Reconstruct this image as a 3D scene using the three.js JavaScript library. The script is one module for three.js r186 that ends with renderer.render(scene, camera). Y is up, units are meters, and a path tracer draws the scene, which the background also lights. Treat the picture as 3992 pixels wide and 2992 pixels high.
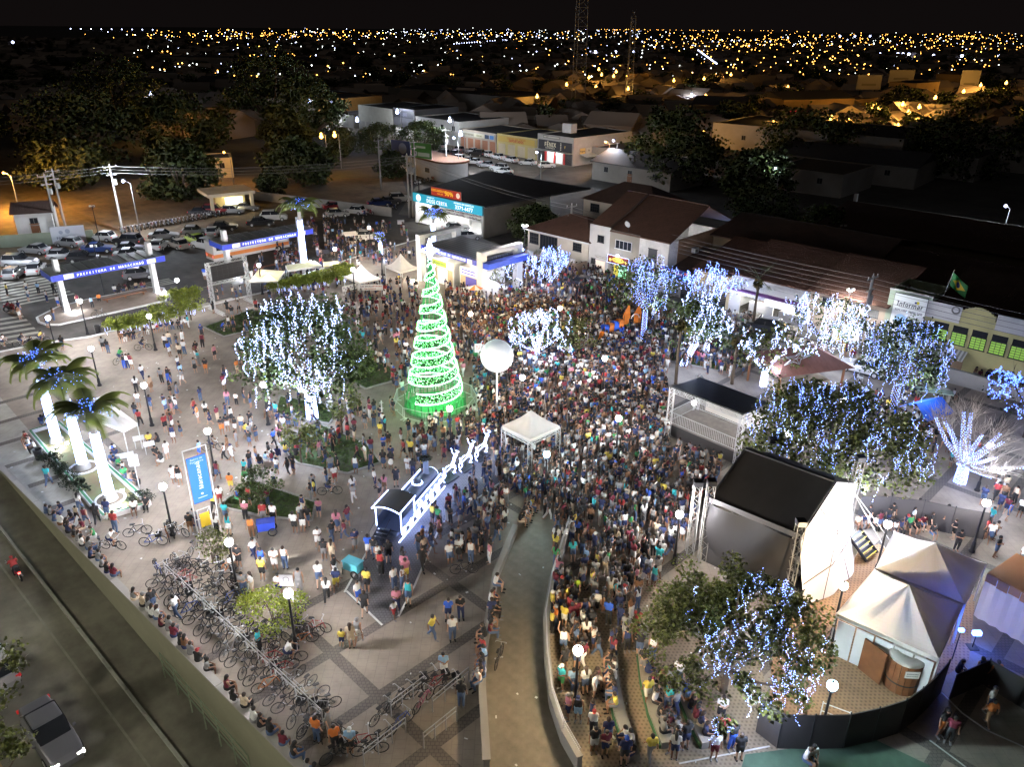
import * as THREE from 'three';
import { mergeVertices } from 'three/addons/utils/BufferGeometryUtils.js';

// ---------- camera, sky, added night fill, exposure ----------
const scene = new THREE.Scene();
const camera = new THREE.PerspectiveCamera(52.5,4 / 3,0.5,9000);
const EYE = 30, PITCH = 24.7 * Math.PI / 180, ROLL = 0.5 * Math.PI / 180;
camera.position.set(0, EYE,0);
camera.rotation.order = 'YXZ';
camera.rotation.set(-PITCH,0, ROLL);
const renderer = new THREE.WebGLRenderer({ antialias: true });
renderer.toneMapping = THREE.LinearToneMapping;
renderer.toneMappingExposure = 1;
renderer.shadowMap.enabled = true;
{ // night sky: nearly black, a little warmer and lighter towards the town's glow at the horizon, the same all round
  const w = 32, h = 64, d = new Float32Array(w * h * 4);
  for (let y = 0; y < h; y++) for (let x = 0; x < w; x++) {
    const el = Math.max(0, (y + 0.5) / h * 2 - 1), g = Math.exp(-el * 9), i = (y * w + x) * 4;
    d[i] = 0.0034 + 0.0016 * g; d[i + 1] = 0.0029 + 0.0008 * g; d[i + 2] = 0.0034 + 0.0002 * g; d[i + 3] = 1;
  }
  const t = new THREE.DataTexture(d, w, h, THREE.RGBAFormat, THREE.FloatType);
  t.mapping = THREE.EquirectangularReflectionMapping; t.magFilter = THREE.LinearFilter; t.needsUpdate = true;
  scene.background = t; scene.environment = t;
}
const nightFill = new THREE.DirectionalLight(new THREE.Color(1,0.93,0.86),0.05);  // soft fill light added to lift the dark roofs and trees
nightFill.position.set(-60,150,60); nightFill.target.position.set(0,0,-60); nightFill.shadow.radius = 110; nightFill.castShadow = true;
Object.assign(nightFill.shadow.camera, { left: -150, right: 150, top: 150, bottom: -150, near: 1, far: 500 });
scene.add(nightFill, nightFill.target);

// ---------- small tools ----------
let seedNow = 7;
const rnd = () => { seedNow = (seedNow + 0x6d2b79f5) | 0; let t = Math.imul(seedNow ^ (seedNow >>> 15),1 | seedNow); t = (t + Math.imul(t ^ (t >>> 7),61 | t)) ^ t; return ((t ^ (t >>> 14)) >>> 0) / 4294967296; };
const seed = (n) => { seedNow = n; };
const rr = (a, b) => a + rnd() * (b - a), pick = (a) => a[Math.floor(rnd() * a.length)];
const PI = Math.PI, rad = (d) => d * PI / 180, V3 = (x, y, z) => new THREE.Vector3(x, y, z);
const clamp = (x, a, b) => Math.min(b, Math.max(a, x)), mixn = (a, b, t) => a + (b - a) * t;
// survey of the place: where a sight line of the photograph meets the level y = h. (c = survey sheet 0..15, x, y on that sheet)
const OX = [0,1000,2000,2992], OY = [0,750,1500,2242], FL = 384 / Math.tan(rad(26.25));
function sight(u, v) {
  let x = (u * 1024 / 3992 - 512) / FL, y = -(v * 768 / 2992 - 384) / FL, z = -1, t;
  t = x * Math.cos(ROLL) - y * Math.sin(ROLL); y = x * Math.sin(ROLL) + y * Math.cos(ROLL); x = t;
  const c = Math.cos(PITCH), s = -Math.sin(PITCH);
  return [x, y * c - z * s, y * s + z * c];
}
function atLevel(u, v, h = 0) { const r = sight(u, v), t = (h - EYE) / r[1]; return [r[0] * t, r[2] * t]; }
const K = (c, x, y, h = 0) => atLevel(OX[c % 4] + x / 2.211, OY[c >> 2] + y / 2.211, h);
const K15 = (x, y, h = 0) => K(15, x * 1.7423, y * 1.7423, h);
const VW = (x, y, h = 0) => atLevel(x * 1.8047, y * 1.8047, h);
const dist2 = (a, b) => Math.hypot(a[0] - b[0], a[1] - b[1]);
const inPoly = (p, q) => { let r = false; for (let i = 0, j = q.length - 1; i < q.length; j = i++) if ((q[i][1] > p[1]) !== (q[j][1] > p[1]) && p[0] < (q[j][0] - q[i][0]) * (p[1] - q[i][1]) / (q[j][1] - q[i][1]) + q[i][0]) r = !r; return r; };

// names, labels
const used = new Map(), things = [];
function numbered(n) { const k = used.get(n) || 0; used.set(n, k + 1); return k ? n + '_' + String(k).padStart(3, '0') : n; }
function thing(name, label, category, pos = [0,0,0], turn = 0, group) {
  const o = new THREE.Group(); o.name = numbered(name); o.position.set(...pos); o.rotation.y = turn; o.userData = { label, category };
  if (group) o.userData.group = group;
  scene.add(o); things.push(o); return o;
}
function part(name, geo, mat, parent, label) {
  const m = new THREE.Mesh(geo.build ? geo.build() : geo, mat); m.name = name; m.castShadow = m.receiveShadow = true;
  if (label) m.userData.label = label;
  parent.add(m); return m;
}
function stuffPart(name, geo, mat, parent, label) { const m = part(name, geo, mat, parent, label); m.userData.kind = 'stuff'; return m; }
function structure(name, geo, mat, label) { const m = part(numbered(name), geo, mat, scene); m.userData.kind = 'structure'; if (label) m.userData.label = label; return m; }
function copyOf(o, label, pos, turn, group) {
  const c = o.clone(); c.name = numbered(o.name.replace(/_\d+$/, '')); c.position.set(...pos); c.rotation.y = turn; c.userData = { ...o.userData, label };
  if (group) c.userData.group = group;
  scene.add(c); things.push(c); return c;
}
const lightAt = (parent, x, y, z, color, power, r = 8) => { const l = new THREE.PointLight(new THREE.Color(...color), power); l.position.set(x, y, z); l.castShadow = true; l.shadow.radius = r; l.name = 'lamp_light'; parent.add(l); return l; };

// geometry builder: collects pieces, uv in metres by the way each face looks
class B {
  constructor() { this.p = []; this.n = []; this.i = []; this.uv = null; }
  tri(a, b, c) { const u = V3(b[0] - a[0], b[1] - a[1], b[2] - a[2]).cross(V3(c[0] - a[0], c[1] - a[1], c[2] - a[2])).normalize(), k = this.p.length / 3; for (const q of [a, b, c]) { this.p.push(...q); this.n.push(u.x, u.y, u.z); } this.i.push(k, k + 1, k + 2); return this; }
  quad(a, b, c, d) { const u = V3(c[0] - a[0], c[1] - a[1], c[2] - a[2]).cross(V3(d[0] - b[0], d[1] - b[1], d[2] - b[2])).normalize(), k = this.p.length / 3; for (const q of [a, b, c, d]) { this.p.push(...q); this.n.push(u.x, u.y, u.z); } this.i.push(k, k + 1, k + 2, k, k + 2, k + 3); return this; }
  add(g, m) {
    const k = this.p.length / 3, P = g.attributes.position, N = g.attributes.normal, v = V3(0,0,0), nm = new THREE.Matrix3().getNormalMatrix(m || new THREE.Matrix4());
    for (let j = 0; j < P.count; j++) { v.fromBufferAttribute(P, j); if (m) v.applyMatrix4(m); this.p.push(v.x, v.y, v.z); v.fromBufferAttribute(N, j); if (m) v.applyMatrix3(nm).normalize(); this.n.push(v.x, v.y, v.z); }
    if (g.index) for (let j = 0; j < g.index.count; j++) this.i.push(k + g.index.getX(j)); else for (let j = 0; j < P.count; j++) this.i.push(k + j);
    return this;
  }
  box(x, y, z, sx, sy, sz, ry = 0, rx = 0, rz = 0) { return this.add(UNIT, new THREE.Matrix4().compose(V3(x, y, z), new THREE.Quaternion().setFromEuler(new THREE.Euler(rx, ry, rz, 'YXZ')), V3(sx, sy, sz))); }
  bar(a, b, r, seg = 6, r2 = r) { // round bar between two points
    const A = V3(...a), D = V3(...b).sub(A), L = D.length(); if (L < 1e-6) return this;
    const key = seg + ',' + (r2 / r).toFixed(2); if (!CYL.has(key)) CYL.set(key, new THREE.CylinderGeometry(r2 / r,1,1, seg,1).translate(0,0.5,0));
    return this.add(CYL.get(key), new THREE.Matrix4().compose(A, new THREE.Quaternion().setFromUnitVectors(V3(0,1,0), D.divideScalar(L)), V3(r, L, r)));
  }
  beam(a, b, w, h) { // rectangular bar
    const A = V3(...a), C = V3(...b), D = C.clone().sub(A), L = D.length(), m = new THREE.Matrix4(), z = D.normalize(), x = V3(0,1,0).cross(z); if (x.length() < 1e-4) x.set(1,0,0); x.normalize(); const y = z.clone().cross(x);
    m.makeBasis(x.multiplyScalar(w), y.multiplyScalar(h), z.clone().multiplyScalar(L)).setPosition(A.add(C).multiplyScalar(0.5)); return this.add(UNIT, m);
  }
  path(pts, r, seg = 6) { for (let j = 1; j < pts.length; j++) this.bar(pts[j - 1], pts[j], r, seg); return this; }
  prism(poly, y0, y1) { // ground outline [[x, z] ...] raised from y0 to y1
    const f = THREE.ShapeUtils.triangulateShape(poly.map((q) => new THREE.Vector2(q[0], q[1])), []), A = poly.reduce((s, q, j) => { const r = poly[(j + 1) % poly.length]; return s + q[0] * r[1] - r[0] * q[1]; },0) > 0;
    for (const [a, b, c] of f) { const t = [a, b, c].map((j) => [poly[j][0], y1, poly[j][1]]); const up = (t[1][2] - t[0][2]) * (t[2][0] - t[0][0]) - (t[1][0] - t[0][0]) * (t[2][2] - t[0][2]) > 0; this.tri(...(up ? t : [t[0], t[2], t[1]])); }
    if (y1 !== y0) poly.forEach((q, j) => { const r = poly[(j + 1) % poly.length], s = [[q[0], y0, q[1]], [r[0], y0, r[1]], [r[0], y1, r[1]], [q[0], y1, q[1]]]; A ? this.quad(s[3], s[2], s[1], s[0]) : this.quad(...s); });
    return this;
  }
  ball(x, y, z, r, w = 10, h = 8, sy = 1) { return this.add(new THREE.SphereGeometry(r, w, h), new THREE.Matrix4().makeScale(1, sy,1).setPosition(x, y, z)); }
  lathe(pts, x, y, z, seg = 14) { return this.add(new THREE.LatheGeometry(pts.map((q) => new THREE.Vector2(q[0], q[1])), seg), new THREE.Matrix4().makeTranslation(x, y, z)); }
  build() {
    const g = new THREE.BufferGeometry(), n = this.p.length / 3, uv = new Float32Array(n * 2);
    for (let j = 0; j < n; j++) {
      const [x, y, z] = this.p.slice(j * 3, j * 3 + 3), [a, b, c] = this.n.slice(j * 3, j * 3 + 3);
      if (Math.abs(b) > 0.75) { uv[j * 2] = x; uv[j * 2 + 1] = z; } else if (Math.abs(a) > Math.abs(c)) { uv[j * 2] = z; uv[j * 2 + 1] = y; } else { uv[j * 2] = x; uv[j * 2 + 1] = y; }
    }
    g.setAttribute('position', new THREE.BufferAttribute(new Float32Array(this.p),3)); g.setAttribute('normal', new THREE.BufferAttribute(new Float32Array(this.n),3)); g.setAttribute('uv', new THREE.BufferAttribute(uv,2)); g.setIndex(this.i);
    return g;
  }
}
const UNIT = new THREE.BoxGeometry(1,1,1), CYL = new Map();
const bx = (...a) => new B().box(...a);
// octahedral little bulbs, one array for many
function bulbs(list, r) {
  const n = list.length, p = new Float32Array(n * 18), nn = new Float32Array(n * 18), ix = new Uint32Array(n * 24), o = [[1,0,0], [-1,0,0], [0,1,0], [0,-1,0], [0,0,1], [0,0,-1]], f = [0,2,4,2,1,4,1,3,4,3,0,4,2,0,5,1,2,5,3,1,5,0,3,5];
  list.forEach((q, k) => { const s = r * (q[3] || 1); o.forEach((e, j) => { for (let c = 0; c < 3; c++) { p[k * 18 + j * 3 + c] = q[c] + e[c] * s; nn[k * 18 + j * 3 + c] = e[c]; } }); f.forEach((e, j) => { ix[k * 24 + j] = k * 6 + e; }); });
  const g = new THREE.BufferGeometry(); g.setAttribute('position', new THREE.BufferAttribute(p,3)); g.setAttribute('normal', new THREE.BufferAttribute(nn,3)); g.setIndex(new THREE.BufferAttribute(ix,1)); return g;
}

// ---------- textures and materials ----------
function noiseField(n, s) { // tiling value noise, several octaves
  seed(s); const out = new Float32Array(n * n); let amp = 1, tot = 0;
  for (let f = 4; f <= n / 2; f *= 2, amp *= 0.62) {
    const g = new Float32Array(f * f).map(() => rnd()); tot += amp;
    for (let y = 0; y < n; y++) for (let x = 0; x < n; x++) { const u = x / n * f, v = y / n * f, i = Math.floor(u), j = Math.floor(v), a = u - i, b = v - j, q = (r, t) => g[(t % f) * f + r % f]; out[y * n + x] += amp * mixn(mixn(q(i, j), q(i + 1, j), a), mixn(q(i, j + 1), q(i + 1, j + 1), a), b); }
  }
  return out.map((x) => x / tot);
}
function dataTex(n, f, srgb, rep) {
  const d = new Uint8Array(n * n * 4);
  for (let y = 0; y < n; y++) for (let x = 0; x < n; x++) { const c = f(x, y), i = (y * n + x) * 4; for (let k = 0; k < 3; k++) d[i + k] = clamp(Math.round((Array.isArray(c) ? c[k] : c) * 255),0,255); d[i + 3] = 255; }
  const t = new THREE.DataTexture(d, n, n); t.wrapS = t.wrapT = THREE.RepeatWrapping; t.magFilter = THREE.LinearFilter; if (srgb) t.colorSpace = THREE.SRGBColorSpace; t.repeat.set(1 / rep,1 / rep); t.needsUpdate = true; return t;
}
const NF = noiseField(256,11), NG = noiseField(256,23);
const nAt = (N, x, y) => N[(((y % 256) + 256) % 256) * 256 + ((x % 256) + 256) % 256];
const T = {
  grime: dataTex(256, (x, y) => 0.62 + 0.62 * (nAt(NF, x, y) - 0.2) * 0.75, false,9),
  fine: dataTex(256, (x, y) => 0.7 + 0.5 * (nAt(NG, x * 3, y * 3) - 0.25), false,4),
  slab: dataTex(512, (x, y) => { // concrete flags half a metre wide, joints a little darker, stains
    const j = (x % 64 < 2 || (y + (Math.floor(x / 64) % 2) * 32) % 64 < 2) ? 0.72 : 1, id = Math.floor(x / 64) * 13 + Math.floor((y + (Math.floor(x / 64) % 2) * 32) / 64) * 7;
    return j * (0.86 + 0.1 * (nAt(NF, id * 37, id * 91) - 0.5)) * (0.62 + 0.75 * nAt(NG, x >> 1, y >> 1)); }, false,4.2),
  asphalt: dataTex(512, (x, y) => (0.15 + 1.5 * Math.max(0, nAt(NF, x >> 1, y >> 1) - 0.12)) * (0.7 + 0.55 * nAt(NG, x * 3, y * 3)), false,13),
  rooftile: dataTex(256, (x, y) => { const id = Math.floor(x / 16) * 31 + Math.floor(y / 32) * 57; return (0.7 + 0.5 * nAt(NG, id * 7, id * 3)) * (0.6 + 0.7 * nAt(NF, x, y)); }, false,3.2),
  rooftileB: dataTex(256, (x, y) => Math.abs(Math.sin(x / 256 * PI * 16)) * (0.7 + 0.3 * (y % 32) / 32), false,3.2),
  cobble: dataTex(256, (x, y) => { const X = (x + (Math.floor(y / 16) % 2) * 8) % 16, Y = y % 16; return (X < 2 || Y < 2 ? 0.5 : 1) * (0.65 + 0.6 * nAt(NG, x, y)); }, false,3.2),
  pierced: dataTex(256, (x, y) => { const X = (x + (Math.floor(y / 32) % 2) * 16) % 32 - 16, Y = y % 32 - 16; return (Math.abs(X) < 8 && Math.abs(Y) < 9 ? 0.62 : 1) * (0.7 + 0.5 * nAt(NG, x, y)); }, false,1.7),
  grass: dataTex(256, (x, y) => { const v = nAt(NG, x * 2, y * 2), w = nAt(NF, x, y); return [0.5 + 0.7 * (w - 0.4),0.55 + 0.6 * (v - 0.4),0.4 + 0.3 * v]; }, false,5),
  cloth: dataTex(256, (x, y) => 0.82 + 0.3 * (nAt(NF, x, y) - 0.4), false,3),
};
const cache = new Map();
function mat(c, rough = 0.8, o = {}) {
  const key = JSON.stringify([c, rough, Object.keys(o).map((k) => [k, o[k]?.uuid || o[k]])]);
  if (!cache.has(key)) { const { emit,...rest } = o, m = new THREE.MeshStandardMaterial({ roughness: rough,...rest }); m.color.setRGB(...c); if (emit) { m.emissive.setRGB(...emit); } cache.set(key, m); }
  return cache.get(key);
}
const leafy = (r, g, b) => { const m = new THREE.MeshPhysicalMaterial({ roughness: 0.95, transmission: 0.35, thickness: 0 }); m.color.setRGB(r, g, b); return m; };
const glow = (r, g, b, base = [0.6,0.6,0.6]) => mat(base,0.4, { emit: [r, g, b] });
const M = {
  black: mat([0.02,0.02,0.022],0.45), iron: mat([0.025,0.025,0.028],0.4, { metalness: 0.3 }), steel: mat([0.45,0.45,0.46],0.35, { metalness: 0.8 }), alu: mat([0.62,0.62,0.6],0.4, { metalness: 0.5 }),
  white: mat([0.72,0.71,0.68],0.75, { map: T.grime }), plaster: mat([0.62,0.55,0.44],0.85, { map: T.grime }), cream: mat([0.62,0.52,0.36],0.85, { map: T.grime }), grey: mat([0.32,0.31,0.29],0.85, { map: T.grime }),
  concrete: mat([0.36,0.34,0.31],0.85, { map: T.grime }), kerb: mat([0.7,0.69,0.66],0.8, { map: T.fine }), tiles: mat([0.12,0.055,0.035],0.85, { map: T.rooftile, bumpMap: T.rooftileB, bumpScale: 0.05 }), oldtiles: mat([0.07,0.04,0.03],0.9, { map: T.rooftile, bumpMap: T.rooftileB, bumpScale: 0.05 }),
  darkroof: mat([0.045,0.042,0.045],0.8, { map: T.rooftile }), metalroof: mat([0.6,0.6,0.54],0.5, { map: T.grime }), asphalt: mat([0.085,0.08,0.072],0.85, { map: T.asphalt }), paving: mat([0.29,0.245,0.195],0.75, { map: T.slab }), band: mat([0.14,0.12,0.1],0.8, { map: T.cobble }),
  palepaving: mat([0.42,0.4,0.34],0.8, { map: T.slab }), dirt: mat([0.19,0.135,0.085],0.95, { map: T.asphalt }), grass: mat([0.06,0.085,0.025],0.95, { map: T.grass }), glass: mat([0.02,0.022,0.026],0.08), tyre: mat([0.018,0.018,0.018],0.8), wood: mat([0.22,0.085,0.03],0.6, { map: T.fine }), blue: mat([0.03,0.07,0.5],0.5), purple: mat([0.1,0.09,0.4],0.6),
  tent: leafy(0.76,0.72,0.66), blackcloth: mat([0.055,0.05,0.05],0.75, { map: T.cloth }), mesh: mat([0.12,0.115,0.115],0.6, { map: T.cloth }), bark: mat([0.11,0.08,0.055],0.95, { map: T.fine }), yellow: mat([0.75,0.52,0.03],0.5), red: mat([0.5,0.03,0.03],0.5), green: mat([0.03,0.28,0.08],0.6),
  leaf: leafy(0.1,0.15,0.028), leafyellow: leafy(0.3,0.36,0.03), leafdark: mat([0.022,0.032,0.012],0.85), leafmid: leafy(0.075,0.11,0.024), leafolive: leafy(0.14,0.16,0.03), frond: leafy(0.15,0.18,0.035),
  bulbwhite: glow(2.2,2.8,5.6), bulbcool: glow(0.95,1.6,5.2), bulbblue: glow(0.4,1,5.5), bulbgreen: glow(0.9,4.8,1.2), neon: glow(3.4,4.2,8.5), neongreen: glow(3.2,6,4.6), lamp: glow(9,8.8,9.4), lampwarm: glow(10,8.2,6.5), lampcool: glow(5,8.5,11), sodium: glow(12,5.4,0.9), led: glow(7,8,13), ledblue: glow(3,5,14),
};
// printed boards
function print(w, h, px, draw, o = {}) {
  const c = document.createElement('canvas'); c.width = px; c.height = Math.round(px * h / w); const g = c.getContext('2d'); draw(g, c.width, c.height);
  const t = new THREE.CanvasTexture(c); t.colorSpace = THREE.SRGBColorSpace; const m = new THREE.MeshStandardMaterial({ map: t, roughness: o.rough ?? 0.55 });
  if (o.lit) { m.emissive.setRGB(o.lit, o.lit, o.lit); m.emissiveMap = t; }
  return m;
}
const words = (g, s, x, y, size, col, o = {}) => { g.fillStyle = col; g.font = (o.bold === false ? '' : 'bold ') + size + 'px ' + (o.font || 'sans-serif'); g.textAlign = o.align || 'center'; g.textBaseline = 'middle'; o.w ? g.fillText(s, x, y, o.w) : g.fillText(s, x, y); };
const panelGeo = (w, h) => new THREE.PlaneGeometry(w, h);
// a board: slab with a print on its front (local +z), hung under a parent
function board(name, parent, x, y, z, w, h, m, ry = 0, rx = 0, edge = M.grey, t = 0.06) {
  const s = part(name, bx(0,0,0, w, h, t), edge, parent); s.position.set(x, y, z); s.rotation.set(rx, ry,0, 'YXZ');
  const f = part('print', panelGeo(w * 0.985, h * 0.97), m, s); f.position.z = t / 2 + 0.004; return s;
}
// ---------- the setting: ground, sunken road, plaza, street ----------
const WALL0 = [-38.2,-49.8], WD = [0.747,0.665], WN = [-0.665,0.747];   // line of the retaining wall, its direction, the road's side
const alongW = (s, d = 0) => [WALL0[0] + WD[0] * s + WN[0] * d, WALL0[1] + WD[1] * s + WN[1] * d];
const roadY = (s) => Math.min(-0.02,-0.25 - (s - 4) * 0.104);
{
  const trench = [alongW(0), alongW(62), alongW(62,40), alongW(0,40)];
  const sh = new THREE.Shape([[-5200,-6500], [5200,-6500], [5200,60], [-5200,60]].map((q) => new THREE.Vector2(q[0], -q[1])));
  sh.holes.push(new THREE.Path(trench.map((q) => new THREE.Vector2(q[0], -q[1]))));
  const g = new THREE.ShapeGeometry(sh).rotateX(-PI / 2), uv = g.attributes.uv, p = g.attributes.position; for (let i = 0; i < p.count; i++) uv.setXY(i, p.getX(i), p.getZ(i));
  structure('ground', g, M.asphalt, 'dark worn asphalt and bare ground under the town');
  // sunken carriageway dropping away under the plaza's edge
  const b = new B(); for (let s = 0; s < 62; s += 2) b.quad([...w3(s,0.02)], [...w3(s,40)], [...w3(s + 2,40)], [...w3(s + 2,0.02)]);
  function w3(s, d) { const q = alongW(s, d); return [q[0], roadY(s), q[1]]; }
  structure('sunken_road', b, mat([0.16,0.15,0.11],0.85, { map: T.asphalt }), 'dim asphalt carriageway sloping down beside the plaza wall');
  const k = new B(); for (let s = 2; s < 60; s += 2) { const a = alongW(s,2.35), c = alongW(s + 1.96,2.35); k.beam([a[0], roadY(s) + 0.07, a[1]], [c[0], roadY(s + 1.96) + 0.07, c[1]],0.16,0.2); }
  structure('road_kerb', k, mat([0.3,0.3,0.25],0.8, { map: T.fine }), 'pale kerb along the sunken carriageway');
  const l = new B(); for (let s = 8; s < 60; s += 2) { const a = alongW(s,3.5), c = alongW(s + 2,3.5), e = alongW(s + 2,3.62), f = alongW(s,3.62), y = roadY(s) + 0.012, y2 = roadY(s + 2) + 0.012; l.quad([a[0], y, a[1]], [f[0], y, f[1]], [e[0], y2, e[1]], [c[0], y2, c[1]]); }
  structure('road_line', l, mat([0.2,0.195,0.15],0.85, { map: T.fine }), 'worn edge line painted on the sunken carriageway');
  const o = new B(); for (let s = 8; s < 60; s += 2) { const y = roadY(s) + 0.012, y2 = roadY(s + 2) + 0.012; for (const d of [8.4,8.7]) { const a = alongW(s, d), c = alongW(s + 2, d), e = alongW(s + 2, d + 0.12), f = alongW(s, d + 0.12); o.quad([a[0], y, a[1]], [f[0], y, f[1]], [e[0], y2, e[1]], [c[0], y2, c[1]]); } }
  structure('centre_line', o, mat([0.24,0.17,0.05],0.85, { map: T.fine }), 'faded double yellow line in the middle of the sunken carriageway');
  // retaining wall with its parapet
  const t = thing('retaining_wall', 'long grey retaining wall with a low parapet people sit on', 'wall');
  const w = new B(), cap = new B(); for (let s = 0; s < 60; s += 4) { const a = alongW(s,-0.02), c = alongW(s + 4,-0.02), y = Math.min(roadY(s), roadY(s + 4)) - 0.3; w.beam([a[0], (y + 0.34) / 2, a[1]], [c[0], (y + 0.34) / 2, c[1]],0.32,0.34 - y); const a2 = alongW(s + 0.02,-0.02), c2 = alongW(s + 3.98,-0.02); cap.beam([a2[0],0.385, a2[1]], [c2[0],0.385, c2[1]],0.4,0.09); }
  part('wall_face', w, mat([0.27,0.26,0.17],0.9, { map: T.grime }), t); part('coping', cap, M.concrete, t);
}
const E1 = [0.7071,0.7071], E2 = [0.7071,-0.7071];
const uvOf = (p) => [(p[0] + p[1]) * 0.7071, (p[0] - p[1]) * 0.7071], ofUV = (a, b) => [(a + b) * 0.7071, (a - b) * 0.7071];
const plaza = [alongW(-0.2,-0.18), alongW(55,-0.18), [60,-8], [62,-46], [46.5,-62], [36,-72.5], [24,-83.5], [3,-104.5], [-3,-117], [-14,-118.5], [-22.5,-107], [-27.6,-98.2], [-30,-91.5], [-33.5,-88], [-36.8,-84.1], [-44.2,-75.6], [-47.9,-73.9], [-52,-70.6], [-64,-60], [-52,-45]];
structure('plaza_paving', new B().prism(plaza,0.06,0.06), M.paving, 'broad light concrete paving of the square');
{ // darker bands crossing the paving on a diagonal grid
  const b = new B(), inside = (a, c) => { const q = ofUV(a, c); return inPoly(q, plaza) && (a > -33.5 || (q[0] < -29 && q[1] > -63 && c < 18)); };
  const strips = (fixed, alongFirst) => { let from = null; for (let s = -90; s < 95; s += 0.5) { const a = alongFirst ? [s, fixed] : [fixed, s], ok = inside(...a); if (ok && from === null) from = s; if (!ok && from !== null) { put(fixed, from, s - 0.5, alongFirst); from = null; } } };
  const put = (f, s0, s1, first) => { const q = first ? [[s0, f - 0.3], [s1, f - 0.3], [s1, f + 0.3], [s0, f + 0.3]] : [[f - 0.3, s0], [f + 0.3, s0], [f + 0.3, s1], [f - 0.3, s1]]; b.prism(q.map((e) => ofUV(...e)), first ? 0.064 : 0.068, first ? 0.064 : 0.068); };
  for (let f = -94; f < 30; f += 4.1) strips(-28.6 + 4.1 * Math.round((f + 28.6) / 4.1), false);
  for (let k = -16; k < 12; k++) strips(15.4 + 8.2 * k, true);
  structure('paving_bands', b, M.band, 'dark cobbled bands dividing the paving into squares');
}
{
  const walk = [alongW(-6,-0.3), alongW(14.5,-0.3), [-30.2,-46.2], [-38.5,-54.9], [-46,-62.5], [-64,-60], [-52,-45]];
  structure('side_pavement', new B().prism(walk,0.063,0.063), M.palepaving, 'pale pavement slabs beside the palm bed');
  const strip = [[-9.6,-35.9], [-7.0,-33.2], [-6.2,-33.9], [-5.6,-36.6], [-4.6,-42.8], [0.4,-49.6], [-2.6,-52.2], [-6.6,-48.6], [-8.6,-42], [-9.3,-38.5]];
  structure('cobbled_strip', new B().prism(strip,0.072,0.072), mat([0.13,0.125,0.13],0.7, { map: T.cobble }), 'dark cobbled strip with white edges under the lit train');
  const e = new B(), l = (a, c) => e.beam([a[0],0.076, a[1]], [c[0],0.076, c[1]],0.12,0.012); l([-9.6,-35.9], [-8.6,-42]); l([-8.6,-42], [-6.6,-48.6]); l([-7.0,-33.2], [-9.5,-36]); l([-6.2,-33.9], [-5.6,-36.6]); l([-5.6,-36.6], [-4.6,-42.8]); l([-4.6,-42.8], [0.4,-49.6]);
  structure('strip_edge_lines', e, M.kerb, 'white lines edging the cobbled strip');
  // grass areas and their beds
  const lawns = [[[-18.6,-47.9], [-13.4,-45.2], [-13.2,-43], [-16.4,-43.4], [-20,-44.6]], [[-15.6,-56.6], [-11.4,-53.6], [-9.8,-50.6], [-12,-49], [-16,-50.4], [-18.4,-53.5]], [[-30,-85], [-26,-79.8], [-30.3,-76.2], [-33.4,-79]], [[-15.4,-73.4], [-9.8,-66.3], [-13.2,-63.6], [-19,-70]], [[-20.5,-62], [-14.6,-59.8], [-15,-56.8], [-20,-58.5]], [[9,-34.5], [15,-37.6], [12,-33.3], [10.6,-31.8]], [[3,-70.8], [7,-68.2], [4.6,-66], [1,-68.6]], [[14,-71.5], [20.5,-68], [22.6,-70], [17,-73.6]]];
  const g = new B(), k = new B(); for (const q of lawns) { g.prism(q,0.09,0.09); q.forEach((a, i) => { const c = q[(i + 1) % q.length]; k.beam([a[0],0.1, a[1]], [c[0],0.1, c[1]],0.16,0.12); }); }
  const lawn = structure('lawn', g, M.grass, 'worn dark green lawns set into the paving'); lawn.userData.kind = 'structure';
  structure('lawn_kerb', k, M.concrete, 'low concrete edging round the lawns');
  // grass blades of the lawns
  seed(31); const list = []; for (const q of lawns) { const x0 = Math.min(...q.map((e) => e[0])), x1 = Math.max(...q.map((e) => e[0])), z0 = Math.min(...q.map((e) => e[1])), z1 = Math.max(...q.map((e) => e[1])); for (let i = 0; i < 1500; i++) { const p = [rr(x0, x1), rr(z0, z1)]; if (inPoly(p, q)) list.push(p); } }
  const blade = new B(); for (let i = 0; i < 5; i++) { const a = i * 1.3, x = Math.cos(a) * 0.05, z = Math.sin(a) * 0.05; blade.tri([x - 0.02,0, z], [x + 0.02,0, z], [x * 2.2,0.1 + 0.03 * (i % 3), z * 2.2]); }
  const im = new THREE.InstancedMesh(blade.build(), mat([0.06,0.1,0.02],0.9), list.length), m4 = new THREE.Matrix4(); list.forEach((p, i) => im.setMatrixAt(i, m4.makeRotationY(rnd() * 6).scale(V3(1, rr(0.7,1.6),1)).setPosition(p[0],0.09, p[1]))); im.name = 'grass_tufts'; im.userData = { kind: 'stuff', label: 'short rough grass of the lawns' }; scene.add(im);
}
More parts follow.
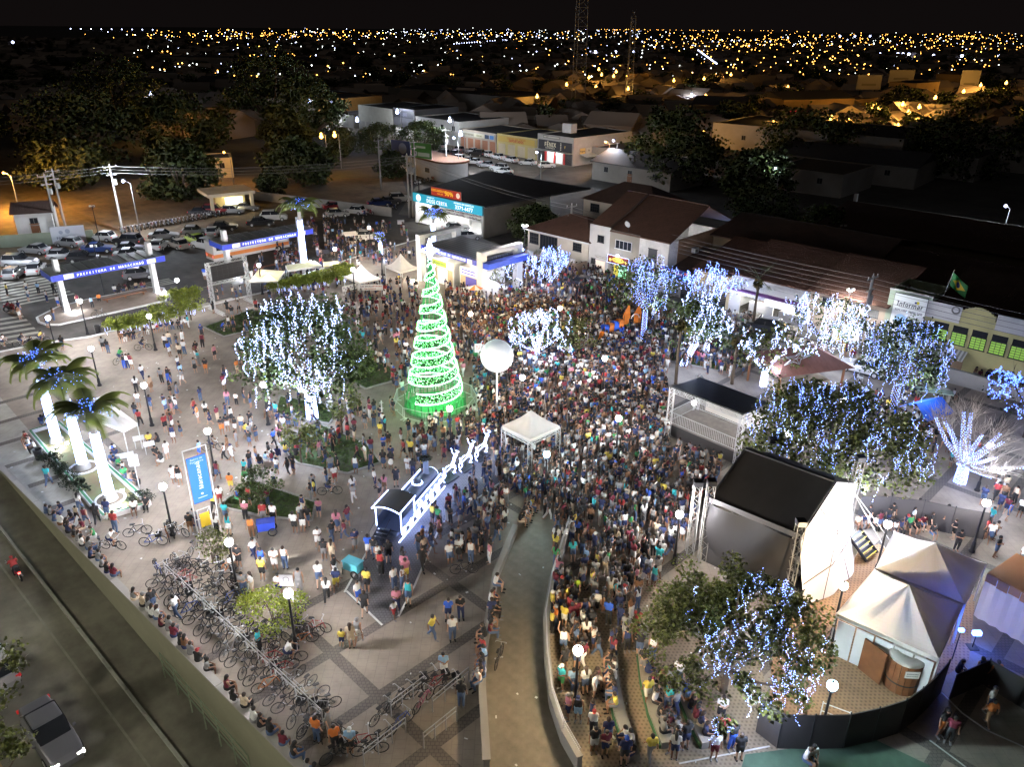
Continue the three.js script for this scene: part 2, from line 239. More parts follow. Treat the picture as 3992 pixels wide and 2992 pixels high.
// the smooth ramp that curls between two low walls towards the viewer
const rampL = [K(13,1985,1700), K(13,1945,1040), K(13,1960,800), K(13,1992,480), K(13,2062,60), K(10,20,1290), K(10,170,1080)], rampR = [K(14,570,1700), K(14,430,1450), K(14,330,1150), K(14,290,800), K(14,280,480), K(14,330,150), K(10,440,1420), K(10,480,1290)];
structure('ramp_paving', new B().prism([...rampL, K(10,260,1130), K(10,420,1160),...rampR.slice().reverse()],0.074,0.074), mat([0.23,0.2,0.15],0.75, { map: T.fine }), 'smooth tan ramp curving between two low walls');
{
  const wl = thing('ramp_wall', 'low concrete wall on the plaza side of the curved ramp, people sitting along it', 'wall'), b = new B(), c = new B();
  const line = rampL.slice(0,6); for (let i = 1; i < line.length; i++) { const p = line[i - 1], q = line[i]; b.beam([p[0],0.35, p[1]], [q[0],0.35, q[1]],0.26,0.7); c.beam([p[0],0.73, p[1]], [q[0],0.73, q[1]],0.36,0.07); } part('wall_face', b, M.grey, wl); part('coping', c, M.concrete, wl);
  const wr = thing('ramp_wall', 'tall curved ramp wall topped by a long metal handrail', 'wall'), d = new B(), e = new B(), f = new B();
  for (let i = 1; i < rampR.length; i++) { const p = rampR[i - 1], q = rampR[i]; d.beam([p[0],0.45, p[1]], [q[0],0.45, q[1]],0.24,0.9); e.beam([p[0],0.93, p[1]], [q[0],0.93, q[1]],0.32,0.06); f.bar([p[0],1.45, p[1]], [q[0],1.45, q[1]],0.035); f.bar([p[0],1.2, p[1]], [q[0],1.2, q[1]],0.022); f.bar([q[0],0.95, q[1]], [q[0],1.45, q[1]],0.025); }
  part('wall_face', d, M.grey, wr); part('coping', e, M.concrete, wr); part('handrail', f, M.steel, wr);
}
{ // stone floor of the amphitheatre and its stepped benches
  const fl = [...rampR.slice(0,6), K(14,1100,0), K(14,1500,100), [13,-31], [12.5,-25.6], [11,-23.8]];
  structure('stone_floor', new B().prism(fl,0.078,0.078), mat([0.25,0.2,0.14],0.85, { map: T.pierced }), 'pierced stone blocks between the curved benches');
  const bench = (label, pts, w) => { const t = thing('curved_bench', label, 'bench', [0,0,0],0, 'curved concrete benches'); const b = new B(), s = new B(); for (let i = 1; i < pts.length; i++) { const p = pts[i - 1], q = pts[i]; b.beam([p[0],0.28, p[1]], [q[0],0.28, q[1]], w,0.42); s.beam([p[0] - w * 0.45,0.18, p[1]], [q[0] - w * 0.45,0.18, q[1]],0.2,0.24); } part('seat', b, M.concrete, t); part('green_edge', s, mat([0.05,0.16,0.07],0.8, { map: T.fine }), t); };
  bench('longest curved concrete bench, from the bushy tree down to the bottom of the steps', [K(14,1110,480), K(14,1120,700), K(14,1150,940), K(14,1220,1230), K(14,1330,1510)],0.62);
  bench('short curved concrete bench nearest the ramp railing', [K(14,850,760), K(14,865,1000), K(14,915,1240), K(14,985,1440), K(14,1040,1620)],0.55);
  bench('curved concrete bench under the front tree, beside the black fence', [K(14,1400,900), K(14,1460,1060), K(14,1560,1300), K(14,1670,1510)],0.55);
  structure('green_court', new B().prism([K(14,2000,1560), K(15,900,1420), K(15,1400,1658), K(15,1400,1900), K(14,1900,1900)],0.082,0.082), mat([0.07,0.13,0.085],0.85, { map: T.fine }), 'green painted court floor with thin white lines');
  const li = new B(), l = (a, c) => li.beam([a[0],0.088, a[1]], [c[0],0.088, c[1]],0.08,0.008); l(K15(800,825), K15(980,960)); l(K15(860,590), K15(960,690)); l(K15(960,690), K15(1080,775)); l(K15(1080,775), K15(1269,860)); l(K(14,1430,1640), K(14,2211,1490));
  structure('court_lines', li, M.kerb, 'thin white court lines');
  structure('backstage_floor', new B().prism([[16.2,-37], [23.5,-41], [27,-36], [24,-31], [20,-28.4], [17.4,-26.6], [13.4,-26], [12.8,-28.4], [14.4,-33]],0.086,0.086), mat([0.36,0.22,0.12],0.85, { map: T.pierced }), 'tan pierced stone blocks inside the fenced backstage yard');
}
{ // street on the left with its lines, crossings, kerbs; the bare ground for parking
  const st = [[-90,-120], [-54,-131], [-24,-142], [-12,-133], [-14,-118.5], [-22.5,-107.2], [-27.6,-98.4], [-30,-91.7], [-33.5,-88.2], [-36.8,-84.3], [-44.2,-75.8], [-47.9,-74.1], [-52,-70.8], [-64,-60], [-90,-78]];
  structure('street_asphalt', new B().prism(st,0.01,0.01), mat([0.095,0.085,0.072],0.85, { map: T.asphalt }), 'grey asphalt street and bus lane beside the square');
  structure('parking_ground', new B().prism([[-120,-104], [-66,-101], [-44.5,-118], [-26,-136.5], [-20,-150], [-24,-170], [-60,-170], [-130,-160]],0.016,0.016), M.dirt, 'bare brown ground where cars are parked');
  structure('junction_asphalt', new B().prism([[-20,-135], [-9,-131], [-2,-146], [8,-186], [30,-203], [26,-209], [4,-196], [-30,-248], [-46,-262], [-60,-268], [-66,-262], [-34,-225], [-18,-188], [-20,-160]],0.02,0.02), mat([0.2,0.17,0.13],0.9, { map: T.asphalt }), 'pale worn asphalt of the street running back to the shops');
  const k = new B(), run = (pts, w = 0.28) => { for (let i = 1; i < pts.length; i++) k.beam([pts[i - 1][0],0.075, pts[i - 1][1]], [pts[i][0],0.075, pts[i][1]], w,0.15); };
  run([[-64,-60], [-52,-70.7], [-47.9,-74], [-44.2,-75.7], [-36.8,-84.2], [-33.5,-88.1], [-30,-91.6], [-27.6,-98.3], [-22.5,-107.1], [-14,-118.5]]);
  structure('street_kerb', k, M.kerb, 'white painted kerb between the square and the street');
  const isl = [[-52.8,-81.4], [-51.8,-80], [-50.6,-79.3], [-49.2,-79.3], [-41,-87.6], [-43.2,-92.4], [-45,-92.6], [-50.5,-87.6], [-52.4,-84.9]];
  structure('bus_island', new B().prism(isl,0,0.15), mat([0.27,0.21,0.16],0.85, { map: T.slab }), 'raised kerbed island under the first bus canopy');
  const ik = new B(); isl.forEach((a, i) => { const c = isl[(i + 1) % isl.length]; ik.beam([a[0],0.085, a[1]], [c[0],0.085, c[1]],0.24,0.17); }); structure('island_kerb', ik, M.kerb, 'white kerb round the bus island');
  const z = new B(), zeb = (c0, c1, n, dx, dz, w) => { for (let i = 0; i < n; i++) { const t = i / (n - 1), x = mixn(c0[0], c1[0], t), y = mixn(c0[1], c1[1], t); z.prism([[x, y], [x + dx, y + dz], [x + dx + w[0], y + dz + w[1]], [x + w[0], y + w[1]]],0.026,0.026); } };
  zeb([-66.5,-92.5], [-58.6,-85.4],9,5.2,-5, [0.42,0.4]); zeb([-58.4,-80.2], [-52.8,-74],6,3.4,-2.2, [0.5,0.55]); zeb([-40.6,-82.2], [-36.2,-85.8],3,4.6,-5.2, [0.5,0.45]); zeb([-48.4,-93], [-47,-91.4],4,4,-3.8, [0.3,0.3]);
  structure('crosswalk_stripes', z, mat([0.42,0.4,0.33],0.85, { map: T.fine }), 'worn white zebra stripes on the street');
  const ln = new B(), lr = (a, c, w = 0.14) => ln.beam([a[0],0.03, a[1]], [c[0],0.03, c[1]], w,0.008); lr([-72,-96.5], [-42,-118.5]); lr([-40,-91.6], [-33.6,-97.6],0.12); lr([-66,-78], [-59,-84]);
  structure('street_lines', ln, mat([0.4,0.37,0.28],0.85, { map: T.fine }), 'long white line between the street and the parked cars');
  structure('shop_street', new B().prism([[3.4,-104.6], [24.3,-83.8], [36.3,-72.8], [46.8,-62.3], [62,-46], [70,-46], [48.5,-64.6], [38.5,-73.6], [26,-85.6], [2.6,-107.4], [-3,-117]],0.07,0.07), mat([0.17,0.155,0.135],0.85, { map: T.cobble }), 'cobbled lane and pavement in front of the shop row');
}
// ---------- buildings: a frame at the facade, x along it, y up, z towards the viewer's side ----------
function win(t, x, y, w, h, o = {}) { // an opening: frame proud of the wall, a pane set back, bars, sill
  const z = o.z || 0, f = new B(), d = 0.07; f.box(x, y + h / 2, z + 0.02, w + d, d,0.1).box(x, y - h / 2, z + 0.035, w + d * 2.4, d,0.16).box(x - w / 2, y, z + 0.018, d, h,0.09).box(x + w / 2, y, z + 0.018, d, h,0.09);
  for (let i = 1; i < (o.v || 2); i++) f.box(x - w / 2 + w * i / (o.v || 2), y, z + 0.016,0.035, h,0.06); for (let i = 1; i < (o.hb || 1); i++) f.box(x, y - h / 2 + h * i / o.hb, z + 0.014, w,0.03,0.05);
  const m = part('window', f, o.frame || M.grey, t); part('pane', bx(x, y, z - 0.004, w, h,0.02), o.pane || M.glass, m); return m;
}
function door(t, x, y0, w, h, m, o = {}) { const d = part('door', new B().box(x, y0 + h / 2, (o.z || 0) + 0.02, w, h,0.07).box(x, y0 + h + 0.04, (o.z || 0) + 0.03, w + 0.16,0.08,0.1), m, t); part('handle', bx(x + w * 0.38, y0 + h * 0.45, (o.z || 0) + 0.075,0.05,0.16,0.05), M.steel, d); return d; }
function shutter(t, x, y0, w, h, m = M.grey) { const b = new B(); for (let y = 0.1; y < h; y += 0.22) b.box(x, y0 + y,0.02, w,0.19,0.06); return part('roller_shutter', b, m, t); }
// walls as thick slabs round a void, so that each is a wall with an inside
const walls = (w, h, d, x = 0) => new B().box(x + w / 2, h / 2,-0.1, w, h,0.2).box(x + w / 2, h / 2, -d + 0.1, w, h,0.2).box(x + 0.1, h / 2, -d / 2,0.2, h, d - 0.4).box(x + w - 0.1, h / 2, -d / 2,0.2, h, d - 0.4);
function slope(a, b, c, d, t = 0.14) { const B0 = new B(), lo = [a, b, c, d].map((q) => [q[0], q[1] - t, q[2]]), hi = [a, b, c, d]; B0.quad(...hi).quad(...lo.slice().reverse()); for (let i = 0; i < 4; i++) { const j = (i + 1) % 4; B0.quad(hi[i], lo[i], lo[j], hi[j]); } return B0; }
const merge = (...bs) => { const r = new B(); for (const b of bs) { const k = r.p.length / 3; for (const x of b.p) r.p.push(x); for (const x of b.n) r.n.push(x); for (const x of b.i) r.i.push(x + k); } return r; };
function gable(w, h, d, rise, over = 0.4, x = 0) { const r = h + rise, m = -d / 2, a = merge(slope([x - over, h - over * rise / (d / 2), over], [x + w + over, h - over * rise / (d / 2), over], [x + w + over, r, m], [x - over, r, m]), slope([x + w + over, h - over * rise / (d / 2), -d - over], [x - over, h - over * rise / (d / 2), -d - over], [x - over, r, m], [x + w + over, r, m])); a.tri([x, h - 0.14,0], [x, h - 0.14, -d], [x, r - 0.14, m]).tri([x + w, h - 0.14, -d], [x + w, h - 0.14,0], [x + w, r - 0.14, m]); return a; }
function hip(w, h, d, rise, over = 0.4, x = 0) { const r = h + rise, m = -d / 2, i = Math.min(w, d) / 2 * 0.9, y = h - 0.1, A = [x - over, y, over], Bq = [x + w + over, y, over], C = [x + w + over, y, -d - over], D = [x - over, y, -d - over], P = [x + i, r, m], Q = [x + w - i, r, m]; return new B().quad(A, Bq, Q, P).quad(C, D, P, Q).tri(Bq, C, Q).tri(D, A, P).quad(D, C, Bq, A); }
const flatRoof = (w, h, d, x = 0, par = 0.5) => new B().box(x + w / 2, h - 0.35, -d / 2, w - 0.42,0.12, d - 0.42);
function building(name, label, pos, turn, category = 'building') { return thing(name, label, category, pos, turn); }
const ROW = Math.atan2(-0.694,0.72), rowAt = (s, d = 0) => [2.5 + 0.72 * s + 0.694 * d,0,-107.8 + 0.694 * s - 0.72 * d];

{ // house with the porch
  const t = building('house', 'low house with hipped tile roof and barred porch windows beside the tall shop house', rowAt(-0.6), ROW, 'house');
  part('wall', walls(10.9,4.3,9), M.plaster, t); const r = part('roof', hip(10.9,4.3,9,2,0.5), M.tiles, t); part('gutter', bx(5.45,4.2,0.56,11.9,0.16,0.14), M.white, r);
  win(t,3.9,2.8,3.1,2, { v: 6, frame: M.iron }); win(t,9,3.2,1.4,1.1, { v: 4, hb: 3, frame: M.iron }); win(t,1.2,3,1.6,1.5, { v: 5, hb: 3, frame: M.iron });
  const w = part('garden_wall', new B().box(5.45,0.85,2.2,10.9,1.7,0.16).box(0.08,0.85,1.15,0.16,1.7,1.9).box(10.82,0.85,1.15,0.16,1.7,1.9), mat([0.5,0.36,0.26],0.85, { map: T.grime }), t), b = new B(); for (let i = 0; i < 20; i++) b.box(4.6 + i * 0.3,1.95,2.2,0.12,0.42,0.1); b.box(7.5,2.2,2.2,6,0.1,0.16); part('balustrade', b, M.white, w);
  const g = part('gate', bx(2.6,1.0,2.3,1.1,1.9,0.06), M.white, t); part('handle', bx(3,1,2.35,0.06,0.2,0.05), M.iron, g);
}
{ // two-storey corner house: white, grey and tiled fronts under one long roof
  const t = building('shop_house', 'tall two storey shop house with white, grey and tiled fronts', rowAt(10.4), ROW, 'shop');
  part('white_front', walls(3.3,6.7,6), mat([0.66,0.64,0.6],0.8, { map: T.grime }), t); part('grey_front', walls(4.6,6.5,8,3.3), mat([0.36,0.32,0.26],0.85, { map: T.grime }), t); part('tiled_front', walls(4.3,6.4,11,7.9), mat([0.72,0.7,0.66],0.4, { map: T.slab }), t);
  const roof = part('roof', merge(slope([-0.1,6.7,-0.2], [3.3,6.6,-0.2], [3.3,9.9,-8], [-0.1,9.9,-8]), slope([3.3,6.4,0.1], [12.4,6.4,0.1], [12.4,9.7,-8], [3.3,9.7,-8]), slope([12.4,6.4,-16], [-0.1,6.4,-16], [-0.1,9.7,-8.02], [12.4,9.7,-8.02])), M.tiles, t); part('ridge', new B().beam([-0.1,9.95,-8], [12.4,9.78,-8],0.3,0.16).beam([3.3,6.7,-0.1], [3.3,9.95,-8],0.26,0.2), M.oldtiles, roof);
  part('brick_side', bx(12.2,3.2,-9,0.14,6.4,14), mat([0.3,0.17,0.09],0.9, { map: T.cobble }), t);
  win(t,1.85,5,0.95,0.9, { frame: M.iron }); win(t,5.5,4.85,2.5,1.1, { v: 4, frame: M.white }); win(t,0.8,1.9,0.7,0.8, {});
  door(t,2,0.1,1.5,2, glow(0.5,0.36,0.22)); door(t,5.6,0.1,1.2,2.1, glow(0.1,0.75,0.25)); const d = door(t,9.95,3.55,1.25,1.65, M.black);
  const bal = new B(); for (let i = 0; i < 12; i++) bal.box(9.2 + i * 0.14,3.85,0.5,0.03,0.7,0.03); bal.box(9.97,4.2,0.5,1.7,0.05,0.05).box(9.97,3.45,0.28,1.8,0.12,0.6); part('balcony', bal, M.white, t);
  part('lit_doorway_panel', bx(4.6,1.2,0.03,0.7,2,0.05), glow(0.35,0.3,0.05, [0.5,0.4,0.02]), t);
  const pos = rowAt(11.6,-0.15);
  const s1 = thing('shop_sign', 'small dark lettered sign on the white front of the tall shop house', 'sign', pos, ROW); board('sign_panel', s1,0.9,2.65,0.05,1.9,0.32, print(1.9,0.32,192, (g, w, h) => { g.fillStyle = '#cfc9bd'; g.fillRect(0,0, w, h); words(g, 'Clínica de Pilates', w / 2, h / 2,21, '#15151c', { font: 'serif', w: w * 0.94 }); }));
  const s2 = thing('shop_sign', 'red and gold food shop sign framed by small bulbs', 'sign', rowAt(13.7,-0.2), ROW); board('sign_panel', s2,1.7,2.85,0.05,3.3,0.95, print(3.3,0.95,256, (g, w, h) => { g.fillStyle = '#5b1410'; g.fillRect(0,0, w, h); g.fillStyle = '#c9a13a'; g.beginPath(); g.ellipse(w * 0.5, h * 0.5, w * 0.3, h * 0.36,0,0,7); g.fill(); words(g, 'Delícias', w * 0.5, h * 0.5,26, '#5b1410', { font: 'serif' }); g.fillStyle = '#d8b75a'; g.beginPath(); g.arc(w * 0.12, h * 0.6,17,0,7); g.arc(w * 0.88, h * 0.6,17,0,7); g.fill(); }, { lit: 0.5 }));
  const bl = []; for (let i = 0; i < 22; i++) { bl.push([0.05 + i * 0.157,3.36,0.12], [0.05 + i * 0.157,2.34,0.12]); } for (let i = 0; i < 6; i++) bl.push([0.02,2.4 + i * 0.17,0.12], [3.4,2.4 + i * 0.17,0.12]); stuffPart('sign_bulbs', bulbs(bl,0.05), M.bulbwhite, s2);
  const fl = thing('flood_light', 'bright flood light above the red and gold food sign', 'flood light', rowAt(15.5,-0.5), ROW); part('lamp_head', new B().box(0,3.55,0.1,0.36,0.22,0.16), M.led, fl); lightAt(fl,0,3.5,0.4, [0.85,0.9,1],14); part('bracket', new B().bar([0,3.5,-0.4], [0,3.6,0],0.02), M.iron, fl);
  const s3 = thing('shop_sign', 'purple snack shop sign with round pictures under the tiled front', 'sign', rowAt(17.7,-0.3), ROW); board('sign_panel', s3,1.9,2.75,0.05,3.6,0.75, print(3.6,0.75,256, (g, w, h) => { g.fillStyle = '#33205e'; g.fillRect(0,0, w, h); for (const [x, c] of [[0.14, '#c98b3d'], [0.36, '#a34a25'], [0.86, '#b0303a']]) { g.fillStyle = '#e8ddc8'; g.beginPath(); g.arc(w * x, h / 2,19,0,7); g.fill(); g.fillStyle = c; g.beginPath(); g.arc(w * x, h / 2,13,0,7); g.fill(); } words(g, 'Pizza', w * 0.62, h / 2,28, '#f0d9a0'); }, { lit: 0.15 }));
  const dish = thing('satellite_dish', 'white satellite dish on the tile roof of the tall shop house', 'satellite dish', rowAt(16.2,0.4), ROW); const q = part('dish', new THREE.SphereGeometry(0.55,12,5,0,6.3,0,0.9).rotateX(1.9), M.white, dish); q.position.set(0,7.7,0); part('mast', new B().bar([0,6.6,0], [0,7.6,0],0.03), M.iron, dish);
  const ac = thing('air_conditioner', 'white air conditioner box on the brick side of the shop house', 'air conditioner', rowAt(22.75,5.5), ROW); part('case', bx(0.2,4.6,0,0.5,0.6,0.9), M.white, ac); part('grille', bx(0.47,4.6,0,0.03,0.44,0.7), M.grey, ac);
}
{
  const t = building('house', 'white upper storey house with dark tile roof behind the row', [10.6,0,-118.5], ROW, 'house');
  part('wall', walls(7,6.4,9), M.plaster, t); part('roof', hip(13,6.5,9,2.4,0.4), M.oldtiles, t); part('side_wing', walls(6,6.2,8,7), M.plaster, t); win(t,2.2,5.3,1.6,1.2, { v: 4, hb: 3, frame: M.iron }); win(t,9,5.2,1.8,1, { v: 4, hb: 3, frame: M.grey });
}
{ // ice cream shop
  const t = building('ice_cream_shop', 'low ice cream shop with dark front below a wide blue sign', rowAt(22.7), ROW, 'shop'); part('wall', walls(3.9,2.6,7), M.grey, t); part('roof', slope([0,3.1,0.2], [3.9,3.1,0.2], [3.9,4.6,-8], [0,4.6,-8]), M.oldtiles, t); shutter(t,1,0.1,1.6,2); shutter(t,2.9,0.1,1.5,2, M.black);
  const s = thing('shop_sign', 'wide blue ice cream sign with round badge', 'sign', rowAt(22,-0.5), ROW); board('sign_panel', s,2.1,2.95,0,4.1,1.25, print(4.1,1.25,320, (g, w, h) => { g.fillStyle = '#1a2676'; g.fillRect(0,0, w, h); g.strokeStyle = '#3f9ee0'; g.lineWidth = 7; g.beginPath(); g.arc(w * 0.5, -h * 0.5, h * 1.16,0.5,2.6); g.stroke(); words(g, 'Guanabara', w * 0.48, h * 0.36,34, '#d8a6c4'); words(g, 'O MELHOR SORVETE', w * 0.4, h * 0.8,15, '#b7c2e6'); g.fillStyle = '#3fa8dc'; g.beginPath(); g.arc(w * 0.86, h * 0.72,22,0,7); g.fill(); words(g, '15%', w * 0.86, h * 0.72,15, '#ffffff'); for (let i = 0; i < 3; i++) { g.fillStyle = ['#c77', '#8b6', '#db5'][i]; g.beginPath(); g.arc(w * (0.06 + i * 0.05), h * 0.25,9,0,7); g.fill(); } g.fillStyle = '#c4502c'; g.fillRect(w * 0.84, h * 0.12,34,20); }, { lit: 0.12 }),0,0, M.blue,0.25);
}
{
  const t = building('shop', 'pale yellow low shop with ribbed tile roof between the blue sign and the white shop', rowAt(26.6), ROW, 'shop'); part('wall', walls(4.7,4,10), mat([0.72,0.56,0.3],0.85, { map: T.grime }), t); part('roof', slope([-0.2,4.25,0.5], [4.8,4.25,0.5], [4.8,6.4,-9], [-0.2,6.4,-9]), M.tiles, t); shutter(t,1.4,0.1,2,2.4); shutter(t,3.6,0.1,1.4,2.3, M.black);
}
{ // açaí shop, brightly lit inside
  const t = building('snack_bar', 'brightly lit white snack bar with purple trim and open front', rowAt(31.3), ROW, 'shop');
  part('wall', new B().box(4.7,3.6,-0.1,9.4,2.1,0.2).box(0.1,1.3,-3,0.2,2.6,6).box(9.3,1.3,-3,0.2,2.6,6).box(4.7,2.3,-6.1,9.4,4.6,0.2).box(0.8,1.3,-0.1,1.2,2.6,0.2).box(5,1.3,-0.1,0.9,2.6,0.2), M.white, t); part('ceiling', bx(4.7,2.66,-3.1,9,0.1,5.8), M.white, t); part('roof', slope([-0.2,4.7,0.5], [9.5,4.7,0.5], [9.5,6.9,-9], [-0.2,6.9,-9]), M.tiles, t);
  const fr = new B(); for (let i = 0; i < 46; i++) fr.box(0.1 + i * 0.2,2.7 - (i % 2) * 0.07,0.72,0.16,0.3,0.04); part('scalloped_trim', fr, mat([0.7,0.68,0.75],0.6), t); part('awning', bx(4.6,2.95,0.4,9.3,0.1,0.8), mat([0.2,0.05,0.28],0.6), t);
  part('counter', new B().box(2.9,0.55,-2.2,2.6,1.1,0.6).box(7.2,0.55,-1.4,3,1.1,0.6), M.white, t); part('shelves', new B().box(3,1.5,-5.8,3,0.06,0.35).box(3,1.1,-5.8,3,0.06,0.35).box(7,1.5,-5.8,3,0.06,0.35), M.grey, t);
  part('ceiling_lamp', bx(3,2.57,-2,2.4,0.05,0.3), glow(9,9,9), t); part('ceiling_lamp', bx(7.2,2.57,-2,2.4,0.05,0.3), glow(9,9,9), t); lightAt(t,3,2.2,-1.6, [1,0.97,0.92],60); lightAt(t,7.2,2.2,-1.4, [1,0.97,0.92],70);
  const bal = new B(); for (let x = 4.4; x < 9.2; x += 0.16) for (let y = 3.75; y < 4.3; y += 0.14) bal.box(x, y,0.05,0.06,0.06,0.06); bal.box(6.8,3.7,0.05,4.9,0.08,0.12).box(6.8,4.35,0.05,4.9,0.08,0.12); stuffPart('pierced_balustrade', bal, M.white, t);
  const s = thing('shop_sign', 'white snack bar sign with pale blue lettering', 'sign', rowAt(36,-1), ROW); board('sign_panel', s,1.9,2.5,0,3.6,0.8, print(3.6,0.8,256, (g, w, h) => { g.fillStyle = '#e9e9f2'; g.fillRect(0,0, w, h); words(g, 'Pense numa', w / 2, h * 0.3,22, '#7a9cc9', { bold: false }); words(g, 'Açaí', w / 2, h * 0.72,24, '#7a9cc9', { bold: false }); }, { lit: 1.1 }));
  const p = thing('poster_counter', 'orange and white printed counter glowing before the snack bar', 'counter', rowAt(38.2,-2), ROW); board('counter_front', p,0,0.6,0,2.6,1.1, print(2.6,1.1,192, (g, w, h) => { g.fillStyle = '#e9d9a0'; g.fillRect(0,0, w, h); for (const [x, c] of [[0.15, '#d97c14'], [0.4, '#f2c14a'], [0.65, '#e06b10'], [0.88, '#f0b040']]) { g.fillStyle = c; g.beginPath(); g.arc(w * x, h * 0.45,30,0,7); g.fill(); } words(g, 'COXINHAS', w / 2, h * 0.8,26, '#7a2408'); }, { lit: 1.2 }),0,0, M.white,0.4);
  const ac = thing('air_conditioner', 'white air conditioner unit above the snack bar trim', 'air conditioner', rowAt(31.9,-0.25), ROW); part('case', bx(0.4,3.3,0,0.9,0.6,0.35), M.white, ac); part('fan_grille', new B().add(new THREE.CylinderGeometry(0.22,0.22,0.03,14).rotateX(PI / 2), new THREE.Matrix4().makeTranslation(0.28,3.3,0.19)), M.iron, ac);
}
{
  const t = building('snack_house', 'beige two storey snack house with open doorway and lean eaves behind the utility pole', rowAt(40.7), ROW, 'shop'); part('wall', walls(8,4.6,9), mat([0.66,0.53,0.38],0.85, { map: T.grime }), t); part('roof', slope([-0.2,4.85,0.6], [8.2,4.85,0.6], [8.2,7,-9], [-0.2,7,-9]), M.tiles, t);
  win(t,1.8,3.8,1,0.9, { frame: M.grey }); win(t,4.7,4,0.6,0.4, { v: 3 }); win(t,6.6,3.7,1.1,0.8, { v: 5, hb: 6, frame: M.grey, pane: M.grey }); door(t,7,0.1,1.2,1.8, M.grey); const dw = part('lit_doorway', bx(4.9,1,0.03,2,1.8,0.06), glow(0.5,0.42,0.3), t); part('door_frame', new B().box(3.86,1,0.05,0.1,1.9,0.1).box(5.94,1,0.05,0.1,1.9,0.1).box(4.9,1.96,0.05,2.2,0.1,0.1), M.cream, dw);
  const s = thing('shop_sign', 'faded brown board with script lettering over the snack house door', 'sign', rowAt(44.3,-0.2), ROW); board('sign_panel', s,1.3,2.5,0,2.6,0.85, print(2.6,0.85,192, (g, w, h) => { g.fillStyle = '#8a7a66'; g.fillRect(0,0, w, h); words(g, 'Point', w * 0.3, h * 0.36,30, '#3b2c20', { font: 'serif' }); words(g, 'LANCHES', w / 2, h * 0.76,20, '#6b2e1e'); }));
}
{ // computer school's tall sign block
  const t = building('sign_block', 'tall pale green block carrying a big framed school billboard', rowAt(48.5), ROW, 'building'); part('wall', walls(4,6.6,5), mat([0.5,0.6,0.42],0.8, { map: T.grime }), t);
  part('parapet', bx(2,6.65,-0.1,4.1,0.12,0.3), M.kerb, t);
  const s = thing('billboard', 'big white framed billboard with black heading and phone numbers', 'billboard', rowAt(48.9,-0.1), ROW); board('sign_panel', s,1.75,4.2,0.06,3.1,4.5, print(3.1,4.5,288, (g, w, h) => { g.fillStyle = '#dfe3df'; g.fillRect(0,0, w, h); words(g, 'Informar', w * 0.5, h * 0.22,60, '#22252c', { w: w * 0.8 }); g.fillStyle = '#d0c21e'; g.beginPath(); g.arc(w * 0.72, h * 0.13,14,0,7); g.fill(); g.fillStyle = '#2c3c7a'; g.beginPath(); g.arc(w * 0.66, h * 0.135,10,0,7); g.fill(); words(g, 'ASSESSORIA DE INFORMÁTICA', w / 2, h * 0.285,13, '#555'); words(g, '3371.1255  98895.1255', w / 2, h * 0.37,26, '#1d2230', { w: w * 0.86 }); g.fillStyle = '#a8cfe6'; g.beginPath(); g.ellipse(w * 0.3, h * 0.6,52,60,0,0,7); g.fill(); for (let i = 0; i < 4; i++) words(g, ['Informática', 'Inglês', 'Cursos', 'Técnicos'][i], w * 0.72, h * (0.56 + i * 0.055),18, '#39402e'); words(g, 'matrículas', w * 0.72, h * 0.5,18, '#7aa63a'); }),0,0, M.iron);
}
{ // school with green-lit windows
  const t = building('school', 'long yellow green school building with bright green barred windows and striped awning', rowAt(52.2), ROW, 'school'); const m = mat([0.66,0.6,0.27],0.85, { map: T.grime });
  part('wall', walls(22,5.6,12), m, t); part('white_panel', bx(1.5,5.5,0.02,3,1.6,0.1), M.white, t); part('white_panel', bx(7.8,5.6,0.02,3.6,1.5,0.1), M.white, t); const cap = new B(); for (let i = 0; i < 12; i++) cap.box(3.1 + i * 0.24,5.8 + 0.25 * Math.sin(i / 11 * PI),-0.1,0.24,0.6 + 0.5 * Math.sin(i / 11 * PI),0.2); part('curved_parapet', cap, m, t); part('emblem', new THREE.TorusGeometry(0.32,0.07,6,16), M.grey, t).position.set(2.5,5.9,0.1);
  for (let i = 0; i < 6; i++) { const x = 1.6 + i * 1.68, w = win(t, x,3.2,1.3,1.2, { v: 3, hb: 5, frame: M.iron, pane: glow(0.15,0.3,0.04, [0.25,0.4,0.08]) }); part('dark_transom', bx(x,4.15,0.02,1.3,0.6,0.05), M.glass, w); }
  part('roof', slope([0,6,-0.3], [22,6,-0.3], [22,7.2,-12], [0,7.2,-12]), M.oldtiles, t); const aw = part('awning', slope([0.4,2.2,0.1], [4.4,2.2,0.1], [4.4,1.6,1.4], [0.4,1.6,1.4],0.04), M.white, t), st = new B(); for (let i = 0; i < 11; i++) st.quad([0.5 + i * 0.36,2.21,0.1], [0.68 + i * 0.36,2.21,0.1], [0.68 + i * 0.36,1.61,1.4], [0.5 + i * 0.36,1.61,1.4]); part('stripes', st, M.grey, aw); part('serving_hatch', bx(2.4,0.9,0.03,3.6,1.3,0.06), mat([0.3,0.2,0.12],0.8), t);
  const w2 = thing('yard_wall', 'low grey yard wall in front of the green windowed school', 'wall', rowAt(56,-3.4), ROW); part('wall_face', bx(9,0.7,0,18,1.4,0.25), M.concrete, w2); part('wall_top', bx(9,1.43,0,18,0.06,0.4), M.grey, w2);
}
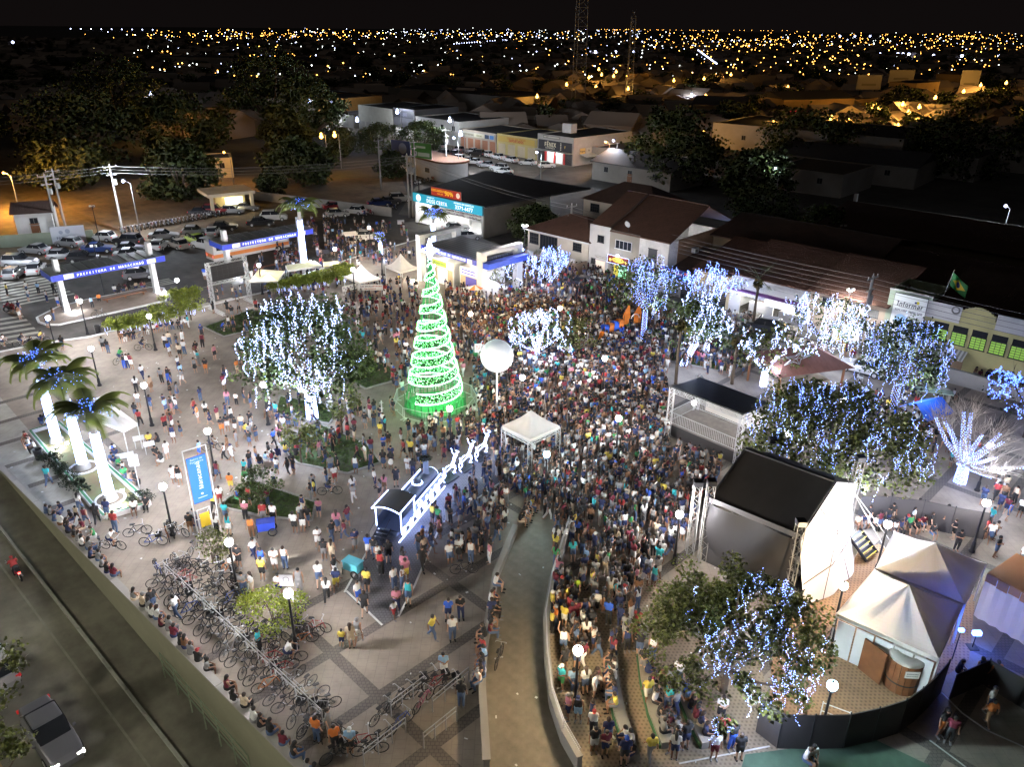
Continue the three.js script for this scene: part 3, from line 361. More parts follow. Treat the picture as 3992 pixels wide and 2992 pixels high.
{ // long dark roofs behind the row
  const roofs = [[23,9.5,20,15,6,1.6, 'long dark tile roof behind the ice cream shop'], [43.5,9.6,24,14,5.4,1.6, 'very long brown tile roof above the snack house and billboard'], [30,26,26,16,6,1.8, 'black barn roof behind the long brown roof'], [60,26,30,18,6.2,1.2, 'wide dark roof with skylights at the back right'], [58,12.6,30,12,5.6,1.6, 'dark roof right behind the school windows']];
  for (const [s, d, w, dep, h, rise, label] of roofs) { const t = building('back_building', label, rowAt(s, d), ROW); part('wall', walls(w, h, dep), mat([0.2,0.15,0.1],0.9, { map: T.grime }), t); part('roof', gable(w, h, dep, rise), M.oldtiles, t); }
  const sw = thing('yard_wall', 'pale stained wall lit by a cold lamp among the dark back roofs', 'wall', [54,0,-124], ROW); part('wall_face', bx(14,2.6,0,28,5.2,0.3), M.concrete, sw); part('wall_post', bx(0,3.2,0.1,0.5,6.4,0.5), M.white, sw);
}
// ---------- bus canopies and the police post ----------
const prefeitura = (w, h, px) => print(w, h, px, (g, W, H) => { g.fillStyle = '#1c2c9c'; g.fillRect(0,0, W, H); for (const x of [0.13,0.87]) { g.fillStyle = '#d9dbe2'; g.fillRect(W * x - W * 0.038, H * 0.1, W * 0.076, H * 0.8); g.fillStyle = '#c5c04a'; g.fillRect(W * x + W * 0.038, H * 0.1, W * 0.008, H * 0.8); words(g, 'Mcanaú', W * x, H * 0.5, H * 0.28, '#666'); } const s = 'PREFEITURA DE MARACANAÚ', n = s.length; for (let i = 0; i < n; i++) words(g, s[i], W * (0.21 + 0.58 * i / (n - 1)), H * 0.53, H * 0.62, '#eef0f8'); }, { lit: 0.25 });
function canopy(label, p1, p2, front, len, lateral) {
  const mid = [(p1[0] + p2[0]) / 2, (p1[1] + p2[1]) / 2], t = thing('bus_canopy', label, 'bus shelter', [mid[0],0, mid[1]], PI / 4);  // local x along E2, local z towards the square
  const half = Math.hypot(p2[0] - p1[0], p2[1] - p1[1]) / 2;
  for (const s of [-1,1]) part('pillar', new B().box(s * half,3.15,0,0.5,6.3,0.8).box(s * half,0.1,0,0.7,0.2,1), M.white, t), part('ground_lamp', bx(s * half + 0.6,0.22,0.9,0.3,0.16,0.24), M.led, t), lightAt(t, s * half + 0.6,0.5,0.95, [0.85,0.9,1],40);
  const x0 = -half - 1.1, w = 2 * half + 2.2;
  for (let i = 0; i < 12; i++) part('roof_panel', slope([x0 + w * i / 12 + 0.05,4.78, front], [x0 + w * (i + 1) / 12 - 0.05,4.78, front], [x0 + w * (i + 1) / 12 - 0.05,4.95, front - 3.6], [x0 + w * i / 12 + 0.05,4.95, front - 3.6],0.06), M.metalroof, t);
  const r = new B(); for (let i = 0; i <= 12; i++) r.beam([x0 + w * i / 12,4.8, front], [x0 + w * i / 12,4.98, front - 3.6],0.08,0.1); r.beam([x0,4.6, front - 1.8], [x0 + w,4.6, front - 1.8],0.16,0.2); part('roof_ribs', r, M.grey, t);
  board('fascia', t,0,4.5, front + 0.06, w,0.66, prefeitura(w,0.66,768),0,0, M.blue,0.1); part('fascia_side', new B().box(x0,4.5, front - 1.8,0.1,0.66,3.5).box(x0 + w,4.5, front - 1.8,0.1,0.66,3.5).box(0,4.5, front - 3.62, w,0.66,0.1), M.blue, t);
  const bench = new B(); bench.box(1.5,0.5,-0.3,5,0.1,0.5); for (const x of [-0.6,1.5,3.6]) bench.box(x,0.3,-0.3,0.12,0.4,0.4); part('bench', bench, M.wood, t);
  return t;
}
canopy('white bus canopy with blue lettered fascia standing on the kerbed island', [-50.5,-83.4], [-43.4,-90.7],1.55,0,0);
canopy('bus canopy with blue fascia partly hidden by the tall lit palm, buses behind it', [-36.7,-97.2], [-28.9,-104.5],1.5,0,0);
{
  const t = building('police_post', 'white portal framed shelter with slatted roof over the police post kiosks', [-11.8,0,-96.9], -PI / 4, 'building'); // local x along E1, z towards the square
  for (const x of [0,11.4]) for (const z of [0,-6]) part('pillar', new B().box(x,3, z - 0.1,0.8,6,0.9), M.white, t);
  for (const x of [0,11.4]) part('beam', new B().box(x,5.75,-3.1,0.78,0.5,5.1), M.white, t);
  for (let i = 0; i < 20; i++) part('roof_slat', new B().box(5.7,4.78,-0.4 - i * 0.31,10.6,0.16,0.14), i % 2 ? M.steel : M.alu, t);
  part('roof_deck', bx(5.7,4.55,-3.3,10.5,0.08,6.4), M.darkroof, t); board('fascia', t,5.7,4.5,0.12,10.5,0.62, prefeitura(10.5,0.62,768),0,0, M.blue,0.1);
  part('side_fascia', new B().box(12.3,4.4,-3.2,1,0.6,6.6).box(12.3,4.75,-3.2,1.1,0.08,6.7), M.blue, t);
  const kiosk = (x, w, label, tex, dm) => { const k = part('kiosk', new B().box(x + w / 2,1.6,-2.6, w,3.2,3.6), M.white, t, label); part('tan_panel', bx(x + w / 2,1.2,-0.78, w - 0.5,1.9,0.05), mat([0.5,0.38,0.22],0.8, { map: T.fine }), k); const d = part('door', bx(x + w * 0.5,1.1,-0.74,1.9,2,0.06), dm, k); board('name_panel', t, x + w / 2,2.72,-0.74, w - 0.4,0.7, tex); };
  kiosk(1.3,4.2, 'white kiosk with green and white name panel', print(3.8,0.7,192, (g, w, h) => { g.fillStyle = '#e8e8e4'; g.fillRect(0,0, w, h); g.fillStyle = '#8fa62a'; g.fillRect(0,0, w * 0.72, h); words(g, 'BOMBEIROS', w * 0.36, h * 0.5,20, '#33420a'); }), glow(0.25,0.22,0.15));
  kiosk(6.6,4.3, 'white kiosk with purple police panel and purple door', print(3.9,0.7,192, (g, w, h) => { g.fillStyle = '#e8e8ea'; g.fillRect(0,0, w, h); g.fillStyle = '#4b49a8'; g.fillRect(w * 0.06, h * 0.06, w * 0.64, h * 0.88); words(g, 'POLÍCIA MILITAR', w * 0.38, h * 0.5,15, '#ffffff'); g.fillStyle = '#b59a3a'; g.beginPath(); g.arc(w * 0.86, h * 0.5,10,0,7); g.fill(); }, { lit: 0.3 }), M.purple);
  part('ceiling_lamp', bx(3.4,4.46,-0.6,1.2,0.06,0.2), glow(8,7.6,7), t); part('ceiling_lamp', bx(8.8,4.46,-0.6,1.2,0.06,0.2), glow(8,7.6,7), t); lightAt(t,3.4,4,-0.3, [1,0.92,0.82],40); lightAt(t,8.8,4,-0.3, [1,0.92,0.82],40); lightAt(t,-0.2,0.7,1.2, [1,0.9,0.8],25); lightAt(t,11.6,0.7,1.2, [1,0.9,0.8],25);
  part('ground_lamp', bx(-0.2,0.18,1.2,0.3,0.2,0.3), glow(8,7.5,7), t); part('ground_lamp', bx(11.6,0.18,1.2,0.3,0.2,0.3), glow(8,7.5,7), t);
}
{ // pharmacy: bright open front below a teal sign, dark shed roof behind
  const p0 = [-16.4,-129.6], p1 = [-4.7,-118.9], ang = Math.atan2(-(p1[1] - p0[1]), p1[0] - p0[0]), L = dist2(p0, p1), t = building('pharmacy', 'brightly lit pharmacy open to the street under a long teal sign', [p0[0],0, p0[1]], ang, 'pharmacy');
  part('wall', new B().box(0.15,1.8,-6,0.3,3.6,12).box(L - 0.15,2.4,-8,0.3,4.8,16).box(L / 2,1.8,-7, L,3.6,0.2).box(L / 2,4.2,-0.15, L,1.2,0.2), M.white, t); part('ceiling', bx(L / 2,3.5,-3.5, L - 0.6,0.12,6.8), M.white, t); part('shop_floor', bx(L / 2,0.1,-3.3, L - 0.6,0.1,7), M.white, t);
  part('roof', slope([-0.3,4.9,-0.4], [L + 0.3,4.9,-0.4], [L + 6,6,-19], [-2,6,-19],0.2), M.darkroof, t); part('side_wall', bx(L + 0.2,2.3,-6,0.2,4.6,12), mat([0.3,0.27,0.22],0.9, { map: T.grime }), t);
  for (let i = 0; i < 5; i++) { part('ceiling_lamp', bx(2 + i * 3,3.4,-2.4,1.6,0.06,0.3), glow(10,10,10.5), t); lightAt(t,2 + i * 3,3.05,-2.2, [0.95,0.98,1],32); }
  const sh = new B(); for (let i = 0; i < 6; i++) for (let j = 0; j < 4; j++) sh.box(1.5 + i * 2.5,0.6 + j * 0.55,-6.6,2.1,0.05,0.5); part('shelves', sh, M.grey, t); const gd = []; seed(5); const gb = new B(); for (let i = 0; i < 90; i++) gb.box(0.7 + rnd() * 14,0.75 + 0.55 * Math.floor(rnd() * 4),-6.5, rr(0.1,0.3),0.26,0.2); stuffPart('goods', gb, mat([0.3,0.25,0.3],0.6), t); part('counter', bx(5,0.6,-4.6,7,1,0.6), M.white, t);
  board('sign_panel', t, L / 2,4.25,0.06, L + 0.4,1.45, print(L + 0.4,1.45,1024, (g, w, h) => { g.fillStyle = '#1b8fa8'; g.fillRect(0,0, w, h); g.fillStyle = '#e8f4f8'; g.beginPath(); g.arc(w * 0.085, h * 0.5, h * 0.42,0,7); g.fill(); words(g, 'FARMÁCIAS', w * 0.27, h * 0.2,20, '#d6ecf2'); words(g, 'DOSE CERTA', w * 0.36, h * 0.62,54, '#eaf6fa'); words(g, 'ENTREGA EM DOMICÍLIO', w * 0.75, h * 0.22,24, '#eaf6fa'); words(g, '3371-4477', w * 0.75, h * 0.65,54, '#eaf6fa'); }, { lit: 0.85 }),0,0, mat([0.02,0.2,0.25],0.5),0.3);
  const s = thing('promo_banner', 'red and yellow discount banner standing above the teal pharmacy sign', 'banner', [p0[0],0, p0[1]], ang); board('sign_panel', s,7.4,5.7,-0.3,7,1.3, print(7,1.3,320, (g, w, h) => { g.fillStyle = '#a82718'; g.fillRect(0,0, w, h); words(g, 'MEDICAMENTOS', w * 0.24, h * 0.35,24, '#f0c020'); words(g, 'com até', w * 0.3, h * 0.7,16, '#f0c020'); words(g, '90%', w * 0.6, h * 0.5,46, '#f6cf30'); g.fillStyle = '#f0e0d0'; g.beginPath(); g.arc(w * 0.9, h * 0.5,20,0,7); g.fill(); }, { lit: 0.35 }));
  structure('pharmacy_forecourt', new B().prism([[-14,-127.4], [-4.6,-118.4], [-1.6,-114], [-5,-111], [-12,-117]],0.09,0.09), mat([0.5,0.5,0.48],0.7, { map: T.fine }), 'pale concrete forecourt before the pharmacy');
}
function foliage(clumps, per, size, flat = 1) { // many small folded leaves gathered in clumps
  const n = clumps.length * per, p = new Float32Array(n * 12), nn = new Float32Array(n * 12), ix = new Uint32Array(n * 6), a = V3(0,0,0), b = V3(0,0,0), c = V3(0,0,0); let k = 0;
  for (const [x, y, z, r] of clumps) for (let i = 0; i < per; i++, k++) {
    const u = rnd() * 2 - 1, t = rnd() * 6.283, q = Math.sqrt(1 - u * u), d = r * Math.cbrt(rnd()), s = size * rr(0.6,1.3); const ox = x + Math.cos(t) * q * d, oy = y + u * d * 0.75 * flat, oz = z + Math.sin(t) * q * d;
    a.set(rr(-1,1), rr(-0.7,0.5), rr(-1,1)).normalize(); b.set(rr(-1,1), rr(-1,1), rr(-1,1)).cross(a).normalize(); c.crossVectors(a, b); if (c.y < 0) c.negate();
    const P = [[0,0], [0.5,0.38], [1,0], [0.5,-0.38]]; P.forEach(([m, w], j) => { const l = (j % 2) * 0.12; const o = k * 12 + j * 3; p[o] = ox + (a.x * m + b.x * w + c.x * l) * s; p[o + 1] = oy + (a.y * m + b.y * w + c.y * l) * s; p[o + 2] = oz + (a.z * m + b.z * w + c.z * l) * s; nn[o] = c.x; nn[o + 1] = c.y; nn[o + 2] = c.z; });
    ix.set([k * 4, k * 4 + 1, k * 4 + 2, k * 4, k * 4 + 2, k * 4 + 3], k * 6);
  }
  const g = new THREE.BufferGeometry(); g.setAttribute('position', new THREE.BufferAttribute(p,3)); g.setAttribute('normal', new THREE.BufferAttribute(nn,3)); g.setIndex(new THREE.BufferAttribute(ix,1)); return g;
}
// ---------- the town beyond ----------
const FROW = Math.atan2(-0.733,0.68), frow = (s, d = 0, y = 0) => [14 - 0.68 * s + 0.733 * d, y,-187.8 - 0.733 * s - 0.68 * d];
const shade = (r, g, b) => mat([r, g, b],0.9, { map: T.grime });
function townBlock(label, s0, s1, h, dep, m, o = {}) {
  const w = s1 - s0 - 0.15, t = building(o.name || 'shop_building', label, frow(s1), FROW, 'shop'); part('wall', walls(w, h, dep), m, t); part('roof', merge(flatRoof(w, h, dep), slope([0.3, h - 0.5,-1], [w - 0.3, h - 0.5,-1], [w - 0.3, h - 0.1, -dep + 0.6], [0.3, h - 0.1, -dep + 0.6])), M.darkroof, t);
  const n = o.doors || 3; for (let i = 0; i < n; i++) (o.lit || []).includes(i) ? part('lit_doorway', bx(w * (i + 0.5) / n,1.3,0.03, w / n * 0.7,2.5,0.06), glow(0.4,0.4,0.37), t) : shutter(t, w * (i + 0.5) / n,0.05, w / n * 0.72,2.7, o.sh || M.grey);
  for (let i = 0; i < (o.wins || 0); i++) win(t, w * (i + 0.5) / o.wins, h - 1.9,1.2,1.3, {}); if (o.sign) board('sign_panel', t, w / 2, o.sign[0],0.1, w * 0.94, o.sign[1], o.sign[2]); return t;
}
{ // electronics shop on the corner: front with the big dark sign, plain flank with a row of posters
  const t = townBlock('corner electronics shop with big dark lettered sign and red pillars',0,12.2,6.4,21, shade(0.5,0.47,0.42), { doors: 4, sh: M.black, lit: [1,2], sign: [4,2.3, print(11.4,2.3,512, (g, w, h) => { g.fillStyle = '#26262a'; g.fillRect(0,0, w, h); words(g, 'FÊNIX', w * 0.36, h * 0.42,62, '#d9cfae', { w: w * 0.44 }); words(g, 'ELETRÔNICA', w * 0.36, h * 0.78,24, '#c9c3ae', { w: w * 0.4 }); words(g, 'F', w * 0.8, h * 0.5,40, '#c9a848'); g.fillStyle = '#c9c3ae'; for (let i = 0; i < 5; i++) g.fillRect(w * 0.66, h * (0.12 + i * 0.16),16,10); }, { lit: 0.1 })] });
  const rp = new B(); for (const x of [3,6,9.2]) part('red_pillar', bx(x,1.4,0.1,0.5,2.8,0.2), M.red, t);
  board('name_plate', t,4.8,5.9,0.1,5.6,0.7, print(5.6,0.7,192, (g, w, h) => { g.fillStyle = '#b9b2a2'; g.fillRect(0,0, w, h); g.strokeStyle = '#333'; g.lineWidth = 3; g.strokeRect(3,3, w - 6, h - 6); words(g, 'L V', w * 0.25, h / 2,17, '#333'); }));
  for (let i = 0; i < 5; i++) { const b = board('poster', t,12.13,3.2,-3 - i * 2.2,1.9,1.4, print(1.9,1.4,64, (g, w, h) => { g.fillStyle = ['#c9a860', '#b8b4a8', '#c28a4a', '#b4a890', '#bd6a3a'][i]; g.fillRect(0,0, w, h); words(g, ['Pague', 'TV', 'Som', 'Rádio', 'Kit'][i], w / 2, h / 2,20, '#332a20'); }), PI / 2); }
  part('awning', bx(6,2.85,0.7,12,0.1,1.4), M.metalroof, t); part('lit_soffit', bx(6,2.78,0.6,11,0.03,0.2), glow(4,4.2,4.4), t); lightAt(t,6,2.5,0.9, [0.95,1,1],25); part('side_lean_to', slope([12.3,2.6,-2], [14.5,2.1,-2], [14.5,2.1,-19], [12.3,2.6,-19]), M.metalroof, t);
  part('roof_tank', bx(3,7.3,-8,3,2.2,2), M.white, t);
}
townBlock('long low shop with yellow front covered in red painted lettering',12.3,27,5,16, shade(0.62,0.5,0.2), { doors: 4, sh: M.cream, sign: [3.9,1.5, print(13.6,1.5,384, (g, w, h) => { g.fillStyle = '#b79a45'; g.fillRect(0,0, w, h); words(g, 'CENTRO DAS TINTAS', w / 2, h * 0.3,20, '#a7641e'); words(g, 'IMPORTADOS', w * 0.5, h * 0.7,24, '#a02418'); })] });
townBlock('low shop with white and blue sign boards left of the yellow shop',27.2,42,4.8,15, shade(0.5,0.42,0.33), { doors: 5, sh: mat([0.3,0.12,0.06],0.7), sign: [3.7,1.3, print(13.8,1.3,384, (g, w, h) => { g.fillStyle = '#a9a694'; g.fillRect(0,0, w, h); words(g, 'PONTE RÁPIDA', w * 0.2, h / 2,20, '#54513e'); g.fillStyle = '#c3bfa6'; g.fillRect(w * 0.4,4, w * 0.3, h - 8); words(g, 'Óticas', w * 0.55, h / 2,20, '#6a6a40'); g.fillStyle = '#2e3d55'; g.fillRect(w * 0.72,4, w * 0.12, h - 8); g.fillStyle = '#3a6fa8'; g.fillRect(w * 0.86,4, w * 0.12, h - 8); })] });
townBlock('plain white two storey building with small upper windows',42.2,62,6.4,18, shade(0.55,0.53,0.48), { doors: 4, wins: 4, sign: [3.2,1, print(18,1,256, (g, w, h) => { g.fillStyle = '#8f8d85'; g.fillRect(0,0, w, h); words(g, 'SÓ FREIOS', w * 0.25, h / 2,12, '#333'); })] });
townBlock('shop lit white and teal inside below a tall dark panel',62.2,73,8,16, shade(0.1,0.1,0.11), { doors: 2, lit: [0,1], sign: [6.4,2.2, print(10,2.2,192, (g, w, h) => { g.fillStyle = '#1b1c22'; g.fillRect(0,0, w, h); words(g, 'LOJAS', w / 2, h / 2,24, '#4b4d58'); })] });
townBlock('tall pale windowless shop left of the teal lit one',73.2,92,7.4,18, shade(0.42,0.42,0.36), { doors: 5 });
townBlock('low dark shops with one lit doorway left of the pale windowless shop',95,108,4,12, shade(0.3,0.28,0.25), { doors: 4, lit: [1] });
townBlock('orange plastered warehouse glowing under street lights',108.2,128,8,20, shade(0.5,0.24,0.05), { doors: 4, sh: shade(0.5,0.2,0.08) });
townBlock('pale blue and white shop at the far left end of the far row',128.2,142,8,20, shade(0.5,0.56,0.62), { doors: 2, lit: [0], wins: 2 });
function block(name, label, cat, xz, w, d, h, turn, wall, o = {}) { const t = building(name, label, [xz[0],0, xz[1]], turn, cat); part('wall', walls(w, h, d, -w / 2), wall, t); part('roof', o.gable ? gable(w, h, d, o.gable,0.4, -w / 2) : merge(flatRoof(w, h, d, -w / 2), slope([-w / 2 + 0.25, h - 0.3,-0.3], [w / 2 - 0.25, h - 0.3,-0.3], [w / 2 - 0.25, h - 0.1, -d + 0.3], [-w / 2 + 0.25, h - 0.1, -d + 0.3])), o.roof || M.darkroof, t); for (let i = 0; i < (o.wins || 2); i++) win(t, -w / 2 + w * (i + 0.6) / ((o.wins || 2) + 0.2), h * 0.62,1.1,1.1, { pane: o.lit === i ? glow(1.2,0.9,0.4) : M.glass }); door(t,0,0.05,1.2,2.2, M.wood); return t; }
block('guard_house', 'yellow lit guard house with thick overhanging flat roof', 'guard house', K(4,2000,170),5,4,3,0.6, shade(0.6,0.5,0.25), { wins: 1 });
{ const o = things[things.length - 1]; part('overhang_roof', new B().box(0,3.3,-2,8,0.55,7), M.cream, o); part('lit_window', bx(0.6,1.9,0.06,3,1.3,0.05), glow(1.5,1.6,1.1), o); for (const x of [-3.4,3.4]) part('post', bx(x,1.5,1,0.5,3,0.5), M.cream, o); lightAt(o,0,2.7,1.4, [1,0.85,0.5],30); }
block('house', 'small cream house glowing orange behind the guard house', 'house', K(0,1850,1540),8,7,4.2,0.35, shade(0.6,0.5,0.33), { wins: 2 });
block('kiosk', 'white kiosk with painted wall and dark tile roof near the parked cars', 'kiosk', K(4,330,400),5,4,4.2,0.35, M.white, { gable: 1.1, wins: 1, roof: M.oldtiles });
{ const t = thing('yard_wall', 'low greenish wall with painted notice beside the white kiosk', 'wall', [...K(4,0,480),0].slice(0,1).concat(0, K(4,0,480)[1]),0.33); part('wall_face', bx(5,0.9,0,15,1.8,0.25), shade(0.35,0.4,0.3), t); board('painted_notice', t,9.2,1.35,0.16,4.6,2.6, print(4.6,2.6,160, (g, w, h) => { g.fillStyle = '#c9cdd6'; g.fillRect(0,0, w, h); g.fillStyle = '#99a2b4'; g.beginPath(); g.arc(w * 0.3, h * 0.35,10,0,7); g.arc(w * 0.5, h * 0.3,12,0,7); g.fill(); words(g, 'PATRIMÔNIO', w / 2, h * 0.68,18, '#6b7284'); words(g, 'MUNICIPAL', w / 2, h * 0.86,14, '#6b7284'); })); }
{ // low round-ended building with poster panels
  const t = building('round_building', 'low white building with rounded end and brown flat roof', [-16,0,-167],-0.9, 'building'); part('wall', new B().box(-8,1.9,-3.5,16,3.8,7).add(new THREE.CylinderGeometry(3.5,3.5,3.8,20), new THREE.Matrix4().makeTranslation(0,1.9,-3.5)), M.white, t); part('roof', new B().box(-8.5,3.95,-3.5,17.6,0.35,7.8).add(new THREE.CylinderGeometry(3.9,3.9,0.35,20), new THREE.Matrix4().makeTranslation(0,3.96,-3.5)), mat([0.16,0.07,0.03],0.9), t); win(t,-4,1.8,1.8,1, { v: 4, frame: M.cream }); 
  const s = thing('roof_hoarding', 'faded blue and green advertising panels on the round ended building', 'hoarding', [-22,4.1,-172],-0.62); board('panel', s,-3,1.7,0,5.6,3.2, print(5.6,3.2,96, (g, w, h) => { g.fillStyle = '#27406b'; g.fillRect(0,0, w, h); g.fillStyle = '#7b8ba3'; g.beginPath(); g.arc(w * 0.6, h * 0.5,20,0,7); g.fill(); })); board('panel', s,3,1.7,0,5.6,3.2, print(5.6,3.2,96, (g, w, h) => { g.fillStyle = '#4a8a3a'; g.fillRect(0,0, w, h); g.fillStyle = '#c9d4c0'; g.fillRect(w * 0.3, h * 0.62, w * 0.6, h * 0.26); g.fillRect(w * 0.2, h * 0.2, w * 0.5,8); })); part('bracing', new B().bar([-5,0,-1], [-5,3,-0.1],0.05).bar([5,0,-1], [5,3,-0.1],0.05), M.steel, s);
  const w = thing('yard_wall', 'long pale wall running behind the parked motorcycles', 'wall', [-47,0,-146],-0.45 + PI); part('wall_face', bx(-12,0.8,0,34,1.6,0.3), M.concrete, w);
}
const midTown = [[0,820,470,24,12,9,0.1, 'pale windowless concrete block against the distant lights'], [0,780,590,62,14,5,-0.05, 'very long low pale shed behind the left trees'], [0,1750,600,60,30,8,-0.15, 'broad grey warehouse wall at the upper left'], [0,1400,780,16,14,8,0.2, 'white lit depot front glimpsed between dark trees'], [0,1850,800,20,12,5,-0.3, 'small dim shed with pale gable left of the tall tree'], [0,1150,1180,22,12,4,0.25, 'dim brown roofed house above the big dark tree'], [0,100,930,30,16,5,0.2, 'dim grey house at the far left edge'], [1,250,610,40,20,7,-0.12, 'long dim wall right of the tall dark trees'], [1,690,660,26,16,5,-0.3, 'low dim house row below scattered lights'], [1,1240,610,26,14,6,0.1, 'yellowish lit low house in the middle distance'], [1,1820,640,28,12,6,-0.15, 'pale lit hall with dark roof in the middle distance'], [1,1380,570,30,16,7,0.05, 'grey gabled hall in the middle distance'], [1,1640,960,70,26,7,-0.75, 'long dim warehouse wall behind the white shops'], [2,640,700,22,14,5,-0.4, 'orange lit court wall in the middle distance'], [2,1100,780,8,7,8,0.3, 'small square orange lit tower house'], [2,400,790,26,14,5,0.4, 'brown gabled house beside an orange lamp'], [2,1250,890,18,10,4,-0.25, 'cream lit gable amid dark roofs'], [2,1560,870,24,12,5,-0.2, 'pale shed with white lit corner post'], [2,1320,1080,64,26,6,-0.7, 'long dim wall behind the corner electronics shop'], [2,1750,1130,16,14,8,-0.35, 'red and orange shop front lit by blue lamps'], [2,2100,1080,30,14,5,0.2, 'low dim shop with pale panel by the red billboard'], [2,800,1430,20,14,4,-0.75, 'grey yard building right of the shop junction'], [3,420,1060,30,16,8,0.35, 'orange lit hall with round gable behind the red billboard'], [3,900,960,30,12,5,0.65, 'ochre lit low shops along the orange street'], [3,1350,900,22,12,9,0.7, 'ochre house front beside the orange street'], [3,1700,800,20,12,9,0.7, 'tall ochre lit front at the orange street bend'], [3,250,1420,46,26,8,-0.7, 'grey dim block at the right behind the dark trees'], [3,1450,1200,22,10,4,-0.1, 'dark house with one orange lit strip of wall'], [3,1250,780,16,8,6,0.3, 'dim blue grey wall with small white light'], [2,1700,1560,26,16,4.5,-0.75, 'black tile roof right of the big black tree'], [3,120,1640,24,16,4.5,-0.75, 'black tile roof below the lamp with bundled wires'], [3,620,1560,30,16,4.5,-0.7, 'long black roof right of the lamp with bundled wires'], [3,1150,1500,30,18,5,-0.75, 'wide black roof in the dark right of centre'], [3,1750,1450,30,18,5,-0.75, 'wide black roof near the right edge'], [2,1000,1600,20,12,4,-0.78, 'plain grey wall yard behind the white upper storey house']];
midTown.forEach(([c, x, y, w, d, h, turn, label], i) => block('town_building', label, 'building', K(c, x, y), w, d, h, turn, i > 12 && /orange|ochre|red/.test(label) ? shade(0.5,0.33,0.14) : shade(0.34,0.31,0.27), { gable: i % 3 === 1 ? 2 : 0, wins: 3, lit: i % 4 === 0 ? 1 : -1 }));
{ // red lit billboard on its mast
  const p = K(3,235,1150), t = thing('lit_billboard', 'red lit billboard of a meat shop on a single mast', 'billboard', [p[0],0, p[1]],-0.2); part('mast', new B().bar([0,0,0], [0,2.8,0],0.2), M.iron, t); board('face', t,0,4.7,0,5,4, print(5,4,320, (g, w, h) => { g.fillStyle = '#a81c2c'; g.fillRect(0,0, w, h); words(g, 'ESQUINA DA', w * 0.34, h * 0.2,36, '#f4ecec'); words(g, 'CARNE', w * 0.76, h * 0.44,46, '#f4ecec'); g.fillStyle = '#f4f4f4'; g.beginPath(); g.arc(w * 0.22, h * 0.66,46,0,7); g.fill(); g.fillStyle = '#20242e'; g.beginPath(); g.ellipse(w * 0.22, h * 0.66,18,32,0.2,0,7); g.fill(); g.fillRect(w * 0.4, h * 0.72, w * 0.5,12); }, { lit: 1.4 }),0,0, M.iron,0.3); part('lamp', bx(0.4,2.5,0.6,1.6,0.2,0.2), M.led, t);
  for (const [c, x, y, w, h, label] of [[3,840,900,11,6, 'dim blank billboard above the orange street'], [3,1120,830,13,6, 'grey billboard right of the dim blank one'], [3,1700,880,9,9, 'pale tall billboard lit orange at the street bend']]) { const q = K(c, x, y), s = thing('billboard', label, 'billboard', [q[0],0, q[1]],0.1); board('face', s,0,9,0, w, h, print(w, h,64, (g, W, H) => { g.fillStyle = '#a79f90'; g.fillRect(0,0, W, H); g.fillStyle = '#7d7466'; g.fillRect(W * 0.2, H * 0.6, W * 0.6, H * 0.14); }),0,0, M.grey,0.3); part('mast', new B().bar([-w * 0.3,0,-0.3], [-w * 0.3,9,-0.3],0.2).bar([w * 0.3,0,-0.3], [w * 0.3,9,-0.3],0.2), M.iron, s); }
}
{ // lattice mast reaching out of the picture
  const p = K(2,548,1000), mast = (label, p, h, w) => { const t = thing('lattice_mast', label, 'mast', [p[0],0, p[1]],0.2), pts = [[-1,0.6], [1,0.6], [0,-1.1]]; for (const [x, z] of pts) part('leg', new B().bar([x * w,0, z * w], [x * w * 0.6, h, z * w * 0.6],0.12,5), M.grey, t); const c = new B(); for (let y = 0; y < h; y += 3) for (let i = 0; i < 3; i++) { const k = mixn(1,0.6, y / h) * w, k2 = mixn(1,0.6, (y + 3) / h) * w, a = pts[i], d = pts[(i + 1) % 3]; c.bar([a[0] * k, y, a[1] * k], [d[0] * k2, y + 3, d[1] * k2],0.05,4).bar([a[0] * k, y, a[1] * k], [d[0] * k, y, d[1] * k],0.05,4); } part('bracing', c, M.grey, t); };
  mast('very tall thin lattice mast rising out above the horizon', p,75,2.6); mast('shorter thin lattice mast right of the very tall one', K(2,985,920),34,1.6);
}
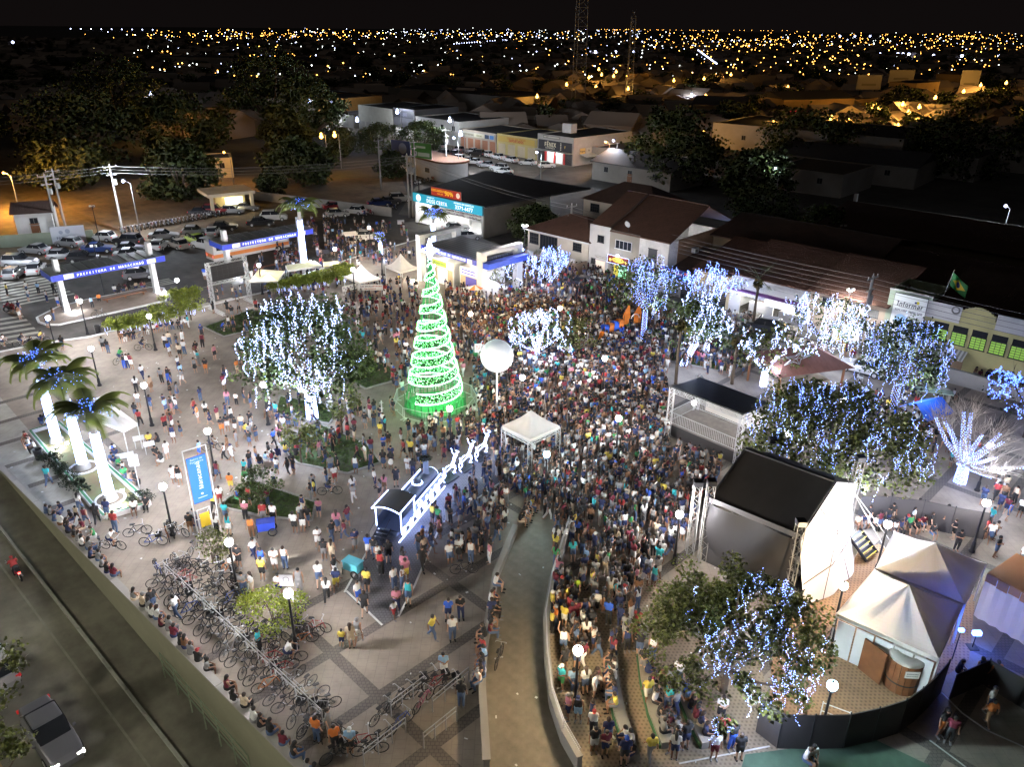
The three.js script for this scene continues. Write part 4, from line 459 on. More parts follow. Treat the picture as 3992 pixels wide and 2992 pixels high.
{ // distant roofs: a far mass of small houses
  seed(77); const g = merge(walls(9,3.4,8,-4.5), gable(9,3.4,8,1.9,0.4,-4.5)), list = []; const m4 = new THREE.Matrix4();
  for (let i = 0; i < 2600; i++) { const d = 230 + 1500 * Math.pow(rnd(),1.4), a = rr(-0.62,0.62), x = Math.sin(a) * d, z = -Math.cos(a) * d; if (z > -215 + x * 0.15 || (Math.abs(x + 40 + (z + 240) * 0.1) < 34 && z > -290)) continue; list.push([x, z]); }
  const im = new THREE.InstancedMesh(g.build(), mat([0.26,0.21,0.17],0.9), list.length); list.forEach(([x, z], i) => { im.setMatrixAt(i, m4.makeRotationY(pick([0.2,0.2 + PI / 2,-0.5,-0.5 + PI / 2]) + rr(-0.1,0.1)).scale(V3(rr(0.8,1.5), rr(0.8,1.5), rr(0.8,1.6))).setPosition(x,0, z)); im.setColorAt(i, new THREE.Color().setScalar(rr(0.5,1.5))); }); im.name = 'distant_houses'; im.userData = { kind: 'stuff', label: 'dark mass of low houses filling the distance' }; scene.add(im);
  seed(78); const tl = []; for (let i = 0; i < 900; i++) { const d = 240 + 1300 * Math.pow(rnd(),1.3), a = rr(-0.62,0.62); const x = Math.sin(a) * d, z = -Math.cos(a) * d; if (Math.abs(x + 40 + (z + 240) * 0.1) < 36 && z > -300) continue; tl.push([x, z]); }
  const cl = []; for (let i = 0; i < 14; i++) { const a = rnd() * 6.3, r = rr(0.5,2.8); cl.push([Math.cos(a) * r, rr(3,6.5), Math.sin(a) * r, rr(1,1.8)]); }
  const tm = new THREE.InstancedMesh(foliage(cl,30,0.8), M.leafmid, tl.length); tl.forEach(([x, z], i) => tm.setMatrixAt(i, m4.makeRotationY(rnd() * 6).scale(V3(rr(0.8,1.6), rr(0.7,1.3), rr(0.8,1.6))).setPosition(x,0, z))); tm.name = 'distant_trees'; tm.userData = { kind: 'stuff', label: 'far off dark tree tops among the houses' }; scene.add(tm);
}
{ // the far town's lights
  seed(99); const kinds = { sodium: [], led: [], cool: [] };
  const put = (u, v, k, size = 1) => { const p = atLevel(u, v,6), d = Math.hypot(p[0], p[1]); kinds[k].push([p[0],6, p[1], (0.32 + 0.00034 * d) * size]); };
  for (let i = 0; i < 950; i++) { const u = rr(300,3992), w = clamp((u - 300) / 700,0.12,1); if (rnd() > w) continue; const v = 108 + (u > 2500 ? 12 : 0) + 14 * Math.abs(rnd() + rnd() - 0.4) + (u > 2500 ? 60 : 32) * rnd(); put(u, v, rnd() < (u < 1500 || u > 2600 ? 0.75 : 0.35) ? 'sodium' : rnd() < 0.6 ? 'cool' : 'led', rr(0.35,1)); }
  for (let i = 0; i < 560; i++) { const u = rr(500,3900); put(u,150 + 150 * Math.pow(rnd(),1.3), rnd() < (u > 2700 ? 0.72 : 0.4) ? 'sodium' : rnd() < 0.75 ? 'cool' : 'led', rr(0.3,0.85)); }
  for (let i = 0; i < 9; i++) put(275 + i * 40,112 + i * 0.5, 'led',1.1);
  for (let i = 0; i < 40; i++) if (rnd() < 0.6) put(2340 + i * 12 + rr(-6,6),114 + i * 0.15 + rr(-1,1), 'sodium',0.6); for (let i = 0; i < 22; i++) put(1760 + i * 10,172 - i * 0.8, 'led',0.7); for (let i = 0; i < 30; i++) if (rnd() < 0.6) put(2720 + i * 13.5 + rr(-6,6),119 + rr(-1,1), 'sodium',0.6);
  for (let i = 0; i < 14; i++) put(2722 + i * 5.5,196 + i * 4, 'led',0.9); for (let i = 0; i < 90; i++) { const t = rnd(); put(2700 + t * 700,150 + rnd() * 120, 'sodium', rr(0.5,0.9)); } for (let i = 0; i < 20; i++) put(3680 + rnd() * 150,140 + rnd() * 4, 'sodium',0.6);
  for (const [u, v] of [[50,165], [2322,203], [2400,203], [2470,204], [3275,141], [3333,141], [3392,141], [3500,210], [3520,211], [3543,212], [3640,217], [3750,218], [3895,218]]) put(u, v, 'led',2.1);
  for (const [k, m, label] of [['sodium', M.sodium, 'orange lamps of the far town'], ['led', M.led, 'bluish white lamps of the far town'], ['cool', glow(7,7.6,7.2), 'white lamps of the far town']]) { const im = new THREE.InstancedMesh(new THREE.IcosahedronGeometry(1,1), m, kinds[k].length), m4 = new THREE.Matrix4(); kinds[k].forEach((q, i) => im.setMatrixAt(i, m4.makeScale(q[3], q[3], q[3]).setPosition(q[0], q[1], q[2]))); im.name = 'distant_street_lights_' + { sodium: 'orange', led: 'bluish', cool: 'white' }[k]; im.userData = { kind: 'stuff', label }; scene.add(im); }
}
{ // street lights that stand near enough to be seen one by one, save the first, which is out of view: [sheet, x, y, head height, kind, power, label]
  const L = [
    [4,-420,250,8.5, 'led',420, 'at the far left by the parked cars'], [0,1060,1560,8.5, 'led',480, 'beside the big dark tree at the parked cars'], [0,1485,1245,8, 'led',60, 'over the small house behind the big dark tree'], [0,1505,960,8, 'sodium',160, 'shining through foliage high on the left'], [0,1930,1312,7, 'sodium',130, 'at the small cream house'], [0,30,1490,7, 'sodium',800, 'inside the glowing orange tree'], [0,1295,797,8, 'led',60, 'before the white lit depot'], [1,110,995,8, 'sodium',90, 'left of the pale blue far shop'], [1,670,1140,8, 'sodium',120, 'on the tall pole by the round building'], [1,555,1152,7, 'sodium',30, 'low by the dark car park'],  // first lamp added out of view to brighten the parked cars
    [1,455,858,8, 'led',120, 'on the pale blue far shop'], [1,645,862,8.5, 'led',150, 'on a dark pole before the orange warehouse'], [1,865,1015,6, 'led',50, 'over the low dark shops'], [1,1212,945,8, 'led',150, 'before the pale windowless shop'], [1,1665,1015,8.5, 'led',220, 'above the white two storey building'], [1,1700,1188,8.5, 'led',260, 'lowest of three at the shop street'], [1,1758,1132,8, 'led',180, 'on the thin pole at the shop street'], [2,205,1312,7, 'led',160, 'at the edge of the corner electronics shop'], [2,800,1224,7, 'sodium',110, 'on the flank of the corner electronics shop'], [2,865,1212,7.5, 'led',150, 'beside the orange lamp on the corner shop flank'],
    [2,1645,1132,7, 'sodium',130, 'at the corner before the red shop front'], [2,1750,1105,5, 'led',60, 'left of the blue pair on the red shop front'], [2,1812,1105,5, 'led',60, 'right of the blue pair on the red shop front'], [2,208,815,8, 'sodium',70, 'alone in the dark left of the tall mast'], [2,463,714,8, 'sodium',120, 'beside the brown gabled house'], [2,993,750,8, 'sodium',110, 'left of the small tower house'], [2,716,735,6, 'sodium',60, 'below the orange court'], [2,740,585,9, 'sodium',90, 'uppermost on the orange court'], [2,764,630,9, 'sodium',90, 'right mast of the orange court'], [2,655,655,8, 'sodium',90, 'leftmost of the orange court'], [2,890,605,9, 'sodium',90, 'right of the orange court'], [2,868,642,9, 'sodium',90, 'below the upper lamps of the orange court'], [2,1388,680,8, 'sodium',90, 'by the orange wall left of the avenue'],
    [2,1648,665,8, 'sodium',120, 'nearest the far avenue'], [2,1748,640,8, 'sodium',120, 'second along the avenue houses'], [2,1880,630,8, 'sodium',100, 'third along the avenue houses'], [2,1660,815,8, 'sodium',110, 'by the pale shed'], [2,1540,808,6, 'led',60, 'over the white corner post of the pale shed'],
    [3,50,1045,8, 'sodium',140, 'left of the red lit billboard'], [3,555,998,8, 'sodium',220, 'right of the hall behind the red billboard'], [3,700,1028,7, 'sodium',140, 'at the near end of the orange street'], [3,915,903,8, 'sodium',160, 'first over the ochre shops'], [3,963,917,8, 'sodium',160, 'second over the ochre shops'], [3,1170,880,8, 'sodium',180, 'middle of the orange street'], [3,1216,950,8, 'sodium',180, 'near side of the orange street'], [3,1312,903,8, 'sodium',180, 'beside the ochre house front'], [3,1450,825,8, 'sodium',180, 'at the ochre house corner'], [3,1695,772,9, 'sodium',260, 'before the pale tall billboard'], [3,1842,718,9, 'sodium',220, 'beyond the pale tall billboard'], [3,2062,700,9, 'sodium',240, 'far along the orange street'], [3,1128,1066,7, 'sodium',90, 'alone before the dark roofs on the right'], [3,2188,1024,7, 'sodium',60, 'at the right edge in the dark'], [3,178,738,8, 'sodium',60, 'alone above the red lit billboard'], [3,68,1450,7, 'led',50, 'with bundled wires over the dark roofs'], [7,2055,116,7, 'led',70, 'with bundled wires at the far right wall'], [6,1795,312,5, 'ledblue',16, 'blue on the brick side of the shop house'], [6,80,492,3, 'ledblue',14, 'low and blue by the parked white car']];
  for (const [c, x, y, h, k, I, where] of L) {
    const p = K(c, x, y, h), d = Math.hypot(p[0], p[1]), t = thing('street_light', (k === 'sodium' ? 'orange' : 'bluish white') + ' street light ' + where, 'street light', [p[0],0, p[1]],0, 'street lights beyond the square'), r = d > 180 ? 0.32 + d * 0.0006 : 0.22;
    part('pole', new B().bar([0.9,0,-0.3], [0.9, h - 0.5,-0.3],0.12,6,0.08).bar([0.9, h - 0.5,-0.3], [0.1, h + 0.1,0],0.05,5), M.grey, t); part('lamp_head', new B().ball(0, h - 0.05,0, Math.min(r,0.24),10,8), M[k], t); part('housing', bx(0.12, h + Math.min(r,0.24) + 0.08,0,0.7,0.12,0.36), M.iron, t);
    lightAt(t,0, h - 0.05,0, k === 'sodium' ? [1,0.5,0.1] : k === 'ledblue' ? [0.35,0.5,1] : [0.78,0.86,1], I * (k === 'sodium' ? (d > 150 ? 2.4 : 1.2) : d > 150 ? 2.6 : 1.6),10);
    if (d > 180) part('glowing_lens', new B().ball(0, h - 0.3 - r,0, r,10,8), M[k], t);
  }
}
{ // lamps of the sunken road, on its far side
  for (const [s, d] of [[6,17], [24,16], [42,15]]) { const p = alongW(s, d), t = thing('street_light', 'tall street light on the far side of the sunken road, ' + (s < 10 ? 'furthest up' : s < 30 ? 'middle' : 'nearest'), 'street light', [p[0],0, p[1]],0, 'street lights of the sunken road'); part('pole', new B().bar([0, roadY(s),0], [0,8.5,0],0.12,8,0.08).bar([0,8.5,0], [1.6,8.9,-1.6],0.05), M.grey, t); part('lamp_head', new B().ball(1.6,8.8,-1.6,0.2), glow(8,8,5), t); lightAt(t,1.6,8.8,-1.6, [1,0.96,0.84],300,12); }
}
{ // utility poles with crossarms, transformers and wires
  const P = [[K(4,1060,350),10.4, 'tall concrete utility pole before the big dark tree'], [K(4,510,390),9.5, 'concrete utility pole beside the white kiosk'], [K(4,570,330),9.5, 'thinner utility pole right behind the kiosk pole'], [K(1,1075,1640),9.8, 'concrete utility pole beside the white boundary wall'], [K(1,1640,1520),9.9, 'utility pole with transformer near the round building'], [K(5,1320,220),10.5, 'pair of thick utility poles left of the pharmacy sign'], [[-17.2,-133.4],10.4, 'utility pole just behind the thick pair by the pharmacy'], [K(1,1370,1580),8.5, 'utility pole before the advertising panels'], [[8.1,-108.6],7.5, 'utility pole standing before the porch house'], [[34.9,-73],8.3, 'grey utility pole with cable boxes before the snack house']];
  for (const [p, h, label] of P) { const t = thing('utility_pole', label, 'utility pole', [p[0],0, p[1]],0.7, 'utility poles'); part('shaft', new B().bar([0,0,0], [0, h,0],0.2,8,0.13), M.concrete, t); for (const [y, w] of [[0.3,2], [1.5,1.4]]) part('crossarm', bx(0, h - y,0, w,0.14,0.12), M.grey, t); part('insulators', new B().bar([-0.9, h - 0.2,0], [-0.9, h,0],0.05).bar([0, h,0], [0, h + 0.2,0],0.05).bar([0.9, h - 0.2,0], [0.9, h,0],0.05), M.white, t); part('transformer', new B().bar([0.35, h - 3,0], [0.35, h - 2.1,0],0.26,10), M.grey, t); }
  const wire = (label, a, b, n, sag) => { const t = thing('power_line', label, 'power line', [0,0,0],0, 'overhead wires'); const w = new B(); for (let k = 0; k < n; k++) { const pts = []; for (let i = 0; i <= 12; i++) { const u = i / 12; pts.push([mixn(a[0], b[0], u), mixn(a[1], b[1], u) - sag * 4 * u * (1 - u) - k * 0.45, mixn(a[2], b[2], u) + k * 0.2]); } w.path(pts,0.022,4); } part('wires', w, M.grey, t); };
  wire('overhead wires across the front of the shop house', [8.1,7.2,-108.6], [34.9,8,-73],5,0.5); wire('overhead wires running on past the billboard', [34.9,8,-73], [62,8,-48],5,0.5); wire('overhead wires along the parked cars', [-61.2,10.2,-120.5], [-17.2,10.2,-133.4],3,1); wire('overhead wires at the far left', [-95,10,-106], [-61.2,10.2,-120.5],3,0.8); wire('overhead wires from the pharmacy poles to the porch house pole', [-17.2,10.2,-133.4], [8.1,7.3,-108.6],2,0.8);
  for (const [p, h, label] of [[K(6,95,830),8, 'slim black floodlight pole beside the tree with blue fuzz of lights'], [K(6,1280,830),5.6, 'slim black floodlight pole before the tiled front'], [K(7,618,1330),6.2, 'slim black floodlight pole left of the cable pole'], [K(7,570,740),7, 'thin pale floodlight pole among the dark roofs'], [[-60.5,-112],6, 'floodlight pole among the parked cars'], [K(4,900,880),6, 'dark floodlight pole under the first bus canopy'], [K(5,1410,220),6, 'slim pole before the pharmacy entrance']]) { const t = thing('floodlight_pole', label, 'floodlight pole', [p[0],0, p[1]],0, 'slim floodlight poles'); part('pole', new B().bar([0,0,0], [0, h,0],0.07,6,0.05), M.iron, t); part('floodlight', new B().box(-0.25, h,0.05,0.35,0.25,0.12,0.5).box(0.25, h,0.05,0.35,0.25,0.12,-0.5), M.alu, t); part('bracket', bx(0, h - 0.12,0,0.8,0.05,0.05), M.iron, t); if (label.includes('tiled front') || label.includes('cable pole') || label.includes('blue fuzz')) { part('lamp_lens', bx(0, h - 0.2,-0.02,0.4,0.04,0.2), M.led, t); lightAt(t,0, h - 0.35,0, [0.95,0.97,1],260,12); } }  // lit lenses added to three poles to brighten the shop fronts
}
// ---------- trees, palms, hedges, lamp posts ----------
function crownClumps(n, r, h, y0, cr, o = {}) { const out = []; while (out.length < n) { const a = rnd() * 6.283, u = rnd(), q = Math.sqrt(rnd()), s = (o.low || 0.15) + (1 - (o.low || 0.15)) * u, prof = Math.sqrt(Math.max(0.05,1 - Math.pow((s - 0.42) / 0.6,2))); const m = r * prof * (0.35 + 0.65 * q) * rr(0.85,1.12); out.push([Math.cos(a) * m + (o.dx || 0) * s, y0 + h * s, Math.sin(a) * m + (o.dz || 0) * s, cr * rr(0.7,1.3)]); } return out; }
function tree(label, x, z, o) {
  seed(o.seed || 1); const t = thing(o.name || 'tree', label, 'tree', [x,0.05, z],0, o.group), y0 = o.y0 ?? o.h * 0.3, cl = o.clumps || crownClumps(o.n || 34, o.r, o.h - y0, y0, o.cr || o.r * 0.3, o), tr = new B(), limbs = [];
  const fork = [(o.lean || [0,0])[0], y0 * 0.85, (o.lean || [0,0])[1]], w = o.w || 0.04 * o.h; tr.bar([0,0,0], fork, w,9, w * 0.75);
  const nl = o.limbs || 6; for (let i = 0; i < nl; i++) { const c = cl[Math.floor(i * cl.length / nl)], m = [mixn(fork[0], c[0],0.5) + rr(-0.2,0.2), mixn(fork[1], c[1],0.45), mixn(fork[2], c[2],0.5) + rr(-0.2,0.2)]; tr.bar(fork, m, w * 0.55,6, w * 0.35).bar(m, [c[0], c[1], c[2]], w * 0.35,5, w * 0.1); limbs.push([fork, m, [c[0], c[1], c[2]]]); if (o.bare) for (let j = 0; j < o.bare; j++) { const e = [c[0] + rr(-0.9,0.9), c[1] + rr(0,1.1), c[2] + rr(-0.9,0.9)], u = rr(0.2,1), s = [mixn(m[0], c[0], u), mixn(m[1], c[1], u), mixn(m[2], c[2], u)]; tr.bar(s, e,0.022,4,0.008); for (let q = 0; q < 3; q++) tr.bar([mixn(s[0], e[0],0.6), mixn(s[1], e[1],0.6), mixn(s[2], e[2],0.6)], [e[0] + rr(-0.5,0.5), e[1] + rr(-0.2,0.5), e[2] + rr(-0.5,0.5)],0.012,3,0.006); } }
  part('trunk', tr, o.barkMat || M.bark, t); if (!o.noLeaf) part('crown', foliage(cl, o.per || 60, o.leaf || 0.26, o.flat || 1), o.mat || M.leaf, t);
  if (o.bulbs) { // strings of little lights: wound round trunk and limbs, laid over the crown, hanging
    const list = [], q = o.bulbs, B_ = o.br || 0.045;
    const wind = (a, b, r0, r1, n) => { for (let i = 0; i < n; i++) { const u = i / n, g = i * 2.4, r = mixn(r0, r1, u) + B_; list.push([mixn(a[0], b[0], u) + Math.cos(g) * r, mixn(a[1], b[1], u) + rr(-0.03,0.03), mixn(a[2], b[2], u) + Math.sin(g) * r]); } };
    if (q.trunk) wind([0,0.1,0], fork, w * 1.05, w * 0.85, q.trunk); if (q.limb) for (const l of limbs) { wind(l[0], l[1], w * 0.6, w * 0.4, q.limb); wind(l[1], l[2], w * 0.35, w * 0.15, Math.round(q.limb * 0.6)); }
    for (let i = 0; i < (q.strands || 0); i++) { const c = pick(cl); if (q.keep && !q.keep(c)) { i -= rnd() < 0.9 ? 1 : 0; continue; } const a = rnd() * 6.283; let px = c[0] + Math.cos(a) * c[3] * 0.9, py = c[1] + c[3] * 0.6, pz = c[2] + Math.sin(a) * c[3] * 0.9; const wob = q.wob ?? 2.5, drop = q.drop ? rr(0.25,1) * q.drop : 0, n = q.each || 24, da = rr(-1,1) * 0.5; let dir = a; for (let j = 0; j < n; j++) { list.push([px + rr(-0.04,0.04), py, pz + rr(-0.04,0.04), rr(0.75,1.25)]); if (drop) { py -= drop / n * rr(0.3,1.7); px += Math.sin(j * 0.5 + i) * 0.05 + rr(-0.04,0.04) * wob; pz += rr(-0.04,0.04) * wob; if (rnd() < 0.25) continue; } else { dir += da * 0.5 + rr(-0.5,0.5); px += Math.cos(dir) * 0.14; pz += Math.sin(dir) * 0.14; py += rr(-0.14,0.08); } if (py < 0.5) break; } }
    stuffPart('fairy_lights', bulbs(list, B_), q.mat || M.bulbwhite, t); lightAt(t,0, Math.max(1.2, y0 + (o.h - y0) * 0.25), o.r * 0.9, [0.62,0.72,1], (q.power || 10) * 6.5,40);
  }
  return t;
}
const LT = 'trees hung with fairy lights';
tree('big broad tree left of the green cone, trunk and limbs thick with white lights',-16.6,-57.7, { seed: 3, h: 9.8, r: 5.4, y0: 2.8, n: 96, cr: 1.05, per: 80, leaf: 0.28, mat: M.leaf, w: 0.4, limbs: 12, bulbs: { trunk: 420, limb: 50, strands: 190, each: 11, drop: 2.4, wob: 1.2, power: 40, keep: (c) => c[0] < 3 }, br: 0.05, group: LT });
tree('small round tree covered in a blue fuzz of lights before the porch house',4.6,-92.1, { seed: 4, h: 5.4, r: 2.7, y0: 1.7, n: 30, cr: 0.7, per: 26, leaf: 0.2, mat: M.leafolive, bulbs: { trunk: 50, limb: 20, strands: 120, each: 9, drop: 1.7, wob: 1.2, mat: M.bulbcool, power: 12 }, br: 0.045, group: LT });
tree('tall tree with long lit trunk and white drooping lights before the blue sign',13.6,-75.6, { seed: 5, h: 8.6, r: 3.7, y0: 4.2, n: 36, cr: 1, per: 56, leaf: 0.25, w: 0.22, dx: -0.8, bulbs: { trunk: 230, limb: 26, strands: 130, each: 9, drop: 2.4, wob: 1, mat: M.bulbcool, power: 14, keep: (c) => c[0] > -1.4 }, br: 0.036, group: LT });
tree('low white lit tree behind the white balloon',2.4,-69.6, { seed: 6, h: 5, r: 2.9, y0: 1.7, n: 28, cr: 0.75, per: 34, leaf: 0.22, bulbs: { trunk: 80, limb: 34, strands: 110, each: 8, drop: 1.3, wob: 2, power: 14 }, br: 0.05, group: LT });
tree('small plain leafy tree beside the low white lit one',6.2,-70.6, { seed: 7, h: 4.4, r: 1.9, y0: 1.5, n: 20, cr: 0.7, per: 60, leaf: 0.24, mat: M.leafolive });
tree('rounded tree of blue lights before the pale yellow shop',23,-85.4, { seed: 8, h: 5.2, r: 3.2, y0: 2, n: 30, cr: 0.8, per: 14, leaf: 0.2, mat: M.leafolive, bulbs: { trunk: 40, limb: 24, strands: 120, each: 9, drop: 1.8, wob: 1.2, mat: M.bulbcool, power: 10 }, br: 0.045, group: LT });
tree('leafy tree with a leaning brightly lit trunk between the fan palms',16.6,-69.6, { seed: 9, h: 6.4, r: 3.4, y0: 2.6, n: 34, cr: 0.9, per: 60, leaf: 0.26, lean: [1.1,-0.4], dx: 1.6, bulbs: { trunk: 200, limb: 14, strands: 60, each: 8, drop: 1.6, power: 10, keep: (c) => c[0] > 0.6 }, br: 0.055, group: LT });
tree('slim leafy tree with a short lit trunk between the fan palms',19,-70.7, { seed: 10, h: 5.4, r: 2.2, y0: 2.2, n: 22, cr: 0.8, per: 60, leaf: 0.26, bulbs: { trunk: 120, limb: 10, strands: 30, each: 8, drop: 1.6, power: 6 }, br: 0.05, group: LT });
tree('forked tree with white glowing trunk at the brown gazebo',23,-64.8, { seed: 11, h: 5.6, r: 3, y0: 2, n: 30, cr: 0.85, per: 56, leaf: 0.25, mat: M.leafolive, dx: 0.6, bulbs: { trunk: 260, limb: 60, strands: 50, each: 8, drop: 1, power: 14 }, br: 0.055, group: LT });
tree('weeping tree curtained with long hanging strings of white lights',29.6,-69.8, { seed: 12, h: 6.8, r: 3.7, y0: 3.4, n: 34, cr: 0.9, per: 30, leaf: 0.24, bulbs: { trunk: 60, limb: 30, strands: 105, each: 20, drop: 4.2, wob: 0.6, power: 18 }, br: 0.036, group: LT });
tree('tall dark green tree with hanging lights before the school billboard',33,-60.6, { seed: 13, h: 7.6, r: 3.7, y0: 2.6, n: 52, cr: 1, per: 70, leaf: 0.25, mat: M.leafmid, bulbs: { trunk: 110, limb: 30, strands: 90, each: 16, drop: 3.2, wob: 0.7, mat: M.bulbcool, power: 14 }, br: 0.034, group: LT });
tree('huge spreading tree behind the black stage roof, sprinkled with white lights',22.2,-47.4, { seed: 14, h: 7.2, r: 6, y0: 2, n: 150, cr: 1.1, per: 100, leaf: 0.24, mat: M.leafolive, w: 0.4, limbs: 14, bulbs: { trunk: 60, limb: 30, strands: 230, each: 11, drop: 1.9, wob: 1, mat: M.bulbcool, power: 30 }, br: 0.03, group: LT });
tree('bare branched tree wound in blue white lights up its trunk',32.5,-48.4, { seed: 15, h: 5.6, r: 3.6, y0: 1.9, n: 16, cr: 0.6, noLeaf: true, limbs: 14, bare: 18, w: 0.36, barkMat: mat([0.3,0.25,0.2],0.9), bulbs: { trunk: 420, limb: 120, mat: M.bulbcool, power: 14 }, br: 0.034, group: LT });
tree('tree netted in deep blue lights beyond the bare branched tree',41.5,-55.5, { seed: 16, h: 5.6, r: 4, y0: 2.2, n: 30, cr: 0.9, per: 8, leaf: 0.2, bare: 4, limbs: 9, bulbs: { limb: 16, strands: 90, each: 10, drop: 1, wob: 3, mat: M.bulbblue, power: 8 }, br: 0.045, group: LT });
tree('bushy front tree with a blue white cascade of lights, beside the black fence',10.6,-28.7, { seed: 17, h: 6, r: 4.6, y0: 1.7, n: 120, cr: 0.62, per: 120, leaf: 0.17, mat: M.leafolive, w: 0.2, limbs: 12, bulbs: { limb: 12, strands: 130, each: 16, drop: 1.9, wob: 0.8, mat: M.bulbcool, power: 10, keep: (c) => Math.abs(c[0] - 0.6) < 2.4 && c[2] > -2 }, br: 0.023, group: LT });
tree('little tree with a few lights beside the police post pillar',-1.4,-91.6, { seed: 18, h: 3.9, r: 1.7, y0: 1.4, n: 18, cr: 0.6, per: 44, leaf: 0.2, mat: M.leafolive, bulbs: { trunk: 20, strands: 20, each: 12, drop: 1.2, power: 5, keep: (c) => c[0] > 0 }, br: 0.045, group: LT });
tree('young slender tree standing on the lawn by the train',-15.7,-50.4, { seed: 19, h: 4, r: 1.4, y0: 1.9, n: 16, cr: 0.55, per: 55, leaf: 0.2, mat: M.leafolive, w: 0.08 }); tree('tall slender young tree right of the big lit trunk',-13.6,-55.1, { seed: 20, h: 5, r: 1.5, y0: 1, n: 18, cr: 0.6, per: 50, leaf: 0.22, mat: M.leafolive, w: 0.08 });
tree('dark round bush on the lawn left of the train',-17.2,-45.4, { seed: 21, h: 2.2, r: 1.5, y0: 0.4, n: 18, cr: 0.55, per: 60, leaf: 0.18, mat: M.leafmid, name: 'bush' }); tree('bright feathery yellow green small tree under the lamp among bicycles',-12.6,-32.4, { seed: 22, h: 2.9, r: 1.7, y0: 0.9, n: 30, cr: 0.5, per: 70, leaf: 0.14, mat: M.leafyellow, w: 0.07 }); tree('wispy grey green shrub among the bicycles at the banner frame',-18.1,-38.4, { seed: 23, h: 2.4, r: 0.9, y0: 0.2, n: 16, cr: 0.45, per: 50, leaf: 0.13, mat: M.leafolive, name: 'shrub', w: 0.04 });
tree('leafy branch of a roadside tree at the lower left edge, upper of two',-25.2,-27.4, { seed: 24, h: 3.2, r: 2.2, y0: 0.2, n: 26, cr: 0.6, per: 70, leaf: 0.2, mat: M.leafolive }); tree('leafy roadside tree in the lower left corner, lower of two',-22.2,-22.9, { seed: 25, h: 3.2, r: 2, y0: 0.2, n: 26, cr: 0.55, per: 80, leaf: 0.18, mat: M.leafolive });
{ // dark trees of the background
  const D = [[-62,-147,9.4,7, 'big dark rounded tree behind the motorcycle row'], [-44,-163,8.6,6.6, 'dark tree behind the guard house'], [-74.5,-252,22,13, 'tallest dark tree against the distant lights'], [-58,-236,15,9, 'dark tree left of the pale blue far shop'], [-112,-232,20,14, 'broad black tree mass high on the left'], [-100,-186,15,13, 'black tree mass in the left middle'], [-128,-172,14,12, 'black tree at the far left edge'], [-84,-205,13,11, 'black tree between the left masses'], [-88,-156,9,7, 'dark tree over the orange lit ground at far left',1], [-100,-128,8.6,6, 'foliage glowing orange around a street lamp',1], [-25.6,-168,5.6,3.2, 'dark small tree beside the white boundary wall'], [-34,-205,6.6,6.5, 'dark tree before the pale windowless shop'], [-24,-212,6.6,6, 'dark tree before the teal lit shop'], [-43,-200,6,4.5, 'dark tree over the back car park'], [-46,-150,4.4,2.6, 'small clipped tree right of the guard house'], [-60,-212,10,6.5, 'tree lit orange from below high on the left',1], [33,-166,13,9.5, 'big black tree right of the corner electronics shop'], [46,-150,9,7, 'black tree over the roofs right of centre'], [3.2,-116,5.6,3.4, 'dark tree between pharmacy and porch house'], [40,-124,7,5, 'dim tree behind the tall shop house'], [43,-108,7,4.5, 'dim bare looking tree above the dark roofs',2], [49.5,-99,5,4, 'round dim tree above the long brown roof'], [70,-190,12,12, 'black tree mass at the upper right'], [98,-180,12,12, 'black tree mass at the right edge'], [64,-240,9,9, 'black trees left of the red lit billboard']];
  D.forEach(([x, z, h, r, label, k], i) => tree(label, x, z, { seed: 40 + i, h, r, y0: h * 0.08, low: 0.04, n: 64, cr: r * 0.26, per: 90, leaf: h > 8 ? 0.75 : 0.4, mat: k === 1 ? M.leafolive : M.leafmid }));
}
// ---------- palms ----------
function frondGeo(L, droop, n, wide) { const b = new B(), pts = []; for (let i = 0; i <= 8; i++) { const u = i / 8; pts.push([0,0.55 * L * u * (1 - u * 0.3) - droop * u * u * L, L * u * (1 - 0.22 * u * u)]); } for (let i = 1; i <= 8; i++) b.bar(pts[i - 1], pts[i],0.035 * (1.1 - i / 9),4); for (let i = 1; i < n; i++) { const u = i / n * 8, k = Math.min(7, Math.floor(u)), f = u - k, q = [0,1,2].map((c) => mixn(pts[k][c], pts[k + 1][c], f)), w = wide * Math.sin(Math.min(1, i / n * 1.15 + 0.16) * PI * 0.9); for (const s of [-1,1]) b.tri([q[0], q[1], q[2] - 0.06], [q[0], q[1], q[2] + 0.06], [q[0] + s * w, q[1] - w * 0.55, q[2] + w * 0.45]); } return b.build(); }
const frondLong = frondGeo(3.1,0.6,44,0.85), frondShort = frondGeo(2.1,0.5,30,0.6);
